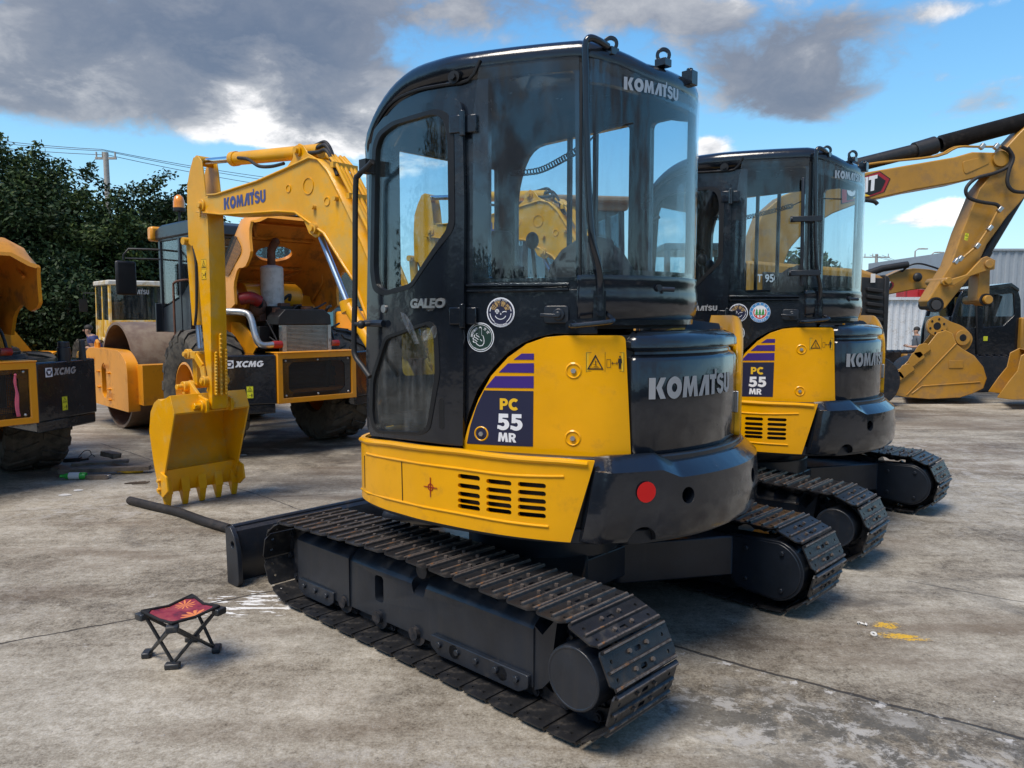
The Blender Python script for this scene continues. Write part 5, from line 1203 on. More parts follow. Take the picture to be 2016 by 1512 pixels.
# ================================================================== GROUND
def ground_mat():
    m = bpy.data.materials.new('yard_concrete'); m.use_nodes = True; t = NT(m.node_tree); b = t.n['Principled BSDF']
    co = t.node('ShaderNodeTexCoord').outputs['Object']; sp = t.node('ShaderNodeSeparateXYZ', ins={0: co}); X, Y = sp.outputs[0], sp.outputs[1]
    big = t.noise(co, .28, 5, .6, .6); mid = t.noise(co, 1.3, 8, .62, .8); fine = t.noise(co, 9, 8, .68); grit = t.noise(co, 120, 3, .7)
    # wiped-out streaks where tracks and tyres have dragged dirt
    st = t.noise(t.mapping(co, rot=(0, 0, R_(35)), scale=(.5, 2.4, 1)), 1.2, 7, .62, .5)
    st2 = t.noise(t.mapping(co, loc=(4, 2, 0), rot=(0, 0, R_(-12)), scale=(.35, 2.2, 1)), 1.0, 7, .62, .4)
    hf1 = t.noise(co, 28, 6, .75); hf2 = t.noise(co, 90, 4, .75)
    v = t.math('ADD', t.math('MULTIPLY', mid, .5), t.math('MULTIPLY', fine, .5)); v = t.math('ADD', v, t.math('MULTIPLY', t.math('SUBTRACT', hf1, .5), .75)); v = t.math('ADD', v, t.math('MULTIPLY', t.math('SUBTRACT', t.noise(t.mapping(co, loc=(1.3, 8.2, 0)), .65, 6, .6, .6), .5), .55)); v = t.math('ADD', v, t.math('MULTIPLY', t.math('SUBTRACT', hf2, .5), .75)); v = t.math('ADD', v, t.math('MULTIPLY', t.math('SUBTRACT', st, .5), .7))
    base = t.ramp(v, [(.26, (.100, .082, .059)), (.42, (.245, .213, .163)), (.57, (.355, .318, .253)), (.80, (.54, .50, .42))])
    # brown earth film
    bm_ = t.maprange(t.math('ADD', big, t.math('MULTIPLY', t.math('SUBTRACT', st2, .5), .9)), .46, .70)
    base = t.mix(t.math('MULTIPLY', bm_, .72), base, (.150, .112, .077))
    pit = t.maprange(t.noise(t.mapping(co, loc=(5, 9, 0)), 17, 8, .78), .585, .64); base = t.mix(t.math('MULTIPLY', pit, .55), base, (.085, .072, .058))
    chip = t.math('MULTIPLY', t.maprange(t.noise(t.mapping(co, loc=(2, 6, 0)), 13, 9, .80), .60, .64), t.maprange(t.noise(co, .9, 4, .6), .44, .60)); base = t.mix(t.math('MULTIPLY', chip, .75), base, (.50, .47, .42))
    # dark oily stains
    ok_ = t.maprange(t.noise(co, .75, 6, .6, 1.2), .60, .72); base = t.mix(t.math('MULTIPLY', ok_, .6), base, (.065, .056, .047))
    def spot(x, y, rx, ry, rot=0.0):
        q = t.mapping(t.vmath('SUBTRACT', co, (x, y, 0)), rot=(0, 0, -R_(rot)), scale=(1/rx, 1/ry, 0)); q = t.node('ShaderNodeMapping', ins={'Vector': t.vmath('SUBTRACT', co, (x, y, 0)), 'Rotation': (0, 0, -R_(rot))}).outputs[0]
        q = t.vmath('MULTIPLY', q, (1/rx, 1/ry, 0)); return t.maprange(t.vmath('LENGTH', q, out=1), 1.25, .35)
    # stained zones under the machines
    for x, y, rx, ry, rot, a in ((-2.3, 9.0, 2.6, 1.6, 0, .75), (-5.2, 7.3, 2.2, 1.0, 20, .75), (.1, 4.1, 1.5, 1.3, 0, .5), (1.8, 6.0, 1.6, 1.4, 0, .45), (-2.4, 6.9, 1.6, .7, -30, .45), (9, 15, 3, 1, 0, .5), (1.05, 2.55, .55, .22, -40, .35)):
        mk = t.math('MULTIPLY', t.math('MULTIPLY', spot(x, y, rx, ry, rot), t.maprange(t.noise(co, 2.2, 5, .6), .36, .58)), a); base = t.mix(mk, base, (.060, .050, .042))
    for x, y, rx, ry, rot, a in ((1.35, 2.45, 1.1, .42, -35, .85), (2.1, 2.1, .9, .5, -35, .6)):
        mk = t.math('MULTIPLY', t.math('MULTIPLY', spot(x, y, rx, ry, rot), t.maprange(t.noise(co, 4.5, 9, .74, .5), .44, .54)), a); base = t.mix(mk, base, (.085, .080, .070))
    # pale scraped patches: right and in front
    for x, y, rx, ry, rot, a in ((1.15, 2.62, .9, .35, -25, .8), (3.2, 8.0, 3.0, 3.2, 0, .55), (-3.2, 6.0, 1.0, .6, 0, .5), (-.2, 2.35, .9, .3, 0, .4), (-3.4, 3.7, 1.2, .8, 0, .3)):
        mk = t.math('MULTIPLY', t.math('MULTIPLY', spot(x, y, rx, ry, rot), t.maprange(t.noise(co, 7, 9, .78, .3), .50, .58)), a); base = t.mix(mk, base, (.44, .42, .385))
    # white crumbs and specks everywhere
    vo = t.node('ShaderNodeTexVoronoi', ins={'Vector': co, 'Scale': 11.0}).outputs['Distance']; base = t.mix(t.math('MULTIPLY', t.maprange(vo, .055, .03), t.maprange(t.noise(co, 1.6, 4, .6), .5, .6)), base, (.60, .58, .54))
    vo = t.node('ShaderNodeTexVoronoi', ins={'Vector': co, 'Scale': 60.0}).outputs['Distance']; base = t.mix(t.math('MULTIPLY', t.maprange(vo, .22, .12), t.maprange(fine, .48, .6)), base, (.34, .32, .29))
    vo = t.node('ShaderNodeTexVoronoi', ins={'Vector': t.mapping(co, loc=(7, 3, 0)), 'Scale': 8.0}).outputs['Distance']; base = t.mix(t.math('MULTIPLY', t.maprange(vo, .05, .03), t.maprange(t.noise(co, 1.1, 4, .6), .5, .6)), base, (.03, .026, .022))
    # spilt white paint by the stool and a yellow chalk mark on the right
    wn = t.noise(t.mapping(co, rot=(0, 0, R_(-22)), scale=(1.2, 7, 1)), 4.5, 5, .6); wp = t.math('MULTIPLY', spot(-1.25, 3.98, .80, .30, 18), 1.0); wn = t.math('ADD', t.math('MULTIPLY', wn, .72), t.math('MULTIPLY', t.noise(t.mapping(co, rot=(0, 0, R_(-22)), scale=(1, 2.4, 1)), 22, 5, .6), .28)); base = t.mix(t.math('MULTIPLY', t.maprange(wp, .02, .12), t.maprange(t.math('ADD', t.math('MULTIPLY', wp, .20), wn), .72, .735)), base, (.80, .79, .76))
    yn = t.noise(t.mapping(co, rot=(0, 0, R_(-20)), scale=(1, 2.5, 1)), 14, 5, .7); yp = t.math('MAXIMUM', spot(1.83, 3.64, .075, .05, 10), spot(1.84, 3.50, .12, .05, -15)); base = t.mix(t.math('MULTIPLY', t.math('MULTIPLY', t.maprange(yp, .05, .3), t.maprange(t.math('ADD', t.math('MULTIPLY', yp, .12), t.math('ADD', t.math('MULTIPLY', yn, .5), t.math('MULTIPLY', hf2, .5))), .54, .64)), .9), base, (.72, .42, .02))
    # joints and cracks
    wob = t.math('MULTIPLY', t.math('SUBTRACT', t.noise(co, 2.2, 4, .6), .5), .09); wob2 = t.math('MULTIPLY', t.math('SUBTRACT', t.noise(co, 14, 3, .6), .5), .02)
    hgt = None
    def joint(px, py, deg, w, a, x0=-1e3, x1=1e3):
        nonlocal base, hgt
        c_, s_ = cos(R_(deg)), sin(R_(deg)); d = t.math('ADD', t.math('MULTIPLY', t.math('SUBTRACT', X, px), -s_), t.math('MULTIPLY', t.math('SUBTRACT', Y, py), c_)); d = t.math('ABSOLUTE', t.math('ADD', t.math('ADD', d, wob), wob2))
        al_ = t.math('ADD', t.math('MULTIPLY', t.math('SUBTRACT', X, px), c_), t.math('MULTIPLY', t.math('SUBTRACT', Y, py), s_))
        k = t.maprange(d, w, w*.35)
        if x0 > -100: k = t.math('MULTIPLY', k, t.math('MULTIPLY', t.math('GREATER_THAN', al_, x0), t.math('LESS_THAN', al_, x1)))
        base = t.mix(t.math('MULTIPLY', k, a), base, (.035, .030, .026)); hgt = k if hgt is None else t.math('MAXIMUM', hgt, k)
    joint(-1.9, 3.73, 33, .010, .9, -6, 1.2); joint(1.3, 3.0, -34.7, .014, .9, -1.2, 9); joint(2.5, 4.09, -35.7, .008, .6, -.3, 9); joint(-3.1, 7.3, -44, .009, .7, -2.5, 3); joint(-3.6, 5.9, 14, .006, .5, -2, 2.5); joint(4.0, 9.2, 12, .012, .6, -3, 6)
    eg = t.noise(co, 12, 6, .7)
    # pale crumbled edge beside the right joint
    d = t.math('ADD', t.math('MULTIPLY', t.math('SUBTRACT', X, 1.3), -sin(R_(-34.7))), t.math('MULTIPLY', t.math('SUBTRACT', Y, 3.0), cos(R_(-34.7)))); mk = t.math('MULTIPLY', t.maprange(t.math('ABSOLUTE', t.math('ADD', t.math('ADD', d, .03), wob)), .05, .01), t.maprange(eg, .54, .60)); mk = t.math('MULTIPLY', mk, t.math('GREATER_THAN', X, .7)); base = t.mix(mk, base, (.50, .48, .45))
    t.l.new(base, b.inputs['Base Color'])
    t.l.new(t.maprange(t.math('ADD', mid, t.math('MULTIPLY', ok_, -.3)), .3, .7, .62, .92), b.inputs['Roughness']); b.inputs['Specular IOR Level'].default_value = .35
    hh = t.math('ADD', t.math('MULTIPLY', fine, .5), t.math('MULTIPLY', grit, .14)); hh = t.math('SUBTRACT', hh, t.math('MULTIPLY', hgt, .8)); hh = t.math('ADD', hh, t.math('MULTIPLY', mid, .8))
    hh = t.math('ADD', hh, t.math('MULTIPLY', hf1, .35))
    bn = t.node('ShaderNodeBump', ins={'Strength': .7, 'Distance': .014, 'Height': hh}); t.l.new(bn.outputs[0], b.inputs['Normal']); return m
ys_ = [-60, -10, 0, 5, 10] + [14+i for i in range(13)] + [30, 60, 200, 900]
def g_z(y):
    t = min(1, max(0, (y-14)/12)); return -.62*t*t*(3-2*t)
mb = MB(); mb.grid(lambda a, b: (-700+1400*a, ys_[int(round(b*(len(ys_)-1)))], g_z(ys_[int(round(b*(len(ys_)-1)))])), 1, len(ys_)-1); mb.build('ground', ground_mat(), smooth=60, kind='structure')
# ================================================================== helpers for the other machines
def gz(y):
    t = min(1, max(0, (y-14)/12)); return -.62*t*t*(3-2*t)
def xf(loc, deg):
    m = Matrix.Translation(Vector(loc)) @ Matrix.Rotation(R_(deg), 4, 'Z'); return lambda p: m @ Vector(p)
def tyre(parent, loc, deg, R=.68, w=.55, rim='machine_orange', lugs=18, rr=.46, name='wheel', side=1):
    """wheel on an axle along local y, turned by deg; side = +1 when the outer face looks to +y"""
    f = xf(loc, deg); mb = MB(f); h = w/2
    prof = [(R*rr*1.02, -h*.62), (R*rr*1.08, -h*.80), (R*.72, -h*1.0), (R*.88, -h*.96), (R*.955, -h*.80), (R*.965, 0), (R*.955, h*.80), (R*.88, h*.96), (R*.72, h*1.0), (R*rr*1.08, h*.80), (R*rr*1.02, h*.62)]
    mb.lathe(prof, (0, 0, 0), (0, 1, 0), 44)
    for i in range(lugs):
        for s_ in (-1, 1):
            a0 = 2*pi*(i+(.5 if s_ > 0 else 0))/lugs; V = []
            for y_, da, r0, r1, wd in ((.02*s_, 0, .955, 1.0, .10), (h*.45*s_, .09, .955, 1.0, .11), (h*.84*s_, .20, .945, .985, .13), (h*1.0*s_, .24, .80, .90, .13)):
                for r_ in (r0, r1):
                    for e_ in (-.5, .5): a = a0+da+e_*wd*1.5*(18/lugs)*.9; V.append((R*r_*cos(a), y_, R*r_*sin(a)))
            fs = []
            for k in range(3):
                b = 4*k; fs += [(b, b+1, b+5, b+4), (b+2, b+6, b+7, b+3), (b, b+4, b+6, b+2), (b+1, b+3, b+7, b+5)]
            fs += [(0, 2, 3, 1), (12, 13, 15, 14)]; mb.add(V, fs)
    t = mb.build(name, 'rubber', parent, smooth=28)
    mb = MB(f); q = R*rr; s = side
    mb.lathe([(q*1.06, -h*.70), (q*1.06, h*.78*1), (q*.98, h*.80), (q*.93, h*.62), (q*.86, h*.30), (q*.5, h*.22), (q*.42, h*.30), (q*.42, h*.60), (q*.30, h*.66), (0, h*.66)], (0, 0, 0), (0, s, 0), 32)
    for i in range(12): a = 2*pi*i/12; mb.hexb((q*.66*cos(a), h*.2*s, q*.66*sin(a)), (q*.66*cos(a), h*.42*s, q*.66*sin(a)), q*.06)
    mb.build('rim', rim, t, smooth=35); return t
def pane(parent, poly, ax, val, mat='tinted_glass', t=.01, f=None, name='window'):
    mb = MB(f); mb.holed(poly, [], val, val+t, ax=ax); return mb.build(name, mat, parent)

# ================================================================== ROAD ROLLERS
def roller(root, wl, wr_, wheel_deg, Lb, Rb, drum, txt_side, hood_ang, FB, orange='machine_orange'):
    top, bot = 1.114, .585
    # rear frame: yellow framed screen, dark blocks either side
    mb = MB(); mb.holed([(-.48, bot), (.48, bot), (.48, top), (-.48, top)], [[(-.42, bot+.055), (.42, bot+.055), (.42, top-.06), (-.42, top-.06)]], -.02, .06, ax=0); mb.box((.10, 0, top+.005), (.26, .97, .012)); gf = mb.build('grille_frame', orange, root, bev=.006)
    mb = MB(); mb.holed([(-.42, bot+.055), (.42, bot+.055), (.42, top-.06), (-.42, top-.06)], [[(-.34, bot+.14), (-.30, bot+.10), (.30, bot+.10), (.345, bot+.15), (.345, top-.14), (.30, top-.10), (-.30, top-.10), (-.34, top-.14)]], .0, .015, ax=0); gp = mb.build('grille_plate', 'navy_paint', gf)
    mb = MB()
    for y_ in (-.38, 0, .38):
        for z_ in (bot+.078, top-.082): mb.sphere((-.002, y_, z_), .013, 10, 6)
    mb.build('grille_screw', 'bare_steel', gp)
    mb = MB(); mb.grid(lambda a, b: (.010, -.35+.70*a, bot+.09+(top-bot-.19)*b), 2, 2); mb.build('grille_mesh', 'perforated_sheet', gp)
    mb = MB(); 
    for i in range(26): mb.box((.16, .08, bot+.14+i*.0155), (.05, .52, .007))
    mb.box((.20, .08, bot+.33), (.02, .54, .42)); mb.box((.16, -.20, bot+.33), (.06, .03, .42)); mb.build('oil_cooler', 'grille_dark', root)
    mb = MB(); mb.box((.12, 0, bot+.10), (.16, .90, .06)); mb.box((.20, -.40, bot+.25), (.30, .03, .45)); mb.build('inner_frame', 'orange_inner', root)
    for s_, L_ in ((1, Lb), (-1, Rb)):
        if L_ <= 0: continue
        dx, dy = .44*L_, .90*L_*s_; a = (0, .484*s_); b = (dx, .484*s_+dy)
        pl = [a, b, (b[0]+.45, b[1]-.05*s_), (b[0]+.45, .484*s_), (.0+.45, .484*s_)]
        mb = MB(); mb.prism(pl, bot-.0, top-.012, ax=2); mb.prism([(p[0]+.03, p[1]) for p in pl], bot-.10, bot+.002, ax=2)
        blk = mb.build('corner_block', 'frame_paint' if 0 else 'navy_paint', root, bev=.014, segs=2)
        # lettering on the outward face
        u0 = Vector((dx, dy, 0)).normalized(); nrm = Vector((-u0.y, u0.x, 0))*s_; nrm = nrm if nrm.x < 0 else -nrm
        def g(s__, z_, d_=.004): p = Vector((a[0], a[1], 0))+u0*s__+nrm*d_; return (p.x, p.y, z_)
        if txt_side == s_:
            hz = top-.135; th = .062
            if s_ > 0: A, dirn = .50, -1     # reads left to right as seen from behind
            else: A, dirn = .10, 1
            def G(x, y, d_=.004): return g(A+dirn*x, hz+y, d_)
            tl = 'white_vinyl' if s_ > 0 else 'silver_vinyl'
            mb = MB(); sq = .082; q0 = -.01
            mb.add([G(x, y) for x, y in ((0, q0), (sq, q0), (sq, q0+sq), (0, q0+sq))], [(0, 1, 2, 3)]); em = mb.build('emblem', 'white_vinyl', blk, smooth=0)
            mb = MB(); cx_, cy_ = sq/2, q0+sq/2; hx = [(cx_+.036*cos(R_(60*i)), cy_+.034*sin(R_(60*i))) for i in range(6)]; mb.add([G(x, y, .0052) for x, y in hx], [list(range(6))]); mb.build('emblem_field', 'navy_vinyl', em, smooth=0)
            mb = MB(); mb.add([G(x, y, .0064) for x, y in ((cx_-.022, cy_+.014), (cx_+.022, cy_+.014), (cx_+.010, cy_-.016), (cx_-.010, cy_-.016))], [(0, 1, 2, 3)]); mb.build('emblem_mark', 'white_vinyl', em, smooth=0)
            mb = MB(); x0 = .093; wd = .27
            put_glyphs(mb, 'XCMG', lambda u_, v_: G(x0+wd*u_, v_*th), gap=.03, shear=.22); mb.build('lettering', tl, blk, smooth=0)
            def ww(x, y, dd): return Vector(g((.30 if s_ > 0 else .28)+dirn*(x*.065-.0), bot+.195-y*.125, .004+dd))
            warning_g(ww, blk, mat='bright_yellow_sticker', vertical=True)
    # deck and chassis
    mb = MB(); mb.prism([(.03, -.47), (.03, .47), (1.9, .47), (1.9, -.47)], top-.10, top-.02, ax=2); mb.prism([(.35, -.40), (.35, .40), (2.1, .40), (2.1, -.40)], .55, top-.12, ax=2); mb.build('chassis', 'frame_paint', root, bev=.01)
    mb = MB(); mb.cyl((*wl[:2], wl[2]), (*wr_[:2], wr_[2]), .16, n=20); mb.build('axle', orange, root)
    tyre(root, wl, wheel_deg, R=wl[2], side=1, rim=orange); tyre(root, wr_, wheel_deg, R=wr_[2], side=-1, rim=orange)
    # fenders
    for w_ in (wl, wr_):
        mb = MB(xf(w_, wheel_deg)); RF = w_[2]+.08; P = [(RF*cos(R_(a)), RF*sin(R_(a))) for a in range(20, 150, 10)]
        s_ = 1 if w_ is wl else -1
        mb.prism(P+[(.2, -.1), (.5, -.1)], -.34*s_-.02, -.34*s_, ax=1); mb.build('inner_fender', orange, root, smooth=50)
    # radiator, fan shroud, engine, muffler
    mb = MB(); y0, y1, z0, z1 = -.24, .31, top+.0, 1.405
    for i in range(20): mb.box((.17, (y0+y1)/2, z0+.012+i*(z1-z0-.02)/19), (.05, y1-y0-.04, .0065))
    mb.box((.17, y0+.0, (z0+z1)/2), (.07, .04, z1-z0)); mb.box((.17, y1, (z0+z1)/2), (.07, .05, z1-z0)); mb.box((.21, (y0+y1)/2, (z0+z1)/2), (.01, y1-y0, z1-z0)); mb.build('radiator', 'bare_steel', root)
    mb = MB(); mb.prism([(y0-.03, z1), (y1+.06, z1), (y1+.06, z1+.09), (y1-.02, z1+.17), (y0+.06, z1+.17), (y0-.02, z1+.11)], .14, .40, ax=0); mb.build('fan_shroud', 'black_plastic', root, bev=.01)
    mb = MB(); mb.tube([(.15, .34, 1.20), (.15, .44, 1.20)], .040, n=14); mb.tube([(.15, -.27, 1.20), (.15, -.36, 1.20)], .034, n=14); mb.tube([(.55, .60, 1.68), (.50, .50, 1.70), (.50, .40, 1.66)], .065, n=14, smooth=4); mb.each('rubber_elbow', 'dark_red', root)
    mb = MB(); mb.tube([(.15, .43, 1.20), (.16, .56, 1.20), (.20, .60, 1.28), (.28, .61, 1.48), (.35, .66, 1.54), (.5, .85, 1.55)], .036, n=14, smooth=4); mb.build('charge_pipe', 'bare_steel', root, smooth=60)
    mb = MB(); mb.cyl((.62, .18, 1.60), (.62, .18, 2.03), .125, n=28); mb.lathe([(.125, 0), (.11, .02), (.05, .035)], (.62, .18, 2.03), (0, 0, 1), 28); mu = mb.build('muffler', 'dirty_white', root, smooth=40)
    mb = MB(); mb.tube([(.62, .18, 2.03), (.62, .18, 2.20), (.60, .17, 2.27), (.55, .15, 2.33)], .045, n=14, smooth=4, caps=False); mb.sphere((.56, .155, 2.32), .044, 12, 8); mb.build('exhaust_pipe', ['rust'], root, smooth=60)
    mb = MB(); mb.cyl((.80, -.20, 1.72), (.80, .46, 1.72), .15, n=26); mb.cyl((.80, -.24, 1.72), (.80, -.20, 1.72), .12, n=26); mb.build('air_filter', orange, root, bev=.01)
    mb = MB(); mb.box((.75, .05, 1.40), (.7, .5, .42)); mb.cyl((.5, -.1, 1.52), (.5, -.32, 1.52), .07, n=14); mb.tube([(.42, .1, 1.50), (.38, .0, 1.62), (.40, -.08, 1.56), (.45, -.12, 1.50)], .014, n=8, smooth=4); mb.tube([(.40, -.2, 1.45), (.30, -.33, 1.40), (.22, -.36, 1.2)], .014, n=8, smooth=4); mb.box((.5, .42, 1.28), (.3, .12, .22)); mb.cyl((.6, .35, 1.55), (.55, .40, 1.68), .06, n=12); mb.build('engine', 'rust' if 0 else 'gasket', root, bev=.012)
    mb = MB(); mb.sphere((.60, .36, 1.60), .10, sc=(.8, 1, 1.1)); mb.box((.6, .30, 1.52), (.1, .14, .16)); mb.build('turbocharger', 'rust', root, bev=.01)
    mb = MB(); mb.prism(rpoly([(-.72, .85), (.72, .85), (.72, 1.75), (-.72, 1.75)], .25), 1.02, 1.10, ax=0); mb.build('bulkhead', orange, root, bev=.01)
    random.seed(int(hood_ang)); hs_ = MB()
    for i in range(11):
        a_ = Vector((random.uniform(.25, .75), random.uniform(-.35, .45), random.uniform(1.25, 1.6))); b_ = a_+Vector((random.uniform(-.15, .3), random.uniform(-.35, .35), random.uniform(-.25, .15))); m_ = a_.lerp(b_, .5)+Vector((-.08, random.uniform(-.1, .1), random.uniform(-.15, .12))); hs_.tube([a_, m_, b_], random.choice((.008, .012, .018)), n=7, smooth=5)
    hs_.build('engine_hoses', 'hose_black', root, smooth=60)
    hs_ = MB()
    for i in range(8): c_ = (random.uniform(.3, .7), random.uniform(-.3, .45), random.uniform(1.45, 1.65)); hs_.box(c_, (random.uniform(.04, .12), random.uniform(.04, .12), random.uniform(.03, .09)))
    hs_.build('engine_fittings', 'rust', root, bev=.006)
    # raised hood: open shell leaning on the cab, hollow side towards the rear
    hz0 = 1.80; hm = Matrix.Translation((1.15, .05, hz0)) @ Matrix.Rotation(R_(hood_ang), 4, 'Y')
    def hf(p): return hm @ Vector(p)
    sec = [(-.64, -.50), (-.63, -.18), (-.56, .0), (-.42, .08), (.42, .08), (.56, .0), (.63, -.18), (.64, -.50)]
    def skin(off):
        return [(y_*(1-off/.62), z_-off) for y_, z_ in sec]
    so_, si_ = skin(0), skin(.03); N1 = 10
    low = [(0, -.28), (.12, -.52), (.30, -.60), (.42, -.44), (.58, -.40), (.68, -.52), (.84, -.52), (.93, -.30), (1.0, -.24)]
    def edge(j, t, off=0):   # stepped lower edges of the sides, rear lip turned down
        y_, z_ = (so_ if off == 0 else si_)[j]
        if j in (0, 7):
            for (ta, za), (tb, zb) in zip(low, low[1:]):
                if ta <= t <= tb: z_ = za+(zb-za)*(t-ta)/(tb-ta)
        x_ = -1.18*t; e = max(0, (t-.84)/.16)
        if j in (2, 3, 4, 5): z_ -= .20*e*e
        if j in (1, 6): z_ -= .04*e*e
        return (x_, y_*(1-.07*e), z_)
    vs = []; 
    for off in (0, 1):
        for i in range(N1*2+1):
            for j in range(8): vs.append(edge(j, i/(N1*2), off))
    n8 = (N1*2+1)*8; fo = [(i*8+j, i*8+j+1, (i+1)*8+j+1, (i+1)*8+j) for i in range(N1*2) for j in range(7)]
    hole = {(i, 3) for i in range(7, 11)}
    mb = MB(hf); mb.add(vs[:n8], [f for k, f in enumerate(fo) if (k//7, k % 7) not in hole]); mb.m = 1; mb.add(vs[n8:], [f for k, f in enumerate(fo) if (k//7, k % 7) not in hole]); mb.m = 0
    rim_ = [(i*8, (i+1)*8) for i in range(N1*2)] + [(i*8+7, (i+1)*8+7) for i in range(N1*2)] + [(N1*2*8+j, N1*2*8+j+1) for j in range(7)] + [(j, j+1) for j in range(7)]
    mb.add(vs, [(a_, b_, b_+n8, a_+n8) for a_, b_ in rim_]); hd = mb.build('raised_hood', [orange, 'orange_inner'], root, smooth=32)
    mb = MB(hf); mb.holed([(-.36, -.40), (-.72, -.40), (-.72, .40), (-.36, .40)], [[(-.54+.115*sin(2*pi*i/28), .0+.22*cos(2*pi*i/28)) for i in range(28)]], .035, .075, ax=2); mb.build('hood_panel', 'orange_inner', hd)
    mb = MB(hf)
    for x_ in (-.10, -.32, -.76, -.95): mb.beam((x_, -.42, .03), (x_, .42, .03), .03, .03)
    mb.beam((-.30, -.42, .03), (-.05, -.05, .03), .03, .03); mb.beam((-.76, .3, .03), (-.98, .40, .03), .03, .03)
    for s_ in (-1, 1): mb.tube([(-.05, .58*s_, -.20), (-.35, .59*s_, -.22), (-.50, .59*s_, -.08), (-.78, .58*s_, -.10), (-.92, .56*s_, -.24)], .016, n=6)
    mb.build('hood_rib', 'orange_inner', hd)
    mb = MB(hf)
    for s_ in (-1, 1):
        mb.m = 0; mb.prism(rpoly([(-.90, -.36), (-.45, -.30), (-.40, -.10), (-.90, -.10)], .08), .625*s_, .645*s_, ax=1)
    mb.each('hood_grille', 'perforated_sheet', hd)
    mb = MB(hf)
    for i in range(9): mb.box((-1.02-.0, 0, .095-.0)[:0] or (-1.0-.018*i, 0, .072-.012*i), (.008, .50-.01*i, .012))
    mb.build('hood_louvre', 'gasket', hd)
    # cab
    cab(root, 1.60, 2.65, -.80, .60, 1.30, 2.55, orange)
    if drum:
        dl, dd, half = drum; f = xf(dl, dd); mb = MB(f); R = dl[2]
        mb.lathe([(R-.035, -half), (R, -half), (R, half), (R-.035, half)], (0, 0, 0), (0, 1, 0), 72, closed=True); mb.m = 1
        for s_ in (-1, 1): mb.lathe([(R-.035, (half-.30)*s_), (.25, (half-.30)*s_), (.25, (half-.18)*s_), (0, (half-.18)*s_)], (0, 0, 0), (0, 1, 0), 40)
        mb.build('drum', ['rusty_drum', 'rust'], root, smooth=40)
        mb = MB(f); z0 = -.40
        sidep = rpoly([(-.98, z0+.0), (-.98, .20, .10), (-.70, .36, .2), (.70, .36, .2), (.98, .20, .1), (.98, z0+.0)], .03)
        for s_ in (-1, 1):
            a, b = sorted((s_*(half+.03), s_*(half+.17))); mb.holed(sidep, [rpoly([(-.10, -.24), (.0, -.30), (.10, -.24), (.10, .12), (.0, .18), (-.10, .12)], .03, 2)], a, b, ax=1)
        mb.box((-1.06, 0, -.06), (.22, 2*half+.10, .50)); mb.box((1.06, 0, -.06), (.22, 2*half+.10, .50))
        df = mb.build('drum_frame', orange, root, bev=.015)
        mb = MB(f)
        for x_, z_ in ((-.22, .05), (-.22, -.16), (-.22, -.30), (.24, .05), (.24, -.16)):
            for k in (0, .05): mb.hexb((x_-k, half+.17, z_), (x_-k, half+.20, z_), .016)
        for x_ in (.55,): mb.tube([(x_, half+.10, .30), (x_, half+.10, .42), (x_-.05, half+.10, .45), (x_-.10, half+.10, .42), (x_-.10, half+.10, .34)], .025, n=8)
        mb.build('frame_bolt', orange, df)
        mb = MB(f); mb.box((-1.20, half-.50, -.04), (.05, .50, .05)); mb.cyl((-1.20, half-.28, -.12), (-1.20, half-.28, .06), .02, n=10); mb.build('lock_bar', 'crimson', df, bev=.01)
        mb = MB(f); fx = lambda u_, v_: (.30-.36*u_, half+.172, .18+.07*v_); put_text(mb, 'XS 263J', lambda u_, v_: (.72-.34*u_, half+.172, .14+.09*v_)); put_text(mb, '兴业重工', lambda u_, v_: (-.10-.34*u_, half+.172, -.30+.10*v_)); put_text(mb, 'POWER', lambda u_, v_: (.02-.26*u_, half+.172, .10+.06*v_)); mb.build('frame_lettering', 'orange_inner', df, smooth=0)
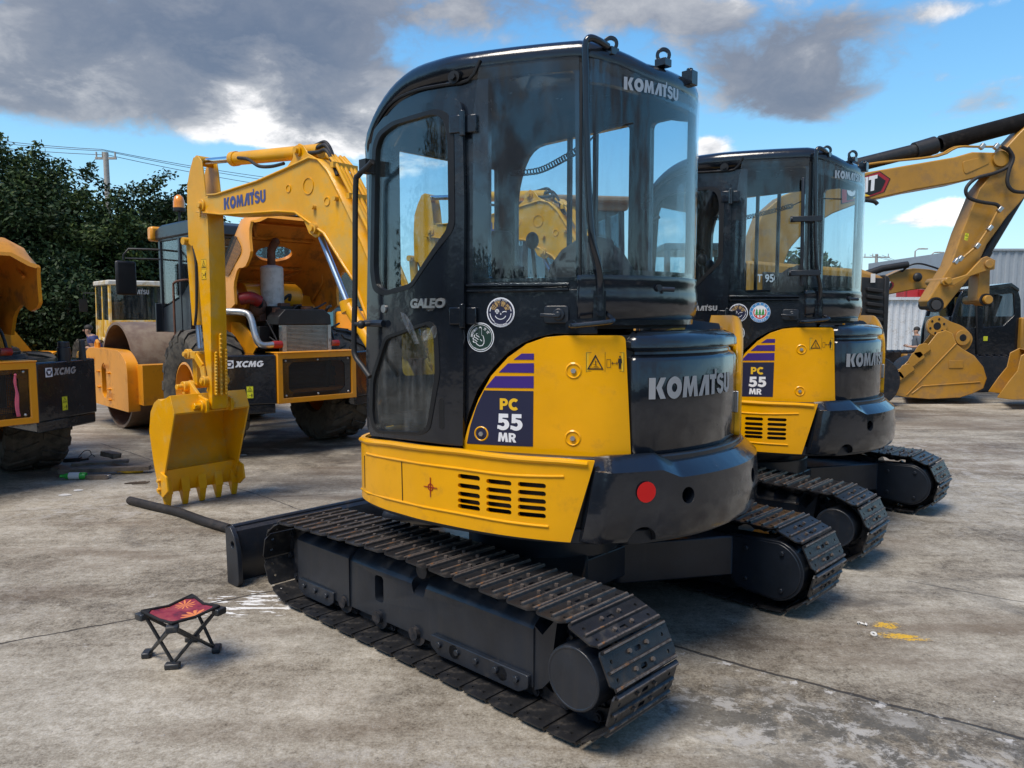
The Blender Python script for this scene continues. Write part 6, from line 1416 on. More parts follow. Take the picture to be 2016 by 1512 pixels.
def cab(root, x0, x1, y0, y1, z0, z1, orange):
    """roller cab: dark frame of posts, glass on every side"""
    mb = MB(); p = .055
    cs = [(x0, y0), (x0, y1), (x1, y0), (x1, y1), (x0+.45, y0), (x0+.45, y1)]
    for x_, y_ in cs: mb.beam((x_, y_, z0), (x_, y_, z1), p, p, up=(1, 0, 0))
    for y_ in (y0, y1):
        mb.prism([(x0, z0), (x1, z0), (x1-.05, z0+.30), (x0+.45, z0+.42), (x0+.02, z0+.70), (x0, z0+.70)], y_-.02, y_+.02, ax=1)
        mb.beam((x0, y_, z1-.10), (x1, y_, z1-.10), .05, .05)
    for x_ in (x0, x1): mb.beam((x_, y0, z1-.10), (x_, y1, z1-.10), .05, .05); mb.box((x_, 0, z0+.18), (.03, y1-y0, .36))
    c = mb.build('cab', 'frame_paint', root, bev=.006)
    mb = MB(); mb.prism([(x0-.06, z1-.10), (x1+.10, z1-.10), (x1+.06, z1+.02), (x1-.15, z1+.07), (x0+.1, z1+.07), (x0-.05, z1+.02)], y0-.05, y1+.05, ax=1); mb.build('roof', 'frame_paint', c, bev=.02)
    mb = MB(); mb.box((x0+.4, 0, z0+.30), (.5, .5, .3)); mb.box((x0+.25, 0, z0+.62), (.12, .48, .5)); mb.build('seat', 'interior_black', c, bev=.03)
    for y_ in (y0, y1): pane(c, [(x0+.48, z0+.45), (x1-.03, z0+.32), (x1-.03, z1-.13), (x0+.48, z1-.13)], 1, y_, 'cab_glass'); pane(c, [(x0+.03, z0+.72), (x0+.42, z0+.45), (x0+.42, z1-.13), (x0+.03, z1-.13)], 1, y_, 'cab_glass')
    for x_ in (x0, x1): pane(c, [(y0+.03, z0+.37), (y1-.03, z0+.37), (y1-.03, z1-.13), (y0+.03, z1-.13)], 0, x_, 'tinted_glass')
    mb = MB(); xx, yy = x0+.60, y1-.06; mb.cyl((xx, yy, z1+.05), (xx, yy, z1+.24), .016, n=8); mb.cyl((xx, yy, z1+.22), (xx, yy, z1+.26), .07, n=20); mb.build('beacon_stand', 'black_plastic', c)
    mb = MB(); mb.lathe([(.068, 0), (.066, .07), (.05, .13), (.02, .155), (0, .158)], (xx, yy, z1+.26), (0, 0, 1), 20); mb.build('beacon', 'amber', c, smooth=50)
    mb = MB(); mb.tube([(x1, y1, z1-.22), (x1+.15, y1+.34, z1-.22), (x1+.16, y1+.40, z1-.30), (x1+.16, y1+.40, z1-.36)], .013, n=8); mb.tube([(x1, y1, z1-.34), (x1+.15, y1+.38, z1-.34)], .011, n=8); mb.build('mirror_arm', 'black_plastic', c)
    mb = MB(); mb.box((x1+.16, y1+.38, z1-.58), (.05, .26, .42), Matrix.Rotation(R_(10), 3, 'Z')); mb.build('mirror', 'black_plastic', c, bev=.03)
    mb = MB(); mb.box((x1+.12, y1+.02, z1-.02), (.14, .16, .18)); mb.build('work_lamp', orange, c, bev=.03)
    mb = MB(); mb.tube([(x0+.15, y1+.04, z0+.62), (x0+.16, y1+.10, z0+.62), (x0+.42, y1+.10, z0+.60), (x0+.46, y1+.10, z0+.50), (x0+.46, y1+.10, z0-.05), (x0+.40, y1+.10, z0-.12), (x0+.1, y1+.05, z0-.12)], .014, n=8, smooth=3); mb.build('grab_rail', 'rust', c, smooth=60)

def to_local(F, x, y, z=0): v = F.B @ (Vector((x, y, 0))-F.o); return (v.x, v.y, z)
FB = Frame(-2.11, 8.33, 135); RO = empty('road_roller', (-2.11, 8.33, 0), R_(135), cat='road roller', group='road rollers with raised hoods', label='middle road roller with rusty drum and amber beacon, behind the nearest digging bucket')
wl = to_local(FB, -3.36, 8.40, .68); wr_ = to_local(FB, -2.25, 9.42, .68); dl = to_local(FB, -4.57, 10.95, .71)
roller(RO, wl, wr_, 131-135, .68, .93, (dl, 133-135, .98), 1, 45, FB)
FL = Frame(-4.37, 6.20, 145); RL = empty('road_roller', (-4.37, 6.20, 0), R_(145), cat='road roller', group='road rollers with raised hoods', label='road roller cut off by the left edge, with an oil filler on its corner block')
wl2 = to_local(FL, -6.0, 6.3, .58); wr2 = to_local(FL, -4.78, 7.5, .58)
roller(RL, wl2, wr2, 135-145, .93, .735, None, -1, 17, FL)
mb = MB(); q = to_local(FL, -4.08, 7.0); mb.cyl((q[0], q[1], 1.08), (q[0], q[1], 1.22), .055, n=18); mb.cyl((q[0], q[1], 1.22), (q[0], q[1], 1.27), .048, n=14); q = to_local(FL, -4.02, 7.2); mb.prism([(q[0]-.03, 1.08), (q[0]+.05, 1.08), (q[0]+.03, 1.28), (q[0]-.01, 1.28)], q[1]-.02, q[1]+.02, ax=1); mb.build('oil_filler', 'frame_paint', RL, bev=.004)
# pink ribbon tied to the left roller's screen
RB = [FL.hit(u_, v_, 0, -.03) for u_, v_ in ((29, 738), (31, 760), (33, 785), (37, 820))]
mb = MB(xf((-4.37, 6.20, 0), 145))
def rib(a, b):
    i = min(2, int(a*3)); p = RB[i].lerp(RB[i+1], a*3-i); w = .007+.011*a; return (p.x-.008*sin(a*12+b*2), p.y+w*(b-.5)*2+.003*sin(a*9), p.z)
mb.grid(rib, 18, 4); mb.sphere((RB[0].x-.01, RB[0].y, RB[0].z), .011, 8, 6); o = mb.build('ribbon', 'hot_pink', smooth=60, label='bright pink ribbon hanging from the screen of the left roller', cat='ribbon'); sm = o.modifiers.new('t', 'SOLIDIFY'); sm.thickness = .003
DB = MB(); DB.cyl((-4.05, 10.25, 1.50), (-3.8, 10.7, 1.53), .10, n=18); DB.build('foil_duct', 'foil', smooth=50, label='crumpled foil wrapped duct lying on top of the rusty drum', cat='duct')
DB = MB(); DB.beam((-4.85, 10.55, 1.43), (-4.1, 10.75, 1.47), .05, .04); DB.build('metal_bar', 'dirty_white', label='white metal bar lying across the rusty drum', cat='metal bar')
# ================================================================== BIG YELLOW EXCAVATOR (boom and stick across the right)
YC = 13.2; FC = Frame(0, YC, 0)
def tr(F, pts, off=0): return [(lambda h: (h.x, h.z))(F.hit(u_, v_, 1, off)) for u_, v_ in pts]
BX = empty('large_excavator', (4.6, YC+.25, 0), 0, cat='excavator', label='large yellow crawler excavator whose boom crosses the sky at the right')
ox, oy = 4.6, YC+.25
def cf(p): return Vector((p[0]-ox, p[1]-.25, p[2]))      # plane coords (x, y from YC, z) -> local
bo_t = [(1470, 560), (1478, 480), (1500, 420), (1540, 385), (1600, 362), (1690, 343), (1700, 340), (1880, 309), (1915, 299), (1960, 300), (1985, 303), (1995, 318), (1985, 334), (1890, 358), (1800, 374), (1700, 397), (1640, 420), (1590, 450), (1555, 490), (1535, 540), (1530, 600), (1500, 620), (1475, 600)]
bo_t = [(1560, 700), (1480, 640)] + bo_t[1:20] + [(1570, 620)]
mb = MB(cf); w0, w1 = 0, .50
P = tr(FC, bo_t); mb.prism(P, w0, w1, ax=1); boomL = mb.build('boom', 'dusty_yellow', BX, bev=.02, smooth=30)
st_px = [(2060, 215), (2016, 257), (1990, 285), (1975, 320), (1935, 370), (1900, 455), (1878, 520), (1832, 592), (1838, 606), (1852, 612), (1868, 606), (1880, 590), (1925, 535), (1950, 480), (1990, 425), (2040, 370), (2080, 260)]
mb = MB(cf); mb.prism(tr(FC, st_px, -.03), .06, .40, ax=1); stick = mb.build('stick', 'dusty_yellow', BX, bev=.018, smooth=30)
mb = MB(cf); c_ = tr(FC, [(1846, 600)], -.03)[0]; mb.lathe([(.10, -.03), (.13, -.03), (.13, .03), (.10, .03)], (c_[0], .04, c_[1]), (0, 1, 0), 24, closed=True); mb.m = 1; mb.cyl((c_[0], .0, c_[1]), (c_[0], .45, c_[1]), .085, n=18); mb.build('pin_bushing', ['gasket', 'interior_grey'], stick)
# linkage at the stick end
mb = MB(cf); L1 = tr(FC, [(1863, 553), (1905, 540), (1935, 508), (1945, 504), (1962, 512), (1960, 530), (1940, 534), (1905, 546), (1880, 562), (1862, 561)], -.08)
for o_ in (-.06, .48): mb.prism([(x, z) for x, z in L1], o_, o_+.05, ax=1)
L2 = tr(FC, [(1936, 520), (1958, 520), (1956, 585), (1958, 600), (1948, 602), (1932, 592), (1933, 575)], -.03)
mb.prism(L2, .08, .38, ax=1); q = tr(FC, [(1944, 520), (1942, 590), (1864, 553)], -.03)
for p in q: mb.cyl((p[0], -.10, p[1]), (p[0], .56, p[1]), .075 if p is not q[2] else .06, n=20)
lk = mb.build('bucket_linkage', 'dusty_yellow', BX, bev=.01, smooth=35)
mb = MB(cf); p = q[1]; mb.lathe([(.055, -.02), (.105, -.02), (.105, .02), (.055, .02)], (p[0], -.02, p[1]), (0, 1, 0), 22, closed=True); mb.build('pin_bushing', 'gasket', lk)
# cylinders: bucket cylinder behind the stick (black), stick cylinder above the boom with bellows
mb = MB(cf); a = tr(FC, [(1945, 515), (1958, 492), (2040, 355)], .0); mb.cyl((a[0][0], .22, a[0][1]), (a[1][0], .22, a[1][1]), .10, n=20); mb.cyl((a[1][0], .22, a[1][1]), (a[2][0], .22, a[2][1]), .085, n=20); mb.build('bucket_cylinder', 'black_plastic', BX, smooth=40)
a = tr(FC, [(1560, 355), (1820, 290), (1855, 280), (1865, 278), (2090, 218)], .0)
mb = MB(cf); mb.cyl((a[0][0], .22, a[0][1]), (a[1][0], .22, a[1][1]), .115, n=22); mb.cyl((a[1][0]-.05, .22, a[1][1]-.02), (a[2][0], .22, a[2][1]), .15, n=22); mb.build('stick_cylinder', 'black_plastic', BX, smooth=40)
mb = MB(cf); n = 64; pr = []; p0 = Vector((a[3][0], .22, a[3][1])); p1 = Vector((a[4][0], .22, a[4][1])); Ld = (p1-p0).length
for i in range(n): pr += [(.105, Ld*i/n), (.145, Ld*(i+.5)/n)]
mb.lathe(pr, p0, p1-p0, 20); mb.build('bellows', 'hose_black', BX, smooth=0)
# hard lines, hoses, clamps
mb = MB(cf)
for dz in (0, .05):
    P = tr(FC, [(1690, 326), (1740, 318), (1850, 306), (1890, 288), (1930, 287), (1975, 287)], -.05); mb.tube([Vector((x, .02+dz*2, z+dz*.4)) for x, z in P], .018, n=8, smooth=3)
P = tr(FC, [(1968, 412), (1950, 448), (1925, 485), (1895, 510)], -.10); mb.tube([Vector((x, -.06, z)) for x, z in P], .022, n=8)
mb.each('steel_line', 'dusty_yellow', BX, smooth=50)
mb = MB(cf)
P = tr(FC, [(1975, 288), (1992, 300), (1990, 325), (1960, 340), (1925, 350), (1905, 370), (1910, 388), (1935, 397), (1965, 402), (1972, 412)], -.12); mb.tube([Vector((x, -.08, z)) for x, z in P], .03, n=10, smooth=5)
P = tr(FC, [(1985, 290), (1996, 310), (1988, 335), (1985, 360), (1998, 376), (2030, 378)], -.14); mb.tube([Vector((x, -.12, z)) for x, z in P], .03, n=10, smooth=5)
P = tr(FC, [(1688, 405), (1696, 394), (1720, 396), (1728, 402)], -.05); mb.tube([Vector((x, -.04, z)) for x, z in P], .035, n=8, smooth=4)
mb.each('hydraulic_hose', 'hose_black', BX, smooth=60)
mb = MB(cf)
for u_, v_ in ((1950, 449), (1925, 484), (1892, 509), (1884, 514), (1970, 412), (1963, 288), (1935, 288)): x, z = tr(FC, [(u_, v_)], -.1)[0]; mb.box((x, -.08, z), (.10, .07, .07), Matrix.Rotation(-.9, 3, 'Y'))
mb.each('line_clamp', 'bare_steel', BX, bev=.01)
mb = MB(cf)
for u_, v_, r_ in ((1968, 313, .13), (1858, 556, .05)): x, z = tr(FC, [(u_, v_)], 0)[0]; mb.cyl((x, -.05, z), (x, .02, z), r_, n=26)
mb.prism(rpoly(tr(FC, [(1895, 318), (1945, 307), (1947, 322), (1900, 343), (1896, 335)], 0), .04), -.012, .01, ax=1); mb.each('boom_plate', 'dusty_yellow', boomL, bev=.004)
# hexagonal logo badge
hx = tr(FC, [(1668, 362), (1735, 337), (1752, 352), (1737, 380), (1710, 388), (1655, 400), (1650, 380)], -.01)
def badge_cat(F, px_, parent, root_f, off, txt=None):
    h = tr(F, px_, off); cx_ = sum(p[0] for p in h)/len(h); cz_ = sum(p[1] for p in h)/len(h)
    def sc(k): return [(cx_+(x-cx_)*k, cz_+(z-cz_)*k) for x, z in h]
    k_ = MB(root_f); k_.prism(h, off-.004, off, ax=1); o_ = k_.build('logo_badge', 'gasket', parent, smooth=0)
    k_ = MB(root_f); k_.prism(sc(.95), off-.008, off-.004, ax=1); k_.build('logo_rim', 'crimson', o_, smooth=0)
    k_ = MB(root_f); k_.prism(sc(.78), off-.012, off-.008, ax=1); k_.build('logo_field', 'black_vinyl', o_, smooth=0)
    A, B, C = tr(F, txt, off); k_ = MB(root_f); put_glyphs(k_, 'CAt', lambda u_, v_: (A[0]+(B[0]-A[0])*u_+(C[0]-A[0])*v_, off-.014, A[1]+(B[1]-A[1])*u_+(C[1]-A[1])*v_)); k_.build('logo_letters', 'white_vinyl', o_, smooth=0)
    m0 = (A[0]*.5+B[0]*.5, A[1]*.5+B[1]*.5); wd = (B[0]-A[0])*.30; k_ = MB(root_f); k_.add([(m0[0]-wd, off-.018, m0[1]-wd*.55), (m0[0]+wd, off-.018, m0[1]-wd*.28), (m0[0]-wd*.05, off-.018, m0[1]+wd*.12)], [(0, 1, 2)]); k_.build('logo_triangle', 'yellow_vinyl', o_, smooth=0)
badge_cat(FC, [(1655, 362), (1732, 337), (1753, 352), (1741, 378), (1713, 388), (1655, 402)], boomL, cf, -.002, [(1666, 388), (1725, 374), (1668, 358)])
mb = MB(cf); A = tr(FC, [(1901, 458), (1908, 460), (1898, 472)], -.04)
def wg(x, y, dd): return cf((A[0][0]+(A[1][0]-A[0][0])*x+(A[2][0]-A[0][0])*y*1.0, -.035-dd, A[0][1]+(A[1][1]-A[0][1])*x+(A[2][1]-A[0][1])*y))
warning_g(wg, stick, mat='bright_yellow_sticker', vertical=True)
# body of the large excavator, mostly hidden
mb = MB(cf); mb.box((4.2, 1.0, 1.55), (2.6, 2.4, .9)); mb.build('engine_house', 'dusty_yellow', BX, bev=.06)
mb = MB(cf); mb.box((4.6, .8, 1.02), (2.8, 2.2, .16)); mb.cyl((4.6, .9, .75), (4.6, .9, .98), .6, n=24); mb.build('turntable', 'frame_paint', BX)
for yy in (-.3, 2.1):
    mb = MB(cf); R0 = .42; prof = [(3.0+R0*cos(R_(a)), R0+R0*sin(R_(a))) for a in range(90, 271, 15)]+[(6.0+R0*cos(R_(a)), R0+R0*sin(R_(a))) for a in range(-90, 91, 15)]; mb.prism(prof, yy-.25, yy+.25, ax=1); mb.build('track', 'chain_steel', BX, bev=.02)

# ---- detached digging buckets on the ground
FBk = Frame(0, 13.0, 0); bx_, by_ = 6.9, 13.3
def big_bucket(name, label, F, side_px, cut_px, pins, w, base, rust=False):
    e = empty(name, (base[0], base[1], 0), 0, cat='excavator bucket', group='loose excavator buckets on the ground', label=label)
    f = lambda p: Vector((p[0]-base[0]+.42*p[1], p[1]*.9+F.o.y-base[1], p[2]))
    side = tr(F, side_px, 0); side = [(x, max(.01, z)) for x, z in side]
    mb = MB(f)
    for a in (0, w-.04): mb.prism(side, a, a+.04, ax=1)
    s0, s1 = cut_px   # index range of the curved back
    bk = side[s0:s1]; n = len(bk); cxm = sum(p[0] for p in side)/len(side); czm = sum(p[1] for p in side)/len(side)
    mb.add([(x+(cxm-x)*k, y_, z+(czm-z)*k) for k in (0, .05) for y_ in (.01, w-.01) for x, z in bk], [(i, i+1, n+i+1, n+i) for i in range(n-1)]+[(2*n+i, 3*n+i, 3*n+i+1, 2*n+i+1) for i in range(n-1)]+[(0, n, 3*n, 2*n), (n-1, 3*n-1, 4*n-1, 2*n-1)])
    sh = mb.build('bucket_shell', 'dusty_yellow', e, bev=.012, smooth=40)
    for o_ in (.10, .42):
        mb = MB(f)
        if pins:
            A_, B_ = tr(F, pins, -.02); mb.prism(rpoly([(A_[0]-.20, A_[1]), (A_[0], A_[1]+.21), (A_[0]+.20, A_[1]+.08), (B_[0], B_[1]+.20), (B_[0]+.20, B_[1]), (B_[0]+.10, B_[1]-.22), (B_[0]-.10, B_[1]-.25), (A_[0]+.1, A_[1]-.25)], .12, 5), o_, o_+.07, ax=1)
            mb.cyl((A_[0], o_-.04, A_[1]), (A_[0], o_+.10, A_[1]), .17, n=26); mb.cyl((B_[0], o_-.05, B_[1]), (B_[0], o_+.12, B_[1]), .13, n=24); mb.m = 1
            mb.cyl((A_[0], o_-.045, A_[1]), (A_[0], o_-.035, A_[1]), .065, n=20); mb.cyl((B_[0], o_-.055, B_[1]), (B_[0], o_-.045, B_[1]), .06, n=20)
            for i in range(6): a = pi/3*i+.3; mb.hexb((A_[0]+.12*cos(a), o_-.05, A_[1]+.12*sin(a)), (A_[0]+.12*cos(a), o_-.03, A_[1]+.12*sin(a)), .022)
            mb.build('hanger_ear', ['dusty_yellow', 'gasket'], sh, bev=.006)
    return e, sh, f
sp = [(1750, 742), (1775, 735), (1800, 712), (1818, 690), (1845, 655), (1862, 650), (1875, 656), (1884, 678), (1897, 688), (1918, 700), (1936, 722), (1943, 745), (1936, 765), (1915, 775), (1890, 783), (1830, 786), (1780, 782), (1748, 776)]
e1, sh1, f1 = big_bucket('digging_bucket', 'large yellow digging bucket on the ground, below the big boom and right of the man', FBk, sp, (7, 17), [(1847, 642), (1898, 665)], 1.25, (6.9, 13.3))
mb = MB(f1)
for u_, v_ in ((1758, 745), (1778, 730), (1798, 706), (1810, 690)):
    x, z = tr(FBk, [(u_, v_)], 0)[0]; mb.prism(rpoly([(x-.10, z-.05), (x-.02, z+.10), (x+.12, z+.13), (x+.20, z+.02), (x+.10, z-.05), (x+.0, z-.14)], .03, 3), -.05, .0, ax=1)
mb.build('side_protector', 'dusty_yellow', sh1, bev=.006)
mb = MB(f1); A = tr(FBk, [(1870, 708), (1895, 712)], 0); mb.box(((A[0][0]+A[1][0])/2, -.008, (A[0][1]+A[1][1])/2-.06), (.24, .012, .13)); P = tr(FBk, [(1795, 775), (1815, 760), (1930, 752)], 0); mb.tube([Vector((x, -.004, z)) for x, z in P], .012, n=6); P = tr(FBk, [(1785, 778), (1883, 676)], 0); mb.tube([Vector((x, -.004, z)) for x, z in P], .014, n=6); mb.build('wear_plate', 'dusty_yellow', sh1, bev=.003)
FBk2 = Frame(0, 12.2, 0)
sp2 = [(1963, 783), (1985, 752), (2003, 730), (2010, 700), (2030, 690), (2070, 700), (2085, 740), (2070, 780), (2030, 787), (1990, 787)]
big_bucket('digging_bucket', 'yellow digging bucket cut off by the right edge of the picture', FBk2, sp2, (4, 10), None, 1.1, (8.4, 12.5))

# ---- mid-size excavator on the right (dark cab)
YM = 15.4; FM = Frame(0, YM, 0); ME = empty('crawler_excavator', (9.2, YM+1, gz(YM)), 0, cat='excavator', label='yellow crawler excavator with black glazed cab at the right edge, facing left')
mf = lambda p: Vector((p[0]-9.2, p[1]-1, p[2]-gz(YM)))
cabp = tr(FM, [(1862, 703), (1868, 650), (1885, 590), (1896, 572), (1990, 563), (2005, 572), (2010, 590), (2012, 705)], 0)
w1_ = tr(FM, [(1878, 640), (1892, 595), (1921, 582), (1921, 645), (1882, 646)], 0); w2_ = tr(FM, [(1937, 583), (1996, 577), (1998, 620), (1975, 642), (1936, 644)], 0)
mb = MB(mf)
for y_ in (0, 1.0): mb.holed(cabp, [rpoly(w1_, .03), rpoly(w2_, .03)], y_, y_+.05, ax=1)
x0_, z0_ = cabp[0]; x1_, z1_ = cabp[-1]; mb.box(((x0_+x1_)/2, .5, (z0_+.9)/2+.3), (x1_-x0_-.1, .9, .8)); tp = cabp[3:6]; mb.prism([(tp[0][0], tp[0][1]-.03), (tp[1][0], tp[1][1]-.02), (tp[2][0], tp[2][1]-.02), (tp[2][0], tp[2][1]+.04), (tp[1][0], tp[1][1]+.06), (tp[0][0], tp[0][1]+.03)], -.03, 1.08, ax=1)
cb = mb.build('cab', 'navy_paint', ME, bev=.02)
for w_ in (w1_, w2_):
    for y_ in (.02, 1.02): pane(cb, w_, 1, y_, 'tinted_glass', f=mf)
mb = MB(mf); P = tr(FM, [(1921, 583), (1923, 703)], 0); mb.tube([Vector((x, -.02, z)) for x, z in P], .02, n=6); a_ = tr(FM, [(1958, 640), (1975, 606)], 0); mb.box((a_[0][0], .5, a_[0][1]), (.5, .5, .15)); mb.box((a_[1][0], .5, a_[1][1]), (.16, .45, .55), Matrix.Rotation(.3, 3, 'Y')); mb.build('seat', 'interior_black', cb, bev=.05)
mb = MB(mf); A = tr(FM, [(1936, 662), (1944, 671)], 0); mb.add([(A[0][0], -.004, A[0][1]), (A[1][0], -.004, A[0][1]), (A[1][0], -.004, A[1][1]), (A[0][0], -.004, A[1][1])], [(0, 1, 2, 3)]); mb.build('cab_sticker', 'bright_yellow_sticker', cb, smooth=0)
mb = MB(mf); b_ = tr(FM, [(1862, 703), (2012, 705), (1862, 715)], 0); mb.box(((b_[0][0]+11.5)/2, 1.0, b_[0][1]-.10), (11.5-b_[0][0], 2.2, .16)); c2 = tr(FM, [(2006, 625), (2006, 700)], 0); mb.box((c2[0][0]+1.0, 1.0, (c2[0][1]+c2[1][1])/2), (2.0, 2.2, c2[0][1]-c2[1][1])); mb.build('engine_house', 'dusty_yellow', ME, bev=.03)
for y_ in (.1, 2.0):
    mb = MB(mf); z0 = gz(YM); R0 = .36; prof = [(8.1+R0*cos(R_(a)), z0+R0+R0*sin(R_(a))) for a in range(90, 271, 15)]+[(11.2+R0*cos(R_(a)), z0+R0+R0*sin(R_(a))) for a in range(-90, 91, 15)]; mb.prism(prof, y_-.22, y_+.22, ax=1)
    for i in range(22): mb.box((8.1+i*.145, y_, z0+2*R0+.01), (.03, .46, .04))
    mb.build('track', 'chain_steel', ME, bev=.015)
# its boom, raised to the left, with logo badge
BMP = [(1880, 690), (1868, 640), (1855, 580), (1846, 575), (1835, 570), (1815, 568), (1790, 572), (1700, 590), (1660, 598), (1655, 580), (1740, 547), (1775, 531), (1800, 528), (1830, 530), (1860, 536), (1880, 560), (1895, 600), (1900, 690)]
mb = MB(mf); mb.prism(tr(FM, BMP, 1.3), 1.3, 1.6, ax=1); bm2 = mb.build('boom', 'dusty_yellow', ME, bev=.02)
P = tr(FM, [(1660, 565), (1735, 540), (1785, 532)], 1.25); mb = MB(mf); mb.tube([Vector((x, 1.22, z+.12)) for x, z in P], .075, n=12); mb.tube([Vector((x, 1.25, z)) for x, z in tr(FM, [(1775, 535), (1790, 523), (1810, 519), (1835, 525), (1860, 534)], 1.25)], .02, n=6, smooth=4); mb.build('stick_cylinder', 'black_plastic', ME, smooth=50)
mb = MB(mf); x, z = tr(FM, [(1804, 546)], 1.25)[0]; mb.sphere((x, 1.2, z), .10, sc=(1, .6, 1)); mb.build('boom_lamp', 'black_plastic', bm2)
badge_cat(FM, [(1727, 564), (1751, 553), (1759, 556), (1760, 562), (1754, 570), (1727, 575)], bm2, mf, 1.295, [(1731, 570), (1752, 565), (1732, 559)])

# ================================================================== WHEEL LOADERS
def loader(loc, deg, label, paint, cabmat, txt=None, glass='tinted_glass', s=1.0, bucket=True, hood=True, wheels=True, z=0, front_text=None, roofm=None, lift=1.0):
    root = empty('wheel_loader', (*loc, z), R_(deg), cat='wheel loader', group='wheel loaders parked behind', label=label)
    f = lambda p: Vector(p)*s
    mb = MB(f); mb.box((-1.55, 0, 1.28), (1.9, 1.25, .95)); mb.box((-1.1, 0, .78), (2.6, .9, .35)); mb.prism([(-2.5, .8), (-2.65, .95), (-2.6, 1.2), (-2.45, 1.3), (-2.3, 1.3), (-2.3, .8)], -.75, .75, ax=1); body = mb.build('engine_hood', paint, root, bev=.06*s, segs=3)
    mb = MB(f); mb.box((.0, 0, .85), (1.6, .75, .55)); mb.prism([(.6, .5), (1.5, .5), (1.5, .9), (1.15, 1.75), (.9, 1.75), (.6, 1.1)], -.38, .38, ax=1); mb.build('front_frame', paint, root, bev=.03*s)
    if wheels:
        for x_ in (-1.45, 1.15):
            for y_ in (-.86, .86): tyre(root, (x_*s, y_*s, .66*s), 0, .66*s, .46*s, rim='faded_yellow' if paint == 'faded_yellow' else 'machine_orange', lugs=16, side=1 if y_ > 0 else -1)
            for y_ in (-.86, .86):
                if x_ < 0: mb = MB(f); mb.prism([(x_+.76*cos(R_(a)), .66+.76*sin(R_(a))) for a in range(10, 171, 16)]+[(x_+.70*cos(R_(a)), .66+.70*sin(R_(a))) for a in range(170, 9, -16)], y_-.25, y_+.25, ax=1); mb.build('fender', paint, root)
    # cab
    mb = MB(f); zc0, zc1 = 1.25, 2.75; xa, xb, yw = -.65, .60, .68
    for x_, y_ in ((xa, -yw), (xa, yw), (xb, -yw), (xb, yw), (-.02, yw), (-.02, -yw)): mb.beam((x_, y_, zc0), (x_*.96, y_*.96, zc1), .07, .07, up=(1, 0, 0))
    mb.box(((xa+xb)/2, 0, zc0+.28), (xb-xa, 2*yw, .60)); cbn = mb.build('cab', cabmat, root, bev=.015*s)
    mb = MB(f); mb.box(((xa+xb)/2, 0, zc1+.05), (xb-xa+.18, 2*yw+.08, .13)); mb.build('roof', roofm or cabmat, cbn, bev=.03*s)
    for y_ in (-yw, yw): pane(cbn, [(xa+.05, zc0+.6), (-.07, zc0+.6), (-.07, zc1-.03), (xa+.05, zc1-.03)], 1, y_, glass, f=f); pane(cbn, [(.03, zc0+.6), (xb-.05, zc0+.6), (xb-.05, zc1-.03), (.03, zc1-.03)], 1, y_, glass, f=f)
    for x_ in (xa, xb): pane(cbn, [(-yw+.05, zc0+.6), (yw-.05, zc0+.6), (yw-.05, zc1-.03), (-yw+.05, zc1-.03)], 0, x_, glass, f=f)
    mb = MB(f); mb.box((-.2, 0, 1.95), (.5, .5, .2)); mb.box((-.4, 0, 2.25), (.12, .45, .5)); mb.build('seat', 'interior_black', cbn, bev=.04)
    if front_text:
        mb = MB(f); put_glyphs(mb, front_text, lambda u_, v_: (xb+.03 if txt != 'rear' else xa-.03, (-.30+.60*u_) if txt != 'rear' else (.30-.60*u_), zc1-.24+.12*v_)); mb.build('lettering', 'silver_vinyl', cbn, smooth=0)
    mb = MB(f)
    for y_ in (-1, 1): mb.tube([(xb, yw*y_, 2.55), (xb+.2, (yw+.25)*y_, 2.55), (xb+.2, (yw+.25)*y_, 2.4)], .015, n=6); mb.box((xb+.2, (yw+.27)*y_, 2.22), (.05, .2, .34))
    mb.each('mirror', 'black_plastic', cbn)
    if bucket:
        mb = MB(f); hz = .35+.0*lift
        for y_ in (-.42, .42): mb.prism([(1.0, 1.65), (1.15, 1.75), (1.9, 1.25*lift), (2.5, .55), (2.42, .40), (1.8, .95*lift), (1.05, 1.45)], y_-.05, y_+.05, ax=1)
        mb.build('loader_arm', paint, root, bev=.01)
        mb = MB(f); pr = [(2.35, .15), (2.35, .75), (2.5, 1.0), (2.65, 1.05), (2.5, .85), (2.46, .45), (2.55, .22), (3.1, .08), (3.1, .03), (2.5, .06)]; mb.prism(pr, -1.15, 1.15, ax=1); mb.build('loader_bucket', paint, root, bev=.008)
    return root, f
# faded loader behind the middle roller's drum
L1_, f_ = loader((-8.7, 17.6), -96, 'faded yellow and white wheel loader with dark cab glass, behind the rusty drum', 'faded_yellow', 'faded_yellow', roofm='faded_white', front_text='KOMATSU', txt='rear', z=gz(17.6), s=.84, bucket=True)
L1_.rotation_euler = (0, 0, R_(132))
# unpainted hood box and grey arm of the same loader
# loader with brown roof, seen through the nearest cab
L2_, f_ = loader((.80, 12.3), 100, 'wheel loader with a brown canopy roof, seen through the glass of the nearest mini excavator', 'dusty_yellow', 'frame_paint', roofm='roof_brown', s=1.12, bucket=False, front_text='SDLG', txt='rear')
mb = MB(); mb.box((-.05, 0, 3.2), (1.9, 1.9, .09)); mb.build('canopy', 'roof_brown', L2_, bev=.03)
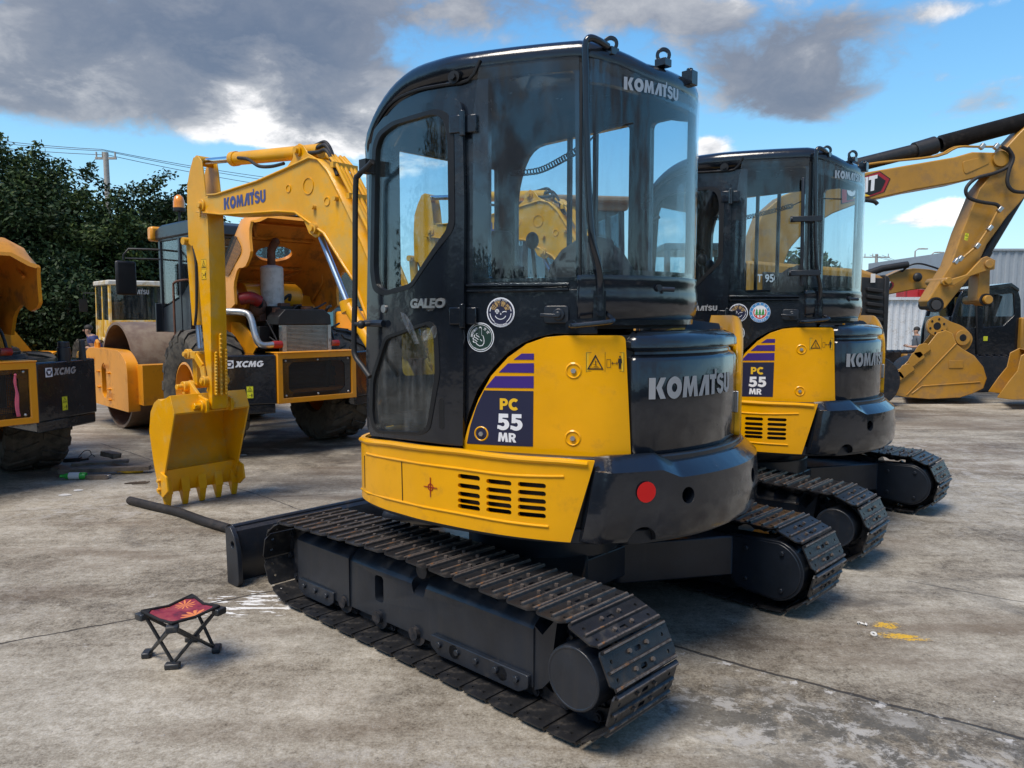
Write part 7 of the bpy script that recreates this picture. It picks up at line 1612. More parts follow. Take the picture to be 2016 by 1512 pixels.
# loader seen through the second cab: long hood with black louvred tail
L3_ = empty('wheel_loader', (5.2, 10.9, 0), 0, cat='wheel loader', group='wheel loaders parked behind', label='yellow wheel loader with a black louvred tail, right behind the second mini excavator')
F3 = Frame(0, 10.6, 0); l3 = lambda p: Vector((p[0]-5.2, p[1]-.3, p[2]))
A = tr(F3, [(1470, 512), (1700, 530), (1742, 545), (1745, 650), (1470, 700)], 0); mb = MB(l3)
mb.prism([A[0], A[1], A[2], A[3], (A[3][0]-.2, A[4][1]), A[4]], 0, 1.5, ax=1); bd = mb.build('engine_hood', 'dusty_yellow', L3_, bev=.05)
B = tr(F3, [(1500, 535), (1740, 548), (1745, 650), (1740, 690), (1500, 690)], 0); mb = MB(l3); mb.prism([B[0], B[1], B[2], B[3], B[4]], -.03, .0, ax=1); mb.prism([(A[2][0]-.02, A[2][1]+.03), (A[2][0]+.05, A[2][1]-.02), (A[2][0]+.05, A[3][1]-.3), (A[2][0]-.02, A[3][1]-.3)], -.05, 1.5, ax=1)
tl = mb.build('louvred_tail', 'black_plastic', L3_, bev=.02)
mb = MB(l3)
for i in range(9): v_ = 566+i*14; p = tr(F3, [(1702, v_), (1733, v_+4)], 0); mb.prism([(p[0][0], p[0][1]), (p[1][0], p[1][1]), (p[1][0], p[1][1]-.05), (p[0][0], p[0][1]-.05)], -.10, -.03, ax=1)
mb.build('louvre', 'interior_black', tl, bev=.01)
p = tr(F3, [(1488, 556), (1531, 556), (1488, 540)], 0); mb = MB(l3); put_text(mb, 'T 950', lambda u_, v_: (p[0][0]+(p[1][0]-p[0][0])*u_, -.034, p[0][1]+(p[2][1]-p[0][1])*v_), bold=.02); mb.build('lettering', 'white_vinyl', bd, smooth=0)
p = tr(F3, [(1715, 548)], 0)[0]; mb = MB(l3); mb.box((p[0], -.055, p[1]), (.06, .01, .12)); mb.build('tail_sticker', 'paper', tl)
tyre(L3_, (-1.3, -.1, .72), 0, .72, .5, rim='dusty_yellow', side=-1)
mb = MB(l3); c_ = tr(F3, [(1440, 330), (1475, 330), (1475, 510), (1440, 510)], .3); mb.box((c_[0][0]-.4, .75, 2.45), (1.1, 1.3, .1)); [mb.beam((c_[0][0]-.4+sx_*.5, .75+sy_*.6, 1.3), (c_[0][0]-.4+sx_*.5, .75+sy_*.6, 2.45), .08, .08, up=(1, 0, 0)) for sx_ in (-1, 1) for sy_ in (-1, 1)]; mb.build('cab', 'frame_paint', L3_, bev=.02)
# small loader between roller and boom, another behind the left roller
L4_, f_ = loader((-3.6, 15.5), 150, 'grey and yellow wheel loader half hidden behind the middle roller radiator', 'machine_orange', 'teal_paint', z=gz(15.5), s=.92, bucket=False)
L5_, f_ = loader((-12.1, 16.4), 60, 'orange loader parts with curved lift arms, behind the left roller', 'machine_orange', 'frame_paint', z=gz(16.4), s=.72, bucket=True)
mb = MB(lambda p: Vector(p)*.75)
for y_ in (-.5, .5): mb.prism([(0, .8), (.5, 1.9), (1.0, 2.2), (1.3, 2.1), (2.4, .6), (2.1, .5), (1.2, 1.6), (.7, 1.4), (.3, .7)], y_-.05, y_+.05, ax=1)
mb.build('lift_arm', 'machine_orange', L5_, bev=.01)
# ================================================================== SMALL THINGS ON THE GROUND
# folding stool
def ground_at(u_, v_): d = ray(u_, v_); t = -CAM_H/d.z; return Vector((d.x*t, d.y*t, 0))
ft = [ground_at(290, 1292), ground_at(340, 1316), ground_at(427, 1282), ground_at(379, 1262)]
sc_ = sum(ft, Vector())/4
def at_dist(u_, v_, y_): d = ray(u_, v_); t = y_/d.y; return Vector((d.x*t, d.y*t, CAM_H+d.z*t))
zs = .0
tops = []
for (u_, v_), f__ in zip(((277, 1205), (337, 1228), (432, 1196), (378, 1172)), ft): tops.append(at_dist(u_, v_, f__.y))
SZ = .255
def on_z(u_, v_, z_): d = ray(u_, v_); t = (z_-CAM_H)/d.z; return Vector((d.x*t, d.y*t, z_))
tops = [on_z(279, 1205, SZ), on_z(339, 1229, SZ), on_z(431, 1195, SZ), on_z(378, 1173, SZ)]
ST = empty('folding_stool', sc_, 0, cat='stool', label='small folding stool with red leaf patterned cloth seat and black crossed legs')
lf_ = lambda p: Vector(p)-sc_
for i in range(4):
    for j in ((i+1) % 4, (i-1) % 4):
        if i < j or True:
            mb = MB(lf_); a = ft[i].lerp(ft[j], .06)+Vector((0, 0, .022)); b = tops[j].lerp(tops[i], .06)-Vector((0, 0, .02)); off = Vector((0, 0, 0)); d_ = (ft[j]-ft[i]).normalized(); nn_ = Vector((-d_.y, d_.x, 0))*(.009 if j == (i+1) % 4 else -.009)
            mb.tube([a+nn_, b+nn_], .0075, n=10); mb.build('leg', 'stool_frame', ST)
for p in ft:
    mb = MB(lf_); r_ = (p-sc_).normalized(); mb.box(p+Vector((0, 0, .013)), (.062, .036, .026), Matrix.Rotation(atan2(r_.y, r_.x)+pi/2, 3, 'Z')); mb.build('foot', 'stool_frame', ST, bev=.006)
for p in tops:
    mb = MB(lf_); r_ = (p-sc_); r_.z = 0; r_.normalize(); mb.box(p-Vector((0, 0, .018)), (.05, .04, .03), Matrix.Rotation(atan2(r_.y, r_.x)+pi/2, 3, 'Z')); mb.build('corner_bracket', 'stool_frame', ST, bev=.006)
T0, T1, T2, T3 = tops
def seat_p(a, b, k=1.0):
    a2 = .5+(a-.5)*k; b2 = .5+(b-.5)*k; p = T0.lerp(T1, a2).lerp(T3.lerp(T2, a2), b2); e = 16*a2*(1-a2)*b2*(1-b2)
    c_ = (T0+T1+T2+T3)/4; m = max(abs(a2-.5), abs(b2-.5))*2; cor = (2*abs(a2-.5))*(2*abs(b2-.5)); pin = .07*(1-cor)*m**3
    p = p.lerp(Vector((c_.x, c_.y, p.z)), pin); p.z += -.016*e**.6 - .016*(1-cor)*m**2*.8 + .004; return p
mb = MB(lf_); mb.grid(lambda a, b: seat_p(a, b), 22, 22); st = mb.build('seat', 'leaf_print_cloth', ST, smooth=70); sm = st.modifiers.new('t', 'SOLIDIFY'); sm.thickness = .003
mb = MB(lf_); prm = [seat_p(i/20, 0) for i in range(20)]+[seat_p(1, i/20) for i in range(20)]+[seat_p(1-i/20, 1) for i in range(20)]+[seat_p(0, 1-i/20) for i in range(21)]
mb.tube(prm, .0065, n=8, caps=False)
for a, b in ((0, 0), (1, 0), (1, 1), (0, 1)):
    q_ = [seat_p(a, b), seat_p(a+(.17 if a == 0 else -.17), b), seat_p(a+(.09 if a == 0 else -.09), b+(.09 if b == 0 else -.09)), seat_p(a, b+(.17 if b == 0 else -.17))]; mb.add([q+Vector((0, 0, .004)) for q in q_]+[q-Vector((0, 0, .001)) for q in q_], [(0, 1, 2, 3), (4, 5, 6, 7), (0, 1, 5, 4), (1, 2, 6, 5), (2, 3, 7, 6), (3, 0, 4, 7)])
mb.build('seat_trim', 'stool_trim', st, smooth=60)
# black pipe on the ground
pp_ = [ground_at(256, 993), ground_at(300, 1004), ground_at(350, 1018), ground_at(400, 1034), ground_at(452, 1050)]
mb = MB(); P = [p+Vector((0, 0, .033)) for p in pp_]; P[2].y += .02; mb.tube(P, .032, n=16, smooth=6, caps=True); mb.build('rubber_pipe', 'hose_black', smooth=50, label='long black rubber pipe lying on the concrete from the bucket to the blade', cat='pipe')
# bottles
def bottle(name, label, u_, v_, deg, body, cap, z=.035, L_=.215):
    p = ground_at(u_, v_); e = empty(name, (p.x, p.y, 0), R_(deg), cat='bottle', group='plastic drink bottles on the ground', label=label)
    r = .033; mb = MB(); mb.lathe([(0, -L_/2), (r*.9, -L_/2), (r, -L_/2+.012), (r, -.02), (r*.94, 0), (r, .02), (r, L_/2-.07), (r*.75, L_/2-.04), (.014, L_/2-.012), (.013, L_/2)], (0, 0, r), (1, 0, 0), 22); b_ = mb.build('bottle_body', body, e, smooth=50)
    mb = MB(); mb.lathe([(r*1.02, -.055), (r*1.02, .04)], (0, 0, r), (1, 0, 0), 22); lb = mb.build('bottle_wrap', 'paper' if body == 'pet_green' else body, b_, smooth=50)
    mb = MB(); mb.cyl((L_/2-.008, 0, r), (L_/2+.012, 0, r), .0155, n=14); mb.build('bottle_cap', cap, b_)
bottle('plastic_bottle', 'green plastic bottle with white wrapper in front of the broken planks', 146, 944, 186, 'pet_green', 'pet_green')
bottle('plastic_bottle', 'yellow plastic bottle lying right of the broken planks', 258, 932, 200, 'pet_yellow', 'yellow_vinyl')
bottle('plastic_bottle', 'brown tea bottle lying against the tyre of the left roller', 95, 914, 182, 'pet_brown', 'paper')
# broken planks
def plank(label, u_, v_, deg, L_, w_, h_, z_, tilt=0.0):
    p = ground_at(u_, v_); e = MB(); n = 8; vs = []
    random.seed(u_)
    for i in range(n+1):
        x = -L_/2+L_*i/n; jw = w_/2*(1-.15*random.random()); 
        for sy, sz in ((-1, 0), (1, 0), (1, 1), (-1, 1)): vs.append((x+(.03*random.random() if i in (0, n) else 0), sy*jw, sz*h_+.004*random.random()))
    e.add(vs, [(i*4+j, i*4+(j+1) % 4, (i+1)*4+(j+1) % 4, (i+1)*4+j) for i in range(n) for j in range(4)]+[(0, 1, 2, 3), (n*4, n*4+1, n*4+2, n*4+3)])
    o = e.build('wooden_plank', 'wood_grey', smooth=0, label=label, cat='plank', group='broken planks on the ground'); o.location = (p.x, p.y, z_); o.rotation_euler = (0, tilt, R_(deg)); return o
plank('long weathered plank at the bottom of the broken pile, behind the green bottle', 205, 934, 12, .80, .12, .035, .03, 0)
plank('flat grey board lying under the long plank of the pile', 160, 925, -4, .55, .16, .03, 0)
plank('thin split board leaning at the back of the plank pile', 195, 920, 22, .50, .08, .025, .03)
plank('short thick wood block on top of the plank pile', 218, 912, -38, .28, .09, .05, .066)
plank('small stub of wood under the front of the plank pile', 188, 943, 4, .20, .08, .035, 0)
# small rubbish
p = ground_at(143, 908); mb = MB(); mb.box((p.x, p.y, .02), (.16, .10, .04), Matrix.Rotation(.3, 3, 'Z')); mb.tube([p+Vector((.06, 0, .04)), p+Vector((.10, .05, .10)), p+Vector((.15, .06, .10)), p+Vector((.17, .05, .06))], .005, n=6, smooth=4); mb.build('broken_connector', 'black_plastic', bev=.005, label='black broken plastic connector with a bent wire beside the roller tyre', cat='scrap')
p = ground_at(166, 906); mb = MB(); mb.box((p.x, p.y, .01), (.08, .03, .02), Matrix.Rotation(.8, 3, 'Z')); mb.tube([p+Vector((.02, .01, .015)), p+Vector((.06, .04, .05)), p+Vector((.09, .04, .03))], .004, n=5, smooth=3); mb.build('scrap_piece', 'black_plastic', label='tiny black scrap piece right of the broken connector', cat='scrap')
p = ground_at(252, 954); mb = MB()
for i in range(6): a = random.uniform(-.3, .3); l = random.uniform(.08, .22); q_ = p+Vector((random.uniform(-.12, .12), random.uniform(-.06, .06), .006)); mb.tube([q_-Vector((cos(a)*l/2, sin(a)*l/2, 0)), q_+Vector((cos(a)*l/2, sin(a)*l/2, .008))], .006, n=5)
mb.build('bark_scraps', 'bark', label='dark bark scraps scattered left of the pipe end', cat='bark scraps', kind='stuff')
p = ground_at(212, 942); mb = MB(); mb.sphere((p.x, p.y, .022), .035, 8, 6, sc=(1.3, .8, .6)); mb.build('crushed_cup', 'clear_plastic', label='crushed clear cup beside the yellow bottle', cat='cup')
p = ground_at(1720, 1251); mb = MB(); t_ = Matrix.Rotation(R_(75), 3, 'X')
mb.lathe([(.011+.0055*cos(R_(a)), .0055*sin(R_(a))) for a in range(0, 360, 45)], p+Vector((0, 0, .007)), (0, -.3, 1), 20, closed=True); mb.build('plastic_ring', 'dirty_white', smooth=60, label='small white plastic ring on the ground by the yellow chalk mark', cat='ring')
p = ground_at(1697, 1230); mb = MB(); mb.grid(lambda a, b: (p.x-.022+.045*a+.004*sin(b*9), p.y-.008+.016*b+.015*sin(a*7), .003+.007*abs(sin(a*8+b*5))), 12, 6); o = mb.build('paper_scrap', 'paper', smooth=60, label='crumpled white paper scrap left of the plastic ring', cat='paper scrap'); o.modifiers.new('t', 'SOLIDIFY').thickness = .001
for i, (u_, v_, sx_, lb) in enumerate(((341, 953, .035, 'small white paper flake in front of the bucket teeth'), (153, 966, .04, 'white paper flake on the ground left of the pipe end'), (127, 975, .05, 'white paper flake nearest to the left edge of the picture'), (480, 896, .03, 'white paper flake right of the bucket'))):
    p = ground_at(u_, v_); mb = MB(); mb.prism([(p.x+sx_*cos(a)*(1+.3*sin(a*3+i)), p.y+sx_*.7*sin(a)) for a in [2*pi*k/9 for k in range(9)]], .002, .006, ax=2); mb.build('paper_flake', 'paper', smooth=0, label=lb, cat='paper scrap', group='paper flakes on the concrete')
# pebbles and grit
random.seed(11); mb = MB()
for i in range(2600):
    r_ = random.random()**.6; y_ = 1.6+6.5*r_; x_ = random.uniform(-.75, .75)*y_*1.1; s_ = random.uniform(.0010, .0030)*(1+1.2*(random.random() < .03))
    mb.sphere((x_, y_, s_*.3), s_, 5, 3, sc=(1, random.uniform(.6, 1.2), .6))
mb.build('grit', 'pole_concrete', kind='stuff', label='fine pale grit scattered over the concrete yard', cat='grit', smooth=0)

# ================================================================== PEOPLE
def person(loc, deg, label, shirt, bones, radii, parts):
    root = empty('person', loc, R_(deg), cat='person', label=label)
    me = bpy.data.meshes.new('body'); names = list(bones); me.from_pydata([bones[n][1:] for n in names], [(names.index(bones[n][0]), i) for i, n in enumerate(names) if bones[n][0]], [])
    o = bpy.data.objects.new('body', me); COL.objects.link(o); sk_ = o.modifiers.new('skin', 'SKIN'); sb = o.modifiers.new('sub', 'SUBSURF'); sb.levels = sb.render_levels = 1
    for i, n in enumerate(names): sv_ = me.skin_vertices[0].data[i]; sv_.radius = radii[n]; sv_.use_root = (i == 0)
    m2 = bpy.data.meshes.new_from_object(o.evaluated_get(bpy.context.evaluated_depsgraph_get())); bpy.data.objects.remove(o)
    for m in ('skin', shirt, 'dark_trousers', 'hair'): m2.materials.append(M[m])
    for p_ in m2.polygons: c = p_.center; p_.material_index = parts(c); p_.use_smooth = True
    b = bpy.data.objects.new('body', m2); COL.objects.link(b); b.parent = root; return root
H_ = {'pelvis': (None, 0, 0, .92), 'waist': ('pelvis', 0, 0, 1.06), 'chest': ('waist', .01, 0, 1.26), 'neck0': ('chest', 0, 0, 1.43), 'neck': ('neck0', .015, 0, 1.49), 'jaw': ('neck', .04, 0, 1.545), 'head': ('jaw', .03, 0, 1.62), 'crown': ('head', .02, 0, 1.69)}
for s_, sg in (('l', 1), ('r', -1)):
    H_[s_+'sh'] = ('neck0', 0, .17*sg, 1.40); H_[s_+'el'] = (s_+'sh', -.02, .24*sg, 1.12); H_[s_+'wr'] = (s_+'el', .22, .16*sg, 1.10); H_[s_+'hd'] = (s_+'wr', .30, .13*sg, 1.13)
    H_[s_+'hip'] = ('pelvis', 0, .09*sg, .86); H_[s_+'kn'] = (s_+'hip', .02, .11*sg, .48); H_[s_+'an'] = (s_+'kn', 0, .12*sg, .08); H_[s_+'toe'] = (s_+'an', .16, .13*sg, .03)
RD = {'pelvis': (.15, .13), 'waist': (.15, .14), 'chest': (.16, .14), 'neck0': (.10, .09), 'neck': (.058, .058), 'jaw': (.075, .068), 'head': (.098, .082), 'crown': (.075, .065)}
for s_ in 'lr':
    RD[s_+'sh'] = (.075, .075); RD[s_+'el'] = (.048, .048); RD[s_+'wr'] = (.032, .032); RD[s_+'hd'] = (.03, .045); RD[s_+'hip'] = (.10, .10); RD[s_+'kn'] = (.065, .065); RD[s_+'an'] = (.045, .045); RD[s_+'toe'] = (.04, .04)
def face_bits(root, hz, hx=.03):
    bd = [c for c in root.children if c.name.startswith('body')][0]
    mb = MB(); mb.sphere((hx-.015, 0, hz+.045), .100, 16, 10, sc=(1.0, .86, .85)); mb.build('hair', 'hair', bd, smooth=70)
    mb = MB(); mb.sphere((hx+.102, 0, hz-.02), .017, 8, 6, sc=(1, .8, 1.4))
    for s_ in (-1, 1): mb.sphere((hx, .085*s_, hz-.015), .025, 8, 6, sc=(.7, .5, 1.3)); 
    mb.build('facial_feature', 'skin', bd, smooth=70)
    mb = MB()
    for s_ in (-1, 1): mb.sphere((hx+.088, .032*s_, hz+.005), .011, 8, 6, sc=(.6, 1.2, .7))
    mb.box((hx+.092, 0, hz-.06), (.01, .04, .006)); mb.build('eyes_and_mouth', 'hair', bd)
    # fingers on both hands
    mb = MB()
    for sg in (-1, 1):
        for k, l_ in enumerate((.055, .065, .06, .045)):
            b0 = Vector((.315, (.13-.012)*sg, hz-.475-.016*k+.01)); mb.tube([b0, b0+Vector((l_*.55, -.012*sg, 0)), b0+Vector((l_*.8, -.035*sg, -.004))], .008, n=6)
        b0 = Vector((.29, .115*sg, hz-.465)); mb.tube([b0, b0+Vector((.02, -.02*sg, .02)), b0+Vector((.045, -.03*sg, .022))], .009, n=6)
    mb.build('fingers', 'skin', bd, smooth=60)
py = 24.5; dd_ = ray(1806, 650); tx = dd_.x/dd_.y*py
P1_ = person((tx, py, gz(py)), 170, 'man in a grey shirt and dark trousers standing in front of the white container', 'grey_shirt', H_, RD, lambda c: 3 if (c.z > 1.66) else (0 if (c.z > 1.455 or (c.x > .06 and abs(c.y) > .09 and 1.0 < c.z < 1.2)) else (1 if c.z > .97 else (2 if c.z > .07 else 3))))
face_bits(P1_, 1.62)
pyl = 15.5; dd_ = ray(194, 655); tx = dd_.x/dd_.y*pyl
H2 = dict(H_); sh_dz = -.14
for n_ in ('chest', 'neck0', 'neck', 'jaw', 'head', 'crown', 'lsh', 'rsh'): p_ = H2[n_]; H2[n_] = (p_[0], p_[1]+.12+(.08 if n_ in ('neck', 'jaw', 'head', 'crown') else 0), p_[2], p_[3]-.03-(.03 if n_ not in ('chest',) else 0))
H2 = {k: (v[0], v[1], v[2], v[3]) for k, v in H2.items()}
P2_ = person((tx, pyl, gz(pyl)-.0), 205, 'balding man in a dark blue top bending his head, behind the rusty drum', 'navy_shirt', H2, RD, lambda c: 0 if (c.z > 1.41 or (c.x > .10 and abs(c.y) > .09 and 1.0 < c.z < 1.2)) else (1 if c.z > .97 else (2 if c.z > .07 else 3)))
P2_.scale = (.80, .80, .80)
face_bits(P2_, 1.56, .23)

# ================================================================== CARS, CONTAINERS, BUILDINGS
def car(loc, deg, label, paint):
    e = empty('parked_car', loc, R_(deg), cat='car', group='cars parked beyond the excavators', label=label)
    secs = [(-2.2, .45, .62, .80), (-2.1, .35, .85, .84), (-1.6, .32, .98, .87), (-.9, .30, 1.0, .88), (.8, .30, .96, .88), (1.6, .32, .82, .86), (2.1, .38, .68, .80), (2.25, .45, .58, .74)]
    mb = MB(); rows = []
    for x, zb, zt, hw in secs: rows.append([(x, -hw*.9, zb), (x, -hw, zb+.15), (x, -hw, zt-.12), (x, -hw*.85, zt), (x, hw*.85, zt), (x, hw, zt-.12), (x, hw, zb+.15), (x, hw*.9, zb)])
    mb.add([p for r in rows for p in r], [(i*8+j, i*8+(j+1) % 8, (i+1)*8+(j+1) % 8, (i+1)*8+j) for i in range(len(rows)-1) for j in range(8)]+[tuple(range(8)), tuple(range(56, 64))])
    b = mb.build('body', paint, e, bev=.03, smooth=50)
    mb = MB(); mb.prism([(-1.75, .96), (-1.0, 1.42), (.1, 1.45), (.95, .94)], -.72, .72, ax=1); g_ = mb.build('glasshouse', 'dark_glass', e, bev=.06)
    mb = MB(); mb.prism([(-1.05, 1.40), (-.95, 1.46), (.1, 1.49), (.15, 1.44)], -.66, .66, ax=1)
    for s_ in (-1, 1):
        for P in (((-1.75, .70*s_, .96), (-1.0, .66*s_, 1.42)), ((.95, .70*s_, .94), (.1, .66*s_, 1.45)), ((-.35, .72*s_, .96), (-.35, .68*s_, 1.45))): mb.beam(*P, .05, .05)
    mb.build('roof', paint, e, bev=.02)
    for x in (-1.35, 1.35):
        for s_ in (-1, 1):
            mb = MB(); mb.cyl((x, .70*s_, .32), (x, .89*s_, .32), .32, n=24); w_ = mb.build('wheel', 'rubber', e, bev=.03); mb = MB(); mb.cyl((x, .885*s_, .32), (x, .90*s_, .32), .21, n=20); mb.build('rim', 'bare_steel', w_)
    for s_ in (-1, 1): mb = MB(); mb.box((2.13, .58*s_, .62), (.16, .30, .13)); mb.build('headlight', 'chrome', e, bev=.03)
    return e
cb_ = car((4.80, 15.4, gz(15.4)), 0, 'black car parked behind the louvred loader tail, left of the standing man', 'car_black'); cb_.scale = (1, 1, .76)
car((13.6, 21.5, gz(21.5)), 180, 'white car parked behind the digging bucket, right of the standing man', 'car_white')
def corrugated(name, label, cat, x0, x1, y, z0, z1, mat, pitch=.28, dep=.05, depth=2.4, group=None):
    mb = MB(); n = int((x1-x0)/pitch); prof = []
    for i in range(n):
        a = x0+i*pitch; prof += [(a, 0), (a+pitch*.35, 0), (a+pitch*.5, dep), (a+pitch*.85, dep)]
    prof.append((x0+n*pitch, 0)); k = len(prof); X1 = prof[-1][0]
    mb.add([(x, y+d_, z) for z in (z0, z1) for x, d_ in prof], [(i, i+1, k+i+1, k+i) for i in range(k-1)])
    mb.box(((x0+X1)/2, y+depth/2+.06, (z0+z1)/2), (X1-x0, depth, z1-z0-.02)); mb.box(((x0+X1)/2, y-.02, z1+.04), (X1-x0, .14, .12)); mb.box(((x0+X1)/2, y-.02, z0+.05), (X1-x0, .14, .14))
    return mb.build(name, mat, None, smooth=0, label=label, cat=cat, group=group)
pmat('container_white', (.60, .63, .66), .5, var=.06, dirt=.35, dirtcol=(.38, .36, .33), streak=.5)
pmat('cladding_grey', (.30, .34, .38), .5, var=.05, streak=.3)
zg = gz(40)
def xat(u_, y_): d = ray(u_, 640); return d.x/d.y*y_
corrugated('shipping_container', 'white corrugated container standing behind the man in the grey shirt', 'container', xat(1700, 33), xat(1885, 33), 33, zg, 2.18, 'container_white')
corrugated('warehouse', 'grey corrugated warehouse wall at the right edge, behind the black cab', 'warehouse', xat(1880, 48), xat(2200, 48), 48, zg, 5.5, 'cladding_grey', .5, .08, 12)
mb = MB(); xx = xat(1893, 47.5); [mb.box((xx+i*.18, 47.6, 3.6), (.05, .05, .9)) for i in range(9)]; mb.box((xx+.7, 47.9, 3.6), (1.7, .3, 1.1)); mb.build('barred_window', 'gasket', label='dark barred window beside the grey warehouse wall', cat='window')
def block(name, label, cat, u0, u1, y, z0, z1, mat, d=2.0, extra=None, group=None):
    mb = MB(); x0, x1 = xat(u0, y), xat(u1, y); mb.box(((x0+x1)/2, y+d/2, (z0+z1)/2), (x1-x0, d, z1-z0))
    for i in range(int((x1-x0)/.5)): mb.box((x0+.25+i*.5, y-.02, (z0+z1)/2), (.06, .05, (z1-z0)*.92))
    return mb.build(name, mat, None, bev=.02, label=label, cat=cat, group=group)
block('shipping_container', 'white container on top row behind the small boom, left of the blue one', 'container', 1735, 1788, 36, 2.2, 2.95, 'container_white', group='stacked containers far behind')
block('shipping_container', 'blue container behind the red truck crane', 'container', 1790, 1825, 37, 2.2, 2.95, 'blue_box', group='stacked containers far behind')
mb = MB(); x0, x1 = xat(1783, 34.5), xat(1832, 34.5); mb.box(((x0+x1)/2, 35, 2.45), (x1-x0, .8, .5)); mb.box((x0+.25, 35, 2.5), (.5, 1.0, .8)); mb.cyl((x0-.1, 34.5, 2.3), (x0-.1, 34.5, 3.3), .06, n=8); mb.box((x1-.2, 34.6, 2.4), (.5, .9, .5)); mb.build('truck_crane', 'red_truck', bev=.03, label='red truck crane body seen over the white container', cat='crane')
zg2 = zg
def shed(u0, u1, y, z1, label):
    e = empty('shed', (xat((u0+u1)/2, y), y, zg), 0, cat='shed', label=label); w = xat(u1, y)-xat(u0, y)
    mb = MB(); mb.box((0, 3, (z1-zg)/2), (w, 6, z1-zg)); mb.build('wall', 'container_white', e); mb = MB(); mb.prism([(-.3, z1-zg), (3, z1-zg+.5), (6.3, z1-zg)], -w/2-.2, w/2+.2, ax=0); mb.build('roof', 'cladding_grey', e)
    mb = MB(); [mb.box((-w/2+1.0+i*2.4, -.02, (z1-zg)*.55), (1.0, .06, .9)) for i in range(max(1, int(w/2.4)-1))]; mb.build('window', 'dark_glass', e)
shed(1560, 1735, 45, 2.4, 'low white shed far behind the second mini excavator')

# ================================================================== POLES AND WIRES
def pole(u_, vt, y_, label, arms, grp='utility poles carrying overhead wires'):
    d = ray(u_, vt); t = y_/d.y; x_ = d.x*t; zt = CAM_H+d.z*t; z0 = gz(y_)
    e = empty('utility_pole', (x_, y_, z0), 0, cat='utility pole', group=grp, label=label)
    mb = MB(); mb.cyl((0, 0, 0), (0, 0, zt-z0), .17, .11, n=12); mb.build('pole_shaft', 'pole_concrete', e); mb = MB()
    mb.beam((-arms, 0, zt-z0-.25), (arms, 0, zt-z0-.25), .09, .09)
    for x__ in (-arms*.9, -arms*.3, arms*.9): mb.cyl((x__, 0, zt-z0-.22), (x__, 0, zt-z0+.02), .035, n=8)
    mb.build('crossarm', 'pole_concrete', e); return Vector((x_, y_, zt))
pl_ = pole(208, 300, 34, 'concrete utility pole rising above the trees on the left', .45)
pr_ = pole(1726, 500, 60, 'distant utility pole with crossarm above the white container', 1.0)
def wire(label, A, B, sag):
    mb = MB(); P = [A.lerp(B, i/24)+Vector((0, 0, -4*sag*(i/24)*(1-i/24))) for i in range(25)]; mb.tube(P, .013, n=5); mb.build('overhead_wire', 'cable', label=label, cat='overhead wire', group='overhead wires on the left poles')
def wp(u_, v_, y_): d = ray(u_, v_); t = y_/d.y; return Vector((d.x*t, y_, CAM_H+d.z*t))
for k, (va, vp, vb, nm) in enumerate(((272, 294, 372, 'topmost'), (278, 297, 380, 'middle'), (288, 305, 392, 'lowest'))):
    A_ = wp(-120, va-12, 34); Pm = wp(208+k*6-8, vp, 34); Bm = wp(760, vb, 44)
    wire(nm+' wire of the three left of the pole above the trees', A_, Pm, .10); wire(nm+' wire of the three from the left pole to behind the nearest cab', Pm, Bm, .25)
for k in range(3): A_ = wp(1712+k*12, 502, 60); wire('one of three thin wires right of the distant pole', A_, wp(1900, 535+k*5, 50), .2)
for u_, v_, lb in ((1802, 490, 'left of the two slim distant street lamps'), (1834, 497, 'right of the two slim distant street lamps')):
    p = wp(u_, v_, 70); mb = MB(); mb.tube([Vector((p.x, 70, zg)), Vector((p.x, 70, p.z-.2)), Vector((p.x+.25, 70, p.z)), Vector((p.x+.8, 70, p.z+.02))], .06, n=6); mb.box((p.x+.8, 70, p.z), (.6, .2, .1)); mb.build('street_lamp', 'pole_concrete', label=lb, cat='street lamp', group='distant street lamps')

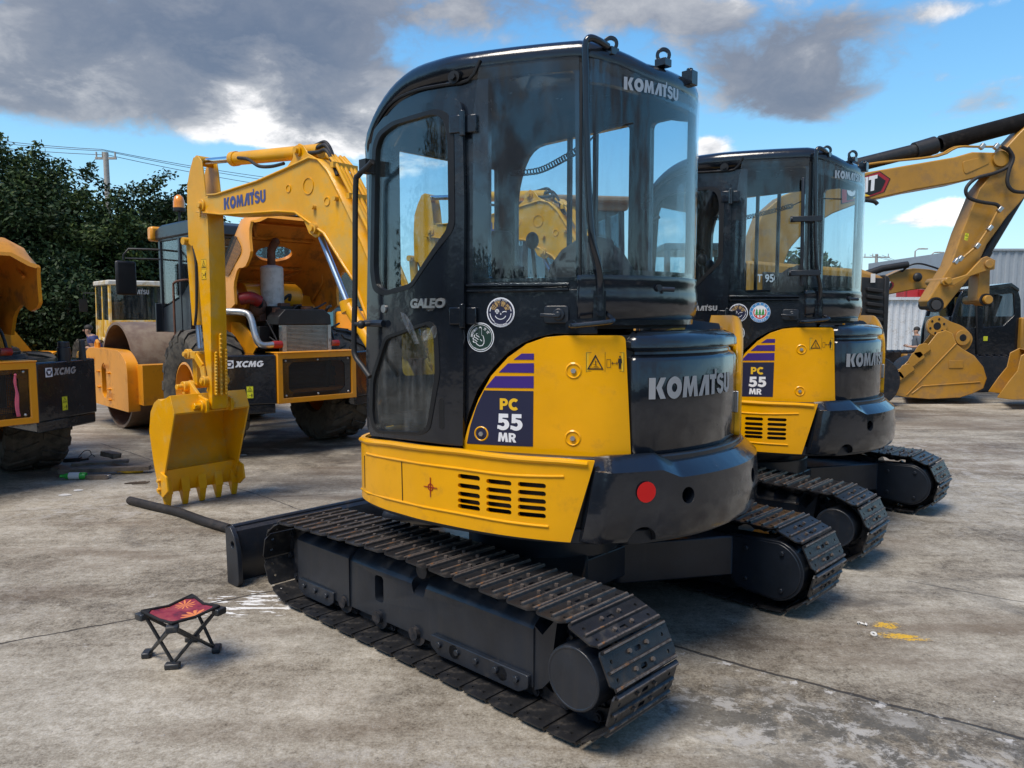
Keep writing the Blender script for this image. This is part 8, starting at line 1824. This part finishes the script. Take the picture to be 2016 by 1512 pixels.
# ================================================================== TREES
import numpy as np
rng = np.random.default_rng(5)
def tree(u_, vt, y_, halfw, label, mat='leaf_dark', n=9000, leaf=.17, lean=0.0, low=0.12, grp='trees along the back of the yard'):
    d = ray(u_, vt); t = y_/d.y; x_ = d.x*t; H = CAM_H+d.z*t-gz(y_); z0 = gz(y_)
    e = empty('tree', (x_, y_, z0), 0, cat='tree', group=grp, label=label)
    mb = MB(); trunk = [Vector((0, 0, -.2)), Vector((.08*lean, .05, H*.2)), Vector((.15*lean, -.05, H*.45)), Vector((.1*lean, 0, H*.78))]; tr_ = crom(trunk, 4)
    mb.tube(tr_, [.20*H/7*(1-.85*i/(len(tr_)-1)) for i in range(len(tr_))], n=9)
    cl = []
    nb = 15
    for i in range(nb):
        a = 2.4*i+rng.uniform(-.3, .3); h = H*(low+.10+(.72-low)*(i/nb)); r = halfw*(.95-.55*abs(i/nb-.35))*rng.uniform(.55, 1.0)
        s_ = Vector((.1*lean, 0, h*.75)); e_ = Vector((r*cos(a), r*sin(a)*.85, h+.12*H*rng.uniform(.2, .8))); m_ = s_.lerp(e_, .5)+Vector((0, 0, .1)); L_ = crom([s_, m_, e_], 3); mb.tube(L_, [.05*(1-.7*k/(len(L_)-1))*H/7 for k in range(len(L_))], n=5)
        cl.append((e_, rng.uniform(.55, .95)*halfw*.42)); cl.append((s_.lerp(e_, .62)+Vector((0, 0, .25)), halfw*.38))
        for _ in range(4): q = e_+Vector((rng.uniform(-1, 1)*halfw*.35, rng.uniform(-1, 1)*halfw*.35, rng.uniform(-.3, 1)*H*.09)); cl.append((q, rng.uniform(.12, .30)*halfw))
    for i in range(14): a_ = rng.uniform(0, 6.28); q0_ = Vector((cos(a_)*halfw*rng.uniform(.1, .8), sin(a_)*halfw*.5, H*rng.uniform(.72, .93))); dq_ = Vector((cos(a_)*.12, 0, .2))*H*.10; [cl.append((q0_+dq_*k_, halfw*(.13-.022*k_))) for k_ in range(4)]
    for i in range(5): cl.append((Vector((rng.uniform(-.25, .25)*halfw, rng.uniform(-.2, .2)*halfw, H*(.86+.035*i))), halfw*(.30-.045*i)))
    mb.build('trunk', 'bark', e, smooth=60)
    C_ = np.array([list(c) for c, r in cl]); Rr = np.array([r for c, r in cl]); w = Rr**2.2; idx = rng.choice(len(cl), n, p=w/w.sum())
    v = rng.normal(size=(n, 3)); v /= np.linalg.norm(v, axis=1)[:, None]; rad = Rr[idx]*(rng.random(n)**.45)*rng.uniform(.85, 1.18, n)
    P = C_[idx]+v*rad[:, None]*np.array([1.05, 1.05, .72]); P = P[P[:, 2] > .15]; n = len(P)
    a = rng.normal(size=(n, 3)); a[:, 2] = a[:, 2]*.6-.25; a /= np.linalg.norm(a, axis=1)[:, None]; b = np.cross(a, rng.normal(size=(n, 3))); b /= np.linalg.norm(b, axis=1)[:, None]
    L_ = leaf*rng.uniform(.6, 1.25, n)[:, None]; Wd = L_*.24
    V = np.stack([P-a*L_*.5, P+b*Wd-a*L_*.05, P+a*L_*.5, P-b*Wd-a*L_*.05], 1).reshape(-1, 3)
    me = bpy.data.meshes.new('crown'); me.vertices.add(4*n); me.vertices.foreach_set('co', V.ravel()); me.loops.add(4*n); me.loops.foreach_set('vertex_index', np.arange(4*n)); me.polygons.add(n); me.polygons.foreach_set('loop_start', np.arange(n)*4); me.polygons.foreach_set('loop_total', np.full(n, 4)); me.update(); me.validate()
    me.materials.append(M[mat]); o = bpy.data.objects.new('crown', me); COL.objects.link(o); o.parent = e; return e
T_ = [(-70, 330, 19, 2.6, 'tall dense tree at the far left edge, mostly outside the picture', 'leaf_dark', 14000),
      (15, 252, 20, 1.7, 'leftmost tall tree with a thin pointed top against the sky', 'leaf_mid', 12000),
      (72, 300, 21, 1.75, 'broad dark tree left of the utility pole', 'leaf_dark', 15000),
      (155, 362, 20.5, 1.6, 'lower leafy tree directly left of the utility pole, above the faded loader', 'leaf_mid', 12000),
      (240, 385, 22, 1.5, 'tree with ragged top just right of the utility pole', 'leaf_dark', 11000),
      (305, 342, 22.5, 1.9, 'round topped dark tree above the roller cab', 'leaf_dark', 15000),
      (375, 395, 24, 2.2, 'dark tree behind the arm of the nearest excavator', 'leaf_dark', 9000),
      (660, 520, 26, 2.2, 'tree seen under the boom beside the blue rod', 'leaf_mid', 9000),
      (560, 480, 30, 2.6, 'tree hidden behind the raised orange hood', 'leaf_dark', 5000)]
for i, (u_, v_, y_, hw, lb, mt, n) in enumerate(T_): tree(u_, v_, y_, hw, lb, mt, int(n*1.6), leaf=.135 if y_ < 24 else .17, lean=(-1)**i*.8, low=.02)
tree(1555, 495, 60, 5.0, 'distant tree seen through the glass of the second mini excavator', 'leaf_mid', 6000, leaf=.5)
# hedge row filling the foot of the trees: bushes
for i, (u_, y_, w, lb) in enumerate(((20, 18.6, 2.0, 'dark bush under the left trees, behind the left roller hood'), (110, 18.8, 1.9, 'dark bush behind the person with the blue top'), (200, 23.5, 2.2, 'dark bush behind the faded loader cab'), (320, 23.5, 2.4, 'dark bush left of the roller beacon'), (470, 27, 3.0, 'dark bush low behind the middle roller'), (640, 29, 3.2, 'dark bush low under the boom'))):
    d = ray(u_, 560); x_ = d.x/d.y*y_; e = empty('bush', (x_, y_, gz(y_)), 0, cat='bush', group='bushes under the trees', label=lb); n = 14000
    v = rng.normal(size=(n, 3)); v /= np.linalg.norm(v, axis=1)[:, None]; P = v*(rng.random(n)**.4)[:, None]*np.array([w, 1.0, 1.9])*rng.uniform(.8, 1.1, n)[:, None]+np.array([0, 0, 1.4]); P = P[P[:, 2] > 0]; n = len(P)
    a = rng.normal(size=(n, 3)); a /= np.linalg.norm(a, axis=1)[:, None]; b = np.cross(a, rng.normal(size=(n, 3))); b /= np.linalg.norm(b, axis=1)[:, None]; L_ = .12*rng.uniform(.6, 1.2, n)[:, None]; V = np.stack([P-a*L_*.5, P+b*L_*.25, P+a*L_*.5, P-b*L_*.25], 1).reshape(-1, 3)
    me = bpy.data.meshes.new('foliage'); me.vertices.add(4*n); me.vertices.foreach_set('co', V.ravel()); me.loops.add(4*n); me.loops.foreach_set('vertex_index', np.arange(4*n)); me.polygons.add(n); me.polygons.foreach_set('loop_start', np.arange(n)*4); me.polygons.foreach_set('loop_total', np.full(n, 4)); me.update(); me.materials.append(M['leaf_dark']); o = bpy.data.objects.new('foliage', me); COL.objects.link(o); o.parent = e
    mb = MB(); [mb.tube([Vector((0, 0, -.1)), Vector((w*.4*cos(k), .4*sin(k), 1.2)), Vector((w*.7*cos(k), .6*sin(k), 2.0))], .03, n=5) for k in (0, 1.3, 2.6, 3.9, 5.2)]; mb.build('stem', 'bark', e)

# unseen trees: left ones inferred from the door glass, rest added for dark reflections
n = 140000; cs = []
for i in range(36):
    a_ = R_(168+i*6.4); r_ = (15 if i < 26 else 19)+3*rng.random(); cs.append((r_*cos(a_)*1.05, r_*sin(a_)*.95, (2.0+1.6*rng.random())*(1 if i < 5 else .45), 1.6+.9*rng.random(), (2.6+1.4*rng.random())*(1 if i < 5 else .5)))
cs = np.array(cs); idx = rng.integers(0, len(cs), n); v = rng.normal(size=(n, 3)); v /= np.linalg.norm(v, axis=1)[:, None]; v *= (rng.random(n)**.4)[:, None]*rng.uniform(.8, 1.2, n)[:, None]
P = cs[idx, :3]+v*np.stack([cs[idx, 3], cs[idx, 3], cs[idx, 4]], 1); P = P[P[:, 2] > 0]; n = len(P)
a = rng.normal(size=(n, 3)); a /= np.linalg.norm(a, axis=1)[:, None]; b = np.cross(a, rng.normal(size=(n, 3))); b /= np.linalg.norm(b, axis=1)[:, None]; L_ = .27*rng.uniform(.6, 1.2, n)[:, None]; V = np.stack([P-a*L_*.5, P+b*L_*.28, P+a*L_*.5, P-b*L_*.28], 1).reshape(-1, 3)
me = bpy.data.meshes.new('reflection_trees'); me.vertices.add(4*n); me.vertices.foreach_set('co', V.ravel()); me.loops.add(4*n); me.loops.foreach_set('vertex_index', np.arange(4*n)); me.polygons.add(n); me.polygons.foreach_set('loop_start', np.arange(n)*4); me.polygons.foreach_set('loop_total', np.full(n, 4)); me.update(); me.materials.append(M['leaf_dark']); o = bpy.data.objects.new('reflection_trees', me); COL.objects.link(o)
tag(o, 'unseen trees on the near side, mostly added for dark reflections', 'wood', kind='stuff')
